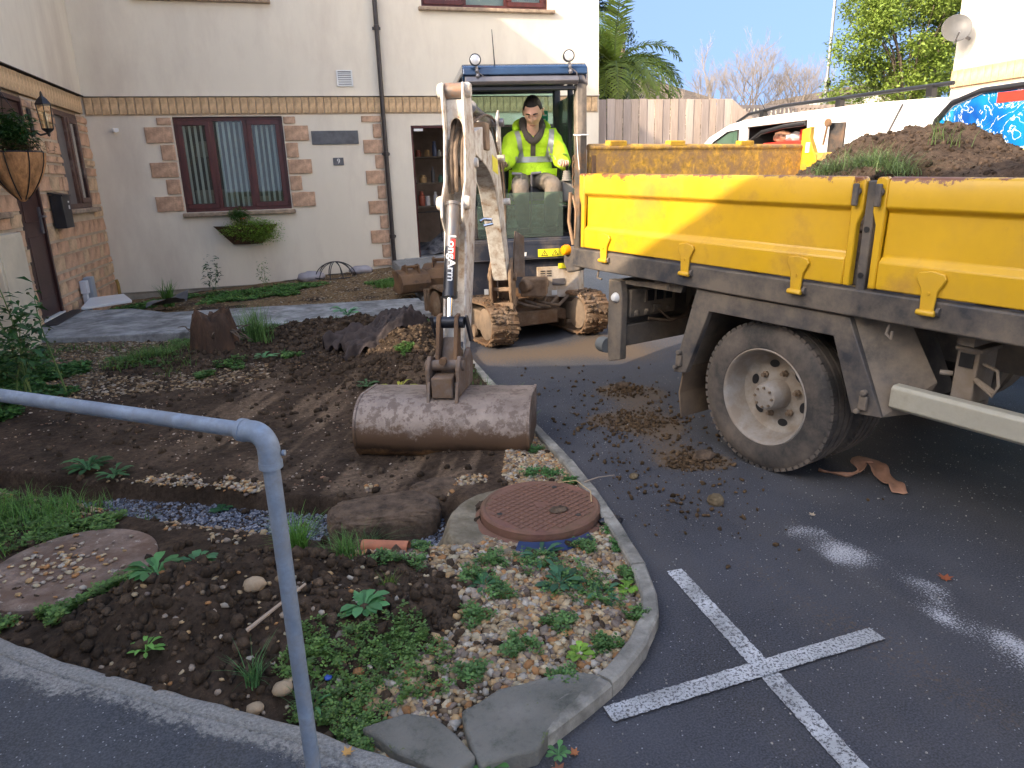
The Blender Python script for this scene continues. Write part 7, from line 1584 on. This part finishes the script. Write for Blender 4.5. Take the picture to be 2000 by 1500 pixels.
tag(MB().lathe([(.31, -.06), (.305, .020), (.29, .030), (.15, .034), (0, .035)], (lidc[0], lidc[1], .004), (0, 0, 1), 56).build('chamber_slab', lidm, smooth=40), 'worn reddish round concrete lid strewn with pebbles at the left', 'lid')
x, y = lidc[0]+RG.normal(-.04, .13, 130), lidc[1]+RG.normal(-.02, .11, 130); k = np.hypot(x-lidc[0], y-lidc[1]) < .28; x, y = x[k], y[k]; n = len(x); s_ = RG.uniform(.006, .014, n)
tag(scatter('lid_pebbles', I1, F1, np.stack([x, y, .040+s_*.3], 1), rotm(RG, n, .4), np.stack([s_*1.2, s_, s_*.5], 1), PAL[RG.integers(0, 7, n)], pebm, .2, RG), 'pebbles scattered over the round concrete lid', 'pebbles', kind='stuff')
# terracotta pipe
tp = MB(); p0 = vec(.085, 2.61, gz(.1, 2.6)+.012); p1 = vec(.255, 2.525, gz(.25, 2.52)+.018); tp.tube([p0, p1], .028, 20, cap=False).tube([p1, p0], .023, 20, cap=False); tag(tp.build('clay_pipe', terra, smooth=True), 'broken piece of orange clay drain pipe in the trench', 'pipe')
# stump
st2 = thing('tree_stump', 'torn up tree stump standing on the soil ridge in front of the path', 'stump', (-.86, 6.5, .1))
b = MB(); nn = 40; sec = []
zs_ = [-.02, .05, .11, .17, .23, .28, .32]
base = gz(-.86, 6.5)-.06
for j, zz_ in enumerate(zs_):
    for i in range(nn):
        a = 2*math.pi*i/nn; rr0 = (.165+.16*max(0, .20-zz_)**1.0-.35*max(0, zz_-.24))*(1+.34*float(fbm(np.array([math.cos(a)*1.6+5]), np.array([math.sin(a)*1.6+zz_*1.2]), 131, 4))*1.6+.07*math.sin(a*7+1))
        top_ = zz_+(.025*math.sin(a*2+1)+.02*math.sin(a*5)+.03*math.sin(a*11+2) if j == len(zs_)-1 else 0); sec.append((-.86+rr0*math.cos(a), 6.5+rr0*math.sin(a)*.8, base+top_))
f = [[j*nn+i, j*nn+(i+1) % nn, (j+1)*nn+(i+1) % nn, (j+1)*nn+i] for j in range(len(zs_)-1) for i in range(nn)]; b.add(sec, f)
k0 = len(b.v); b.v.append(Vector((-.88, 6.52, base+.31))); b.f += [[(len(zs_)-1)*nn+i, (len(zs_)-1)*nn+(i+1) % nn, k0] for i in range(nn)]
b.build('stump_wood', stumpm, st2, smooth=50)
b = MB(); rr = random.Random(2)
for k in range(26):
    a = rr.uniform(0, 6.28); p = Vector((-.86+.15*math.cos(a), 6.5+.12*math.sin(a), base+rr.uniform(.02, .2))); pts = [p]; d = Vector((math.cos(a), math.sin(a), rr.uniform(-.3, .6)))
    for i in range(5): d = (d+Vector((rr.uniform(-.5, .5), rr.uniform(-.5, .5), rr.uniform(-.6, .3)))).normalized(); p = p+d*rr.uniform(.02, .05); pts.append(p)
    b.tube(pts, [.008*(1-i/6)+.0015 for i in range(6)], 5)
b.build('roots', barkm, st2, smooth=True)['kind'] = 'stuff'
# landscape fabric: draped folds
gx, gy = np.meshgrid(np.linspace(0, 1, 90), np.linspace(0, 1, 60)); ox, oy = .14, 5.75
fx = ox+gx*.82+.10*np.sin(gy*5)*(1-gx)+.10*fbm(gx*3, gy*3, 141, 2); fy = oy+gy*.62+gx*.42-.10*np.sin(gx*4)+.12*fbm(gx*3+4, gy*3, 142, 2)
fz = gh(fx, fy, False)+.045+.11*np.abs(np.sin((gx*1.3+gy*2.6+.5*fbm(gx*2, gy*2, 143, 2))*6.2))**.7*(.35+.65*gy)+.10*fbm(gx*4, gy*7, 144, 3)+.09*fbm(gx*12, gy*14, 145, 3)
ed = np.minimum(np.minimum(gx, 1-gx), np.minimum(gy, 1-gy)); fz = fz+.055*np.abs(fbm(gx*5+gy*3, gy*9-gx*4, 146, 3))*2-.04*np.abs(fbm(gx*14, gy*11, 147, 3))*2-.07*sst(.07, 0, ed)
id_ = np.arange(gx.size).reshape(gx.shape); Ff = np.stack([id_[:-1, :-1], id_[:-1, 1:], id_[1:, 1:], id_[1:, :-1]], -1).reshape(-1, 4)
o = rawmesh('landscape_fabric', np.stack([fx.ravel(), fy.ravel(), fz.ravel()], 1), Ff, fabricm, None, True); sm = o.modifiers.new('solid', 'SOLIDIFY'); sm.thickness = .006
tag(o, 'crumpled dark brown landscape fabric lying on the soil ridge', 'fabric')
# white board and lead sheet near the door, hoop, spare buckets
b = MB(); b.prism([(-2.62, 9.30, .115), (-2.12, 9.52, .135), (-2.30, 9.98, .16), (-2.66, 9.86, .15)], (0, 0, .035)); tag(b.build('white_board', whitep, bevel=.006), 'off white board lying on the ground by the stone wall', 'board')
gx, gy = np.meshgrid(np.linspace(0, 1, 24), np.linspace(0, 1, 18)); fx = -2.0+gx*.45; fy = 9.6+gy*.5; fz = .05+.08*gx+.05*np.sin(gy*5+gx*3)+.03*fbm(gx*5, gy*5, 150, 2); id_ = np.arange(gx.size).reshape(gx.shape); Ff = np.stack([id_[:-1, :-1], id_[:-1, 1:], id_[1:, 1:], id_[1:, :-1]], -1).reshape(-1, 4)
tag(rawmesh('plastic_sheet', np.stack([fx.ravel(), fy.ravel(), fz.ravel()], 1), Ff, mat('grey_sheet', (.13, .14, .15), .4), None, True), 'curled dark grey plastic sheet beside the white board', 'sheet')
b = MB(); hcx, hcy, hz0 = .36, 11.1, backz(.36)
for k in range(5):
    a = math.pi*k/5; b.tube([(hcx+.30*math.cos(a)*math.cos(t), hcy+.30*math.sin(a)*math.cos(t), hz0+.24*math.sin(t)) for t in [math.pi*i/14 for i in range(15)]], .007, 6)
b.tube([(hcx+.30*math.cos(t), hcy+.30*math.sin(t), hz0+.02) for t in [2*math.pi*i/30 for i in range(31)]], .007, 6); tag(b.build('wire_cloche', blackp, smooth=True), 'domed black wire basket upturned on the ground below the quoins', 'wire basket')
for (x_, y_, s_, lab) in ((.75, 11.25, .12, 'grey boulder beside the wire basket at the foot of the wall'), (.0, 11.2, .14, 'low pile of dark stones against the plinth')): tag(rock('boulder', (x_, y_, float(backz(x_))+.05), (s_*1.5, s_, s_*.6), int(x_*9+7), MT['grey_stone'], 3, .2), lab, 'stone')
def sbucket(lab, c, yaw, w_, h, m=rustm):
    t = thing('digger_bucket', lab, 'digger bucket', c); F_ = Matrix.Translation(c) @ Matrix.Rotation(yaw, 4, 'Z'); P = [(.20, h*1.0), (.02, h*1.02), (-.13, h*.85), (-.20, h*.5), (-.16, h*.14), (-.02, 0), (.22, .02)]
    b = MB(F_)
    for (a, c_) in zip(P[:-1], P[1:]): b.prism([(-w_/2, a[0], a[1]), (-w_/2, c_[0], c_[1]), (-w_/2, c_[0]*.94+.01, c_[1]*.94+.012), (-w_/2, a[0]*.94+.01, a[1]*.94+.006)], (w_, 0, 0))
    b.build('shell', m, t, smooth=50)
    for sx in (-1, 1): MB(F_).prism([(sx*w_/2, p[0], p[1]) for p in P]+[(sx*w_/2, .12, h*.5)], (sx*.012, 0, 0)).build('side_cheek', m, t, bevel=.003)
    for sx in (-1, 1): MB(F_).prism([(sx*.07, -.10, h*.84), (sx*.07, -.08, h*1.25), (sx*.07, -.03, h*1.32), (sx*.07, .10, h*1.22), (sx*.07, .14, h*1.0)], (sx*.014, 0, 0)).build('ear', m, t, bevel=.004)
    MB(F_).tube([(-.09, -.05, h*1.22), (.09, -.05, h*1.22)], .014, 10).tube([(-.09, .07, h*1.13), (.09, .07, h*1.13)], .014, 10).build('pin', m, t, smooth=True)
    return t
sbucket('rusty digger bucket nearest the downpipe, standing on the grass', (1.18, 8.75, .12), R(12), .34, .27)
sbucket('second rusty digger bucket standing between the first and the digger arm', (1.56, 8.85, .14), R(-22), .40, .30)
sbucket('small dark square bucket half hidden behind the digger arm', (1.62, 8.2, .08), R(-5), .24, .20, steeld)
# rail in the foreground
rl = thing('handrail', 'blue grey galvanised pipe handrail crossing the lower left foreground', 'handrail', (-.14, 1.64, .06))
e = vec(-.1234, 1.484, .93); dl = (vec(-.801, 2.049, .93)-e).normalized()
pts = [e+dl*.055]; far = e+dl*2.6
MB().tube([far, e+dl*.05], .0170, 28).build('top_rail', galvb, rl, smooth=True)
MB().tube([e+vec(0, 0, -.04), (e.x+.002, e.y, .40), (e.x+.004, e.y, .05)], .0178, 28).build('post', galvb, rl, smooth=True)
el = [e+dl*.066, e+dl*.036]+[e+dl*.036*(1-math.sin(t))+vec(0, 0, -.036*(1-math.cos(t))) for t in [math.pi/2*i/8 for i in range(1, 8)]]+[e+vec(0, 0, -.036), e+vec(0, 0, -.072)]
MB().tube(el, [.0232]*len(el), 28).tube([e+dl*.070, e+dl*.058], .0248, 28).tube([e+vec(0, 0, -.062), e+vec(0, 0, -.076)], .0248, 28).build('elbow', galvb, rl, smooth=40)
q = e+vec(.026, -.004, -.045); MB().tube([q, q+vec(.006, -.002, 0)], .006, 10).build('grub_screw', galvb, rl)
MB().tube([(far.x, far.y, .93), (far.x, far.y, .0)], .0205, 20).build('far_post', galvb, rl, smooth=True)

# torn card strip
gx, gy = np.meshgrid(np.linspace(0, 1, 40), np.linspace(-1, 1, 5)); ctr = NB([(2.28, 2.70, .008), (2.36, 2.60, .006), (2.42, 2.58, .03), (2.47, 2.66, .045), (2.55, 2.66, .03), (2.52, 2.57, .03), (2.47, 2.50, .02), (2.47, 2.42, .02), (2.44, 2.36, .008)])
tt = np.linspace(0, 1, 40); cx_ = np.interp(tt, np.linspace(0, 1, 9), ctr[:, 0]); cy_ = np.interp(tt, np.linspace(0, 1, 9), ctr[:, 1]); cz_ = np.interp(tt, np.linspace(0, 1, 9), ctr[:, 2]); wd = np.interp(tt, [0, .25, .32, .6, 1], [.006, .012, .035, .04, .032])
dx, dy = np.gradient(cx_), np.gradient(cy_); l_ = np.hypot(dx, dy); vx = cx_[None]+gy*(-dy/l_)[None]*wd[None]; vy = cy_[None]+gy*(dx/l_)[None]*wd[None]; vz = cz_[None]+.012*gy**2+.006*np.sin(gx*40+gy*3)
id_ = np.arange(gx.size).reshape(gx.shape); Ff = np.stack([id_[:-1, :-1], id_[:-1, 1:], id_[1:, 1:], id_[1:, :-1]], -1).reshape(-1, 4)
o = rawmesh('card_strip', np.stack([vx.ravel(), vy.ravel(), np.maximum(vz, .004).ravel()], 1), Ff, cardm, None, True); o.modifiers.new('s', 'SOLIDIFY').thickness = .002
tag(o, 'torn strip of brown card lying on the driveway behind the truck wheel', 'card')
def leaf(name, lab, x, y, z, s_, col, rz):
    P = []; k = 14
    for i in range(k): a = 2*math.pi*i/k; r = s_*(1 if i % 2 else .5)*(1+.3*math.cos(a)); P.append((x+r*math.cos(a+rz), y+r*math.sin(a+rz), z+.35*r*abs(math.sin(a))))
    b = MB(); b.add(P+[(x, y, z)], [[i, (i+1) % k, k] for i in range(k)]); o = b.build(name, MT['leaf%s' % str(col)] if 'leaf%s' % str(col) in MT else mat('leaf%s' % str(col), col, .7, bump=0)); tag(o, lab, 'leaf')
leaf('fallen_leaf', 'rust brown lobed leaf lying on the driveway right of the painted cross', 2.06, 1.75, .004, .028, (.35, .10, .04), 1)
leaf('fallen_leaf', 'small dry leaf on the driveway between the wheel and the salt stain', 1.95, 2.32, .004, .018, (.42, .34, .24), 2)
leaf('fallen_leaf', 'yellow brown leaf on the concrete pavement edge', -.04, 1.51, .070, .018, (.50, .28, .08), .4)
leaf('fallen_leaf', 'curled brown leaf at the foot of the broken slab', .46, 1.36, .006, .022, (.25, .10, .06), .2)
leaf('fallen_leaf', 'brown leaf by the kerb end on the tarmac', .52, 1.40, .006, .016, (.38, .14, .05), 2.2)
tag(MB().tube([(1.12, 2.86, .058), (1.2, 2.885, .060), (1.29, 2.90, .052)], [.004, .003, .002], 6).build('twig', mat('dry_twig', (.42, .33, .25), .9), smooth=True), 'short dry twig lying across the kerb', 'twig')
tag(MB().tube([(.99, 2.86, .075), (1.05, 2.78, .11), (1.08, 2.68, .095), (1.04, 2.56, .03)], .0022, 5).build('straw_stem', mat('straw', (.50, .38, .2), .8), smooth=True), 'arching straw stem over the right side of the manhole cover', 'stem')
tag(MB().tube([(-.30, 2.02, gz(-.3, 2.02)+.03), (-.12, 2.12, gz(-.12, 2.12)+.045)], [.007, .004], 6).build('twig', MT['dry_twig'], smooth=True), 'pale dry stick lying on the soil heap behind the handrail post', 'twig')
tag(rock('bottle_top', (-.075, 1.83, gz(-.075, 1.83)+.012), (.012, .012, .007), 3, mat('blue_plastic', (.05, .12, .55), .4), 2, .05), 'small blue plastic cap among the clover', 'bottle cap')
tag(rock('plastic_scrap', (1.10, 2.50, gz(1.1, 2.5)+.015), (.05, .03, .02), 6, mat('black_liner', (.02, .022, .03), .3), 3, .3), 'crumpled black plastic scrap between the manhole and the kerb', 'plastic scrap')
gx, gy = np.meshgrid(np.linspace(0, 1, 30), np.linspace(0, 1, 5)); aL = R(235)+gx*R(60); rL = .285+gy*.05; o = rawmesh('liner_edge', np.stack([(MHC[0]+rL*np.cos(aL)).ravel(), (MHC[1]+rL*np.sin(aL)).ravel(), (.046-.02*gy+.008*fbm(gx*8, gy*3, 160, 2)).ravel()], 1), np.stack([np.arange(150).reshape(5, 30)[:-1, :-1], np.arange(150).reshape(5, 30)[:-1, 1:], np.arange(150).reshape(5, 30)[1:, 1:], np.arange(150).reshape(5, 30)[1:, :-1]], -1).reshape(-1, 4), mat('blue_liner', (.015, .03, .10), .35), None, True)
tag(o, 'strip of dark blue plastic liner in front of the manhole cover', 'liner')
# ------------------------------------------------------------- vegetation
def clover(name, lab, centres, n, sz, col):
    k = RG.integers(0, len(centres), n); cc = NB(centres)[k]; a = RG.uniform(0, 6.283, n); r = np.sqrt(RG.uniform(0, 1, n))*cc[:, 2]*(.8+.35*np.sin(a*3+cc[:, 0]*20)); x = cc[:, 0]+r*np.cos(a); y = cc[:, 1]+r*np.sin(a)
    ok = inpoly(x, y, GARD); x, y = x[ok], y[ok]; n = len(x); tv = []; tf = []
    for q in range(3):
        b_ = 2*math.pi*q/3; o = len(tv)
        for (t_, w_) in ((.05, 0), (.6, -.42), (.75, 0), (.6, .42), (1.0, -.28), (1.0, .28)): tv.append([t_*math.cos(b_)-w_*math.sin(b_), t_*math.sin(b_)+w_*math.cos(b_), .22*t_*t_-.12*abs(w_)])
        tf += [[o, o+2, o+1], [o, o+3, o+2], [o+1, o+2, o+4], [o+2, o+3, o+5], [o+2, o+5, o+4]]
    s_ = sz*RG.uniform(.5, 1.3, n); P = np.stack([x, y, gh(x, y)+.008+.025*RG.uniform(0, 1, n)**1.5], 1)
    c = NB([col])*RG.uniform(.5, 1.5, (n, 1))
    return tag(scatter(name, NB(tv), NB(tf), P, rotm(RG, n, .55), np.repeat(s_[:, None], 3, 1), np.clip(c, 0, .8), leafm), lab, 'ground cover', kind='stuff')
clover('clover', 'low green clover spreading over the gravel in the foreground', [(.02, 1.90, .17), (.13, 1.78, .15), (-.05, 1.72, .12), (.18, 1.92, .12), (.0, 1.62, .07), (-.12, 1.90, .1)], 2500, .0105, (.15, .27, .07))
clover('weeds', 'patches of small weeds growing through the flint gravel', [(.70, 2.30, .10), (.80, 2.14, .13), (.84, 2.02, .10), (.45, 2.25, .07), (.52, 2.12, .06), (.55, 2.35, .07), (.92, 2.35, .06), (.66, 1.9, .06), (.75, 1.75, .05), (.50, 1.82, .07), (.33, 1.75, .06), (.4, 2.0, .06), (.25, 2.4, .07), (.30, 2.55, .05), (.16, 2.42, .06), (1.0, 2.1, .05), (.92, 1.85, .05), (.58, 1.64, .05)], 3000, .011, (.13, .26, .075))
clover('weeds', 'weeds along the kerb above the manhole', [(1.02, 3.05, .06), (.93, 3.1, .06), (1.08, 2.93, .05), (1.08, 2.45, .06), (1.05, 2.3, .05), (1.05, 3.4, .05)], 700, .012, (.10, .24, .07))
clover('weeds', 'green weeds around the concrete lid and left edge', [(-1.35, 3.3, .25), (-1.15, 3.25, .16), (-1.5, 3.55, .22), (-1.0, 3.25, .1), (-.78, 2.62, .12), (-.95, 2.50, .08), (-1.2, 2.5, .1), (-1.7, 3.9, .2)], 3400, .014, (.13, .25, .06))
clover('weeds', 'green weeds spreading on the planting strip below the window', [(-1.9, 10.9, .35), (-2.3, 10.7, .3), (-1.2, 10.7, .45), (-.7, 10.6, .45), (-.2, 10.5, .4), (-1.1, 10.2, .4), (.95, 9.9, .25), (-.4, 10.1, .3)], 5200, .030, (.12, .26, .06))
clover('weeds', 'weeds and turf remnants along the soil ridge beside the path', [(-1.35, 6.45, .28), (-1.6, 6.7, .2), (-.7, 6.1, .14), (-.25, 6.3, .1), (-.55, 7.0, .25), (-1.2, 7.15, .2), (.9, 7.0, .2), (1.0, 6.6, .15), (.55, 7.2, .2), (-.9, 5.9, .08), (.65, 5.4, .09), (.95, 4.9, .12), (1.0, 4.4, .1)], 3600, .018, (.12, .24, .06))
clover('weeds', 'thick weeds at the foot of the left stone wall', [(-2.4, 6.55, .35), (-2.2, 6.2, .3), (-2.1, 5.8, .3), (-2.4, 5.6, .3), (-2.0, 6.5, .2), (-2.2, 5.3, .2), (-2.5, 6.9, .2)], 5200, .028, (.085, .21, .05))
mat('green_stem', (.12, .19, .05), .6)
def plant(name, lab, x, y, h, r, n, sz, col, cat='weed', asp=.5, stemn=0, lean=.7):
    t = thing(name, lab, cat, (x, y, gz(x, y)))
    z = gz(x, y)
    leafcloud('leaves', x, y, z+h*.55, r, r, h*.5, n, sz, col, t, asp=asp, lean=lean, shell=.2)
    b = MB()
    for k in range(max(4, stemn)): a = RG.uniform(0, 6.28); b.tube([(x, y, z-.01), (x+.4*r*math.cos(a), y+.4*r*math.sin(a), z+h*.5), (x+.8*r*math.cos(a), y+.8*r*math.sin(a), z+h*.85)], [.003, .002, .001], 4)
    b.build('stems', mat('green_stem', (.12, .19, .05), .6) if 'green_stem' not in MT else MT['green_stem'], t)['kind'] = 'stuff'
    return t
def rosette(lab, x, y, r, n, col, broad=.5, up=.5):
    n = int(n*1.7); broad *= .62
    t = thing('weed_rosette', lab, 'weed', (x, y, gz(x, y))); z = gz(x, y)
    V = []; F_ = []; Cc = []; 
    for k in range(n):
        a = 2*math.pi*k/n*2.4+RG.uniform(-.3, .3); L = r*RG.uniform(.55, 1.1); el = up*RG.uniform(.3, 1.2); d = NB([math.cos(a), math.sin(a)]); s_ = NB([-d[1], d[0]]); w_ = L*broad*.5; o = len(V)
        for (q, ww, zz_) in ((0, .1, 0), (.35, .25, .32), (.6, .9, .42), (.85, .8, .40), (1.0, .1, .33)):
            for sgn in (-1, 0, 1): p = d*L*q+s_*w_*ww*sgn; V.append([x+p[0], y+p[1], z+.006+zz_*L*el+(.10*w_*abs(sgn))])
        for i in range(4):
            for j in range(2): F_.append([o+i*3+j, o+i*3+j+1, o+(i+1)*3+j+1, o+(i+1)*3+j])
        g = RG.uniform(.9, 1.9); Cc += [[c*g for c in col]]*15
    o = rawmesh('leaves', NB(V), NB(F_), leafm, NB(Cc), True); attach(o, t); return t
rosette('round leaved green rosette on bare soil right of the handrail post', .05, 2.07, .085, 26, (.10, .27, .10), .65, .9)
rosette('lobed green seedling plant on the left slope of the soil heap', -.62, 2.44, .10, 16, (.08, .22, .07), .6, 1.0)
rosette('leafy sprig on the top of the soil heap', -.50, 2.52, .08, 12, (.07, .19, .08), .7, 1.2)
rosette('small upright seedling low on the soil heap', -.60, 2.09, .06, 8, (.13, .30, .06), .45, 1.6)
rosette('pale lettuce green plant in the gravel near the kerb curve', .66, 1.735, .05, 14, (.20, .36, .05), .8, 1.0)
rosette('lime green plant against the inside of the kerb', .95, 2.02, .05, 14, (.20, .38, .05), .7, 1.0)
rosette('blue green thistle rosette in the middle of the gravel', .73, 2.32, .10, 12, (.06, .16, .085), .35, .8)
rosette('broad dark green weed in the gravel below the thistle', .74, 2.13, .10, 14, (.05, .14, .07), .55, .7)
rosette('second thistle rosette nearer the kerb curve', .86, 2.02, .08, 12, (.06, .16, .085), .4, .8)
rosette('dark green weed left of the thistle', .47, 2.17, .07, 12, (.045, .13, .05), .5, .8)
rosette('weed growing on top of the broken soil block', .20, 3.15, .09, 14, (.07, .18, .07), .5, .9)
rosette('weed at the edge of the trench cut on the left', -1.12, 3.97, .10, 14, (.05, .14, .05), .4, .8)
rosette('bushy weed on the trench edge at the far left', -1.28, 4.12, .12, 22, (.04, .12, .04), .45, 1.1)
rosette('small pointed weed standing in the slate chippings', -1.17, 3.66, .075, 9, (.15, .32, .06), .4, 2.0)
rosette('light green seedling in the middle of the trench', -.72, 3.30, .06, 7, (.15, .32, .07), .5, 1.4)
rosette('dark ivy like weed hanging on the trench face', -.56, 3.55, .06, 14, (.03, .10, .04), .7, .3)
rosette('weed hanging over the kerb end onto the slab', .30, 1.41, .05, 12, (.08, .20, .05), .6, .9)
rosette('small weed against the broken slab on the tarmac', .47, 1.385, .035, 8, (.10, .24, .08), .7, .9)
rosette('green weed by the pavement edging at the bottom of the heap', -.12, 1.74, .06, 10, (.07, .18, .06), .3, 1.2)
rosette('uprooted leafy weed lying beside the stump', -.45, 6.2, .12, 8, (.12, .28, .12), .5, .8)
rosette('big pale leaf weed at the back of the soil ridge', .30, 7.0, .16, 10, (.10, .27, .12), .7, 1.2)
rosette('yellow green weed pulled up on the soil by the quick hitch', .50, 4.75, .16, 14, (.30, .32, .04), .2, 1.0)
rosette('weed clump on the soil left of the bucket', .30, 5.1, .10, 12, (.06, .14, .05), .4, .9)
def tuft(lab, x, y, n, h, r, col, w_=.003, lean=.9): 
    z = gz(x, y); return tag(grass('grass_tuft', [(x+RG.normal(0, r*.4), y+RG.normal(0, r*.4), z) for k in range(12)], n, h, col, r*.25, w_, lean=lean), lab, 'grass')
tuft('bright green grass tuft in the trench behind the handrail post', -.16, 2.66, 230, .17, .05, (.16, .36, .06), .0028, 1.0)
tuft('finer grass tuft in front of the clay pipe', .02, 2.46, 200, .11, .05, (.14, .30, .07), .0018, 1.1)
tuft('wispy grass hanging from the broken soil block', .12, 2.87, 150, .16, .04, (.15, .25, .10), .0016, 1.9)
tuft('small grass tuft beside the gravel edge right of the pipe', .15, 2.22, 60, .07, .02, (.20, .34, .07), .0018)
tuft('long grass clump growing beside the stump', -.52, 6.75, 420, .34, .14, (.16, .30, .08), .0035, 1.1)
tuft('grass tuft at the pavement edge at the foot of the heap', -.28, 1.86, 60, .12, .03, (.10, .24, .08), .0018, 1.2)
tuft('grass blades by the post base beside the clover', -.14, 1.76, 50, .09, .02, (.11, .26, .09), .002, 1.2)
tuft('iris like blades growing below the wall near the white board', -1.88, 10.4, 90, .36, .07, (.12, .26, .05), .009, .7)
tuft('grass at the foot of the quoins beside the rusty bucket', 1.0, 9.6, 300, .12, .16, (.13, .27, .05), .003, 1.1)
tag(grass('turf', [(x_, y_, gz(x_, y_)) for x_, y_ in zip(RG.normal(-1.45, .2, 60), RG.normal(3.45, .17, 60))], 1500, .10, (.13, .29, .06), .04, .0022, lean=1.3), 'rough grass at the left edge above the concrete lid', 'grass', kind='stuff')
tag(grass('turf', [(x_, y_, gz(x_, y_)) for x_, y_ in zip(RG.normal(-1.35, .22, 40), RG.normal(6.5, .14, 40))], 900, .11, (.15, .27, .06), .05, .003, lean=1.5), 'torn grass turf lying on the left end of the soil ridge', 'grass', kind='stuff')
tag(grass('turf', [(x_, y_, gz(x_, y_)) for x_, y_ in zip(RG.normal(.98, .10, 30), RG.normal(4.55, .3, 30))], 420, .09, (.12, .22, .05), .03, .0025, lean=1.4), 'grass growing beside the kerb behind the bucket', 'grass', kind='stuff')
tag(grass('turf', [(x_, y_, gz(x_, y_)) for x_, y_ in zip(RG.uniform(-2.5, 1.15, 70), RG.normal(7.15, .05, 70))], 900, .07, (.12, .24, .05), .05, .003, lean=1.2), 'grass fringe along the front edge of the path', 'grass', kind='stuff')
# tall weed at the left
tw = thing('tall_weed', 'tall flowering weed standing at the left in front of the stone wall', 'weed', (-2.0, 5.55, .03)); b = MB(); P_ = []
rr = random.Random(12)
for k in range(5):
    x0_, y0_ = -2.0+rr.uniform(-.15, .15), 5.55+rr.uniform(-.2, .2); h = [1.0, .82, .72, .6, .5][k]; pts = [(x0_+.04*math.sin(3*t+k)+.10*t*(k-2)*.4, y0_, h*t) for t in [i/8 for i in range(9)]]; b.tube(pts, [.007*(1-i/9)+.0018 for i in range(9)], 6)
    for i in range(3, 9):
        for q in range(2): a = rr.uniform(0, 6.28); p = Vector(pts[i]); e2 = p+Vector((math.cos(a), math.sin(a), .8))*.05; b.tube([p, e2], .0016, 4); P_.append(e2)
b.build('stems', MT['green_stem'], tw, smooth=True)
leafcloud('leaves', -2.0, 5.55, .48, .24, .24, .36, 260, .085, (.045, .13, .04), tw, asp=.4, lean=.9)
s = scatter('seed_heads', I1, F1, NB([p[:] for p in P_]), rotm(RG, len(P_)), np.full((len(P_), 3), .010), NB([[.10, .11, .05]]*len(P_)), leafm, .1, RG); attach(s, tw); s['kind'] = 'stuff'
plant('shrub', 'small upright dark leaved shrub in front of the rendered wall', -1.33, 10.8, .55, .12, 90, .07, (.05, .11, .05), 'shrub', .4, 5)
plant('weed_clump', 'bushy weed mound at the foot of the left wall', -2.3, 6.25, .34, .30, 700, .05, (.06, .16, .04), 'weed', .5)
plant('weed_clump', 'taller weed spike on the planting strip right of the shrub', -.65, 10.9, .40, .10, 70, .045, (.10, .20, .05), 'weed', .4)
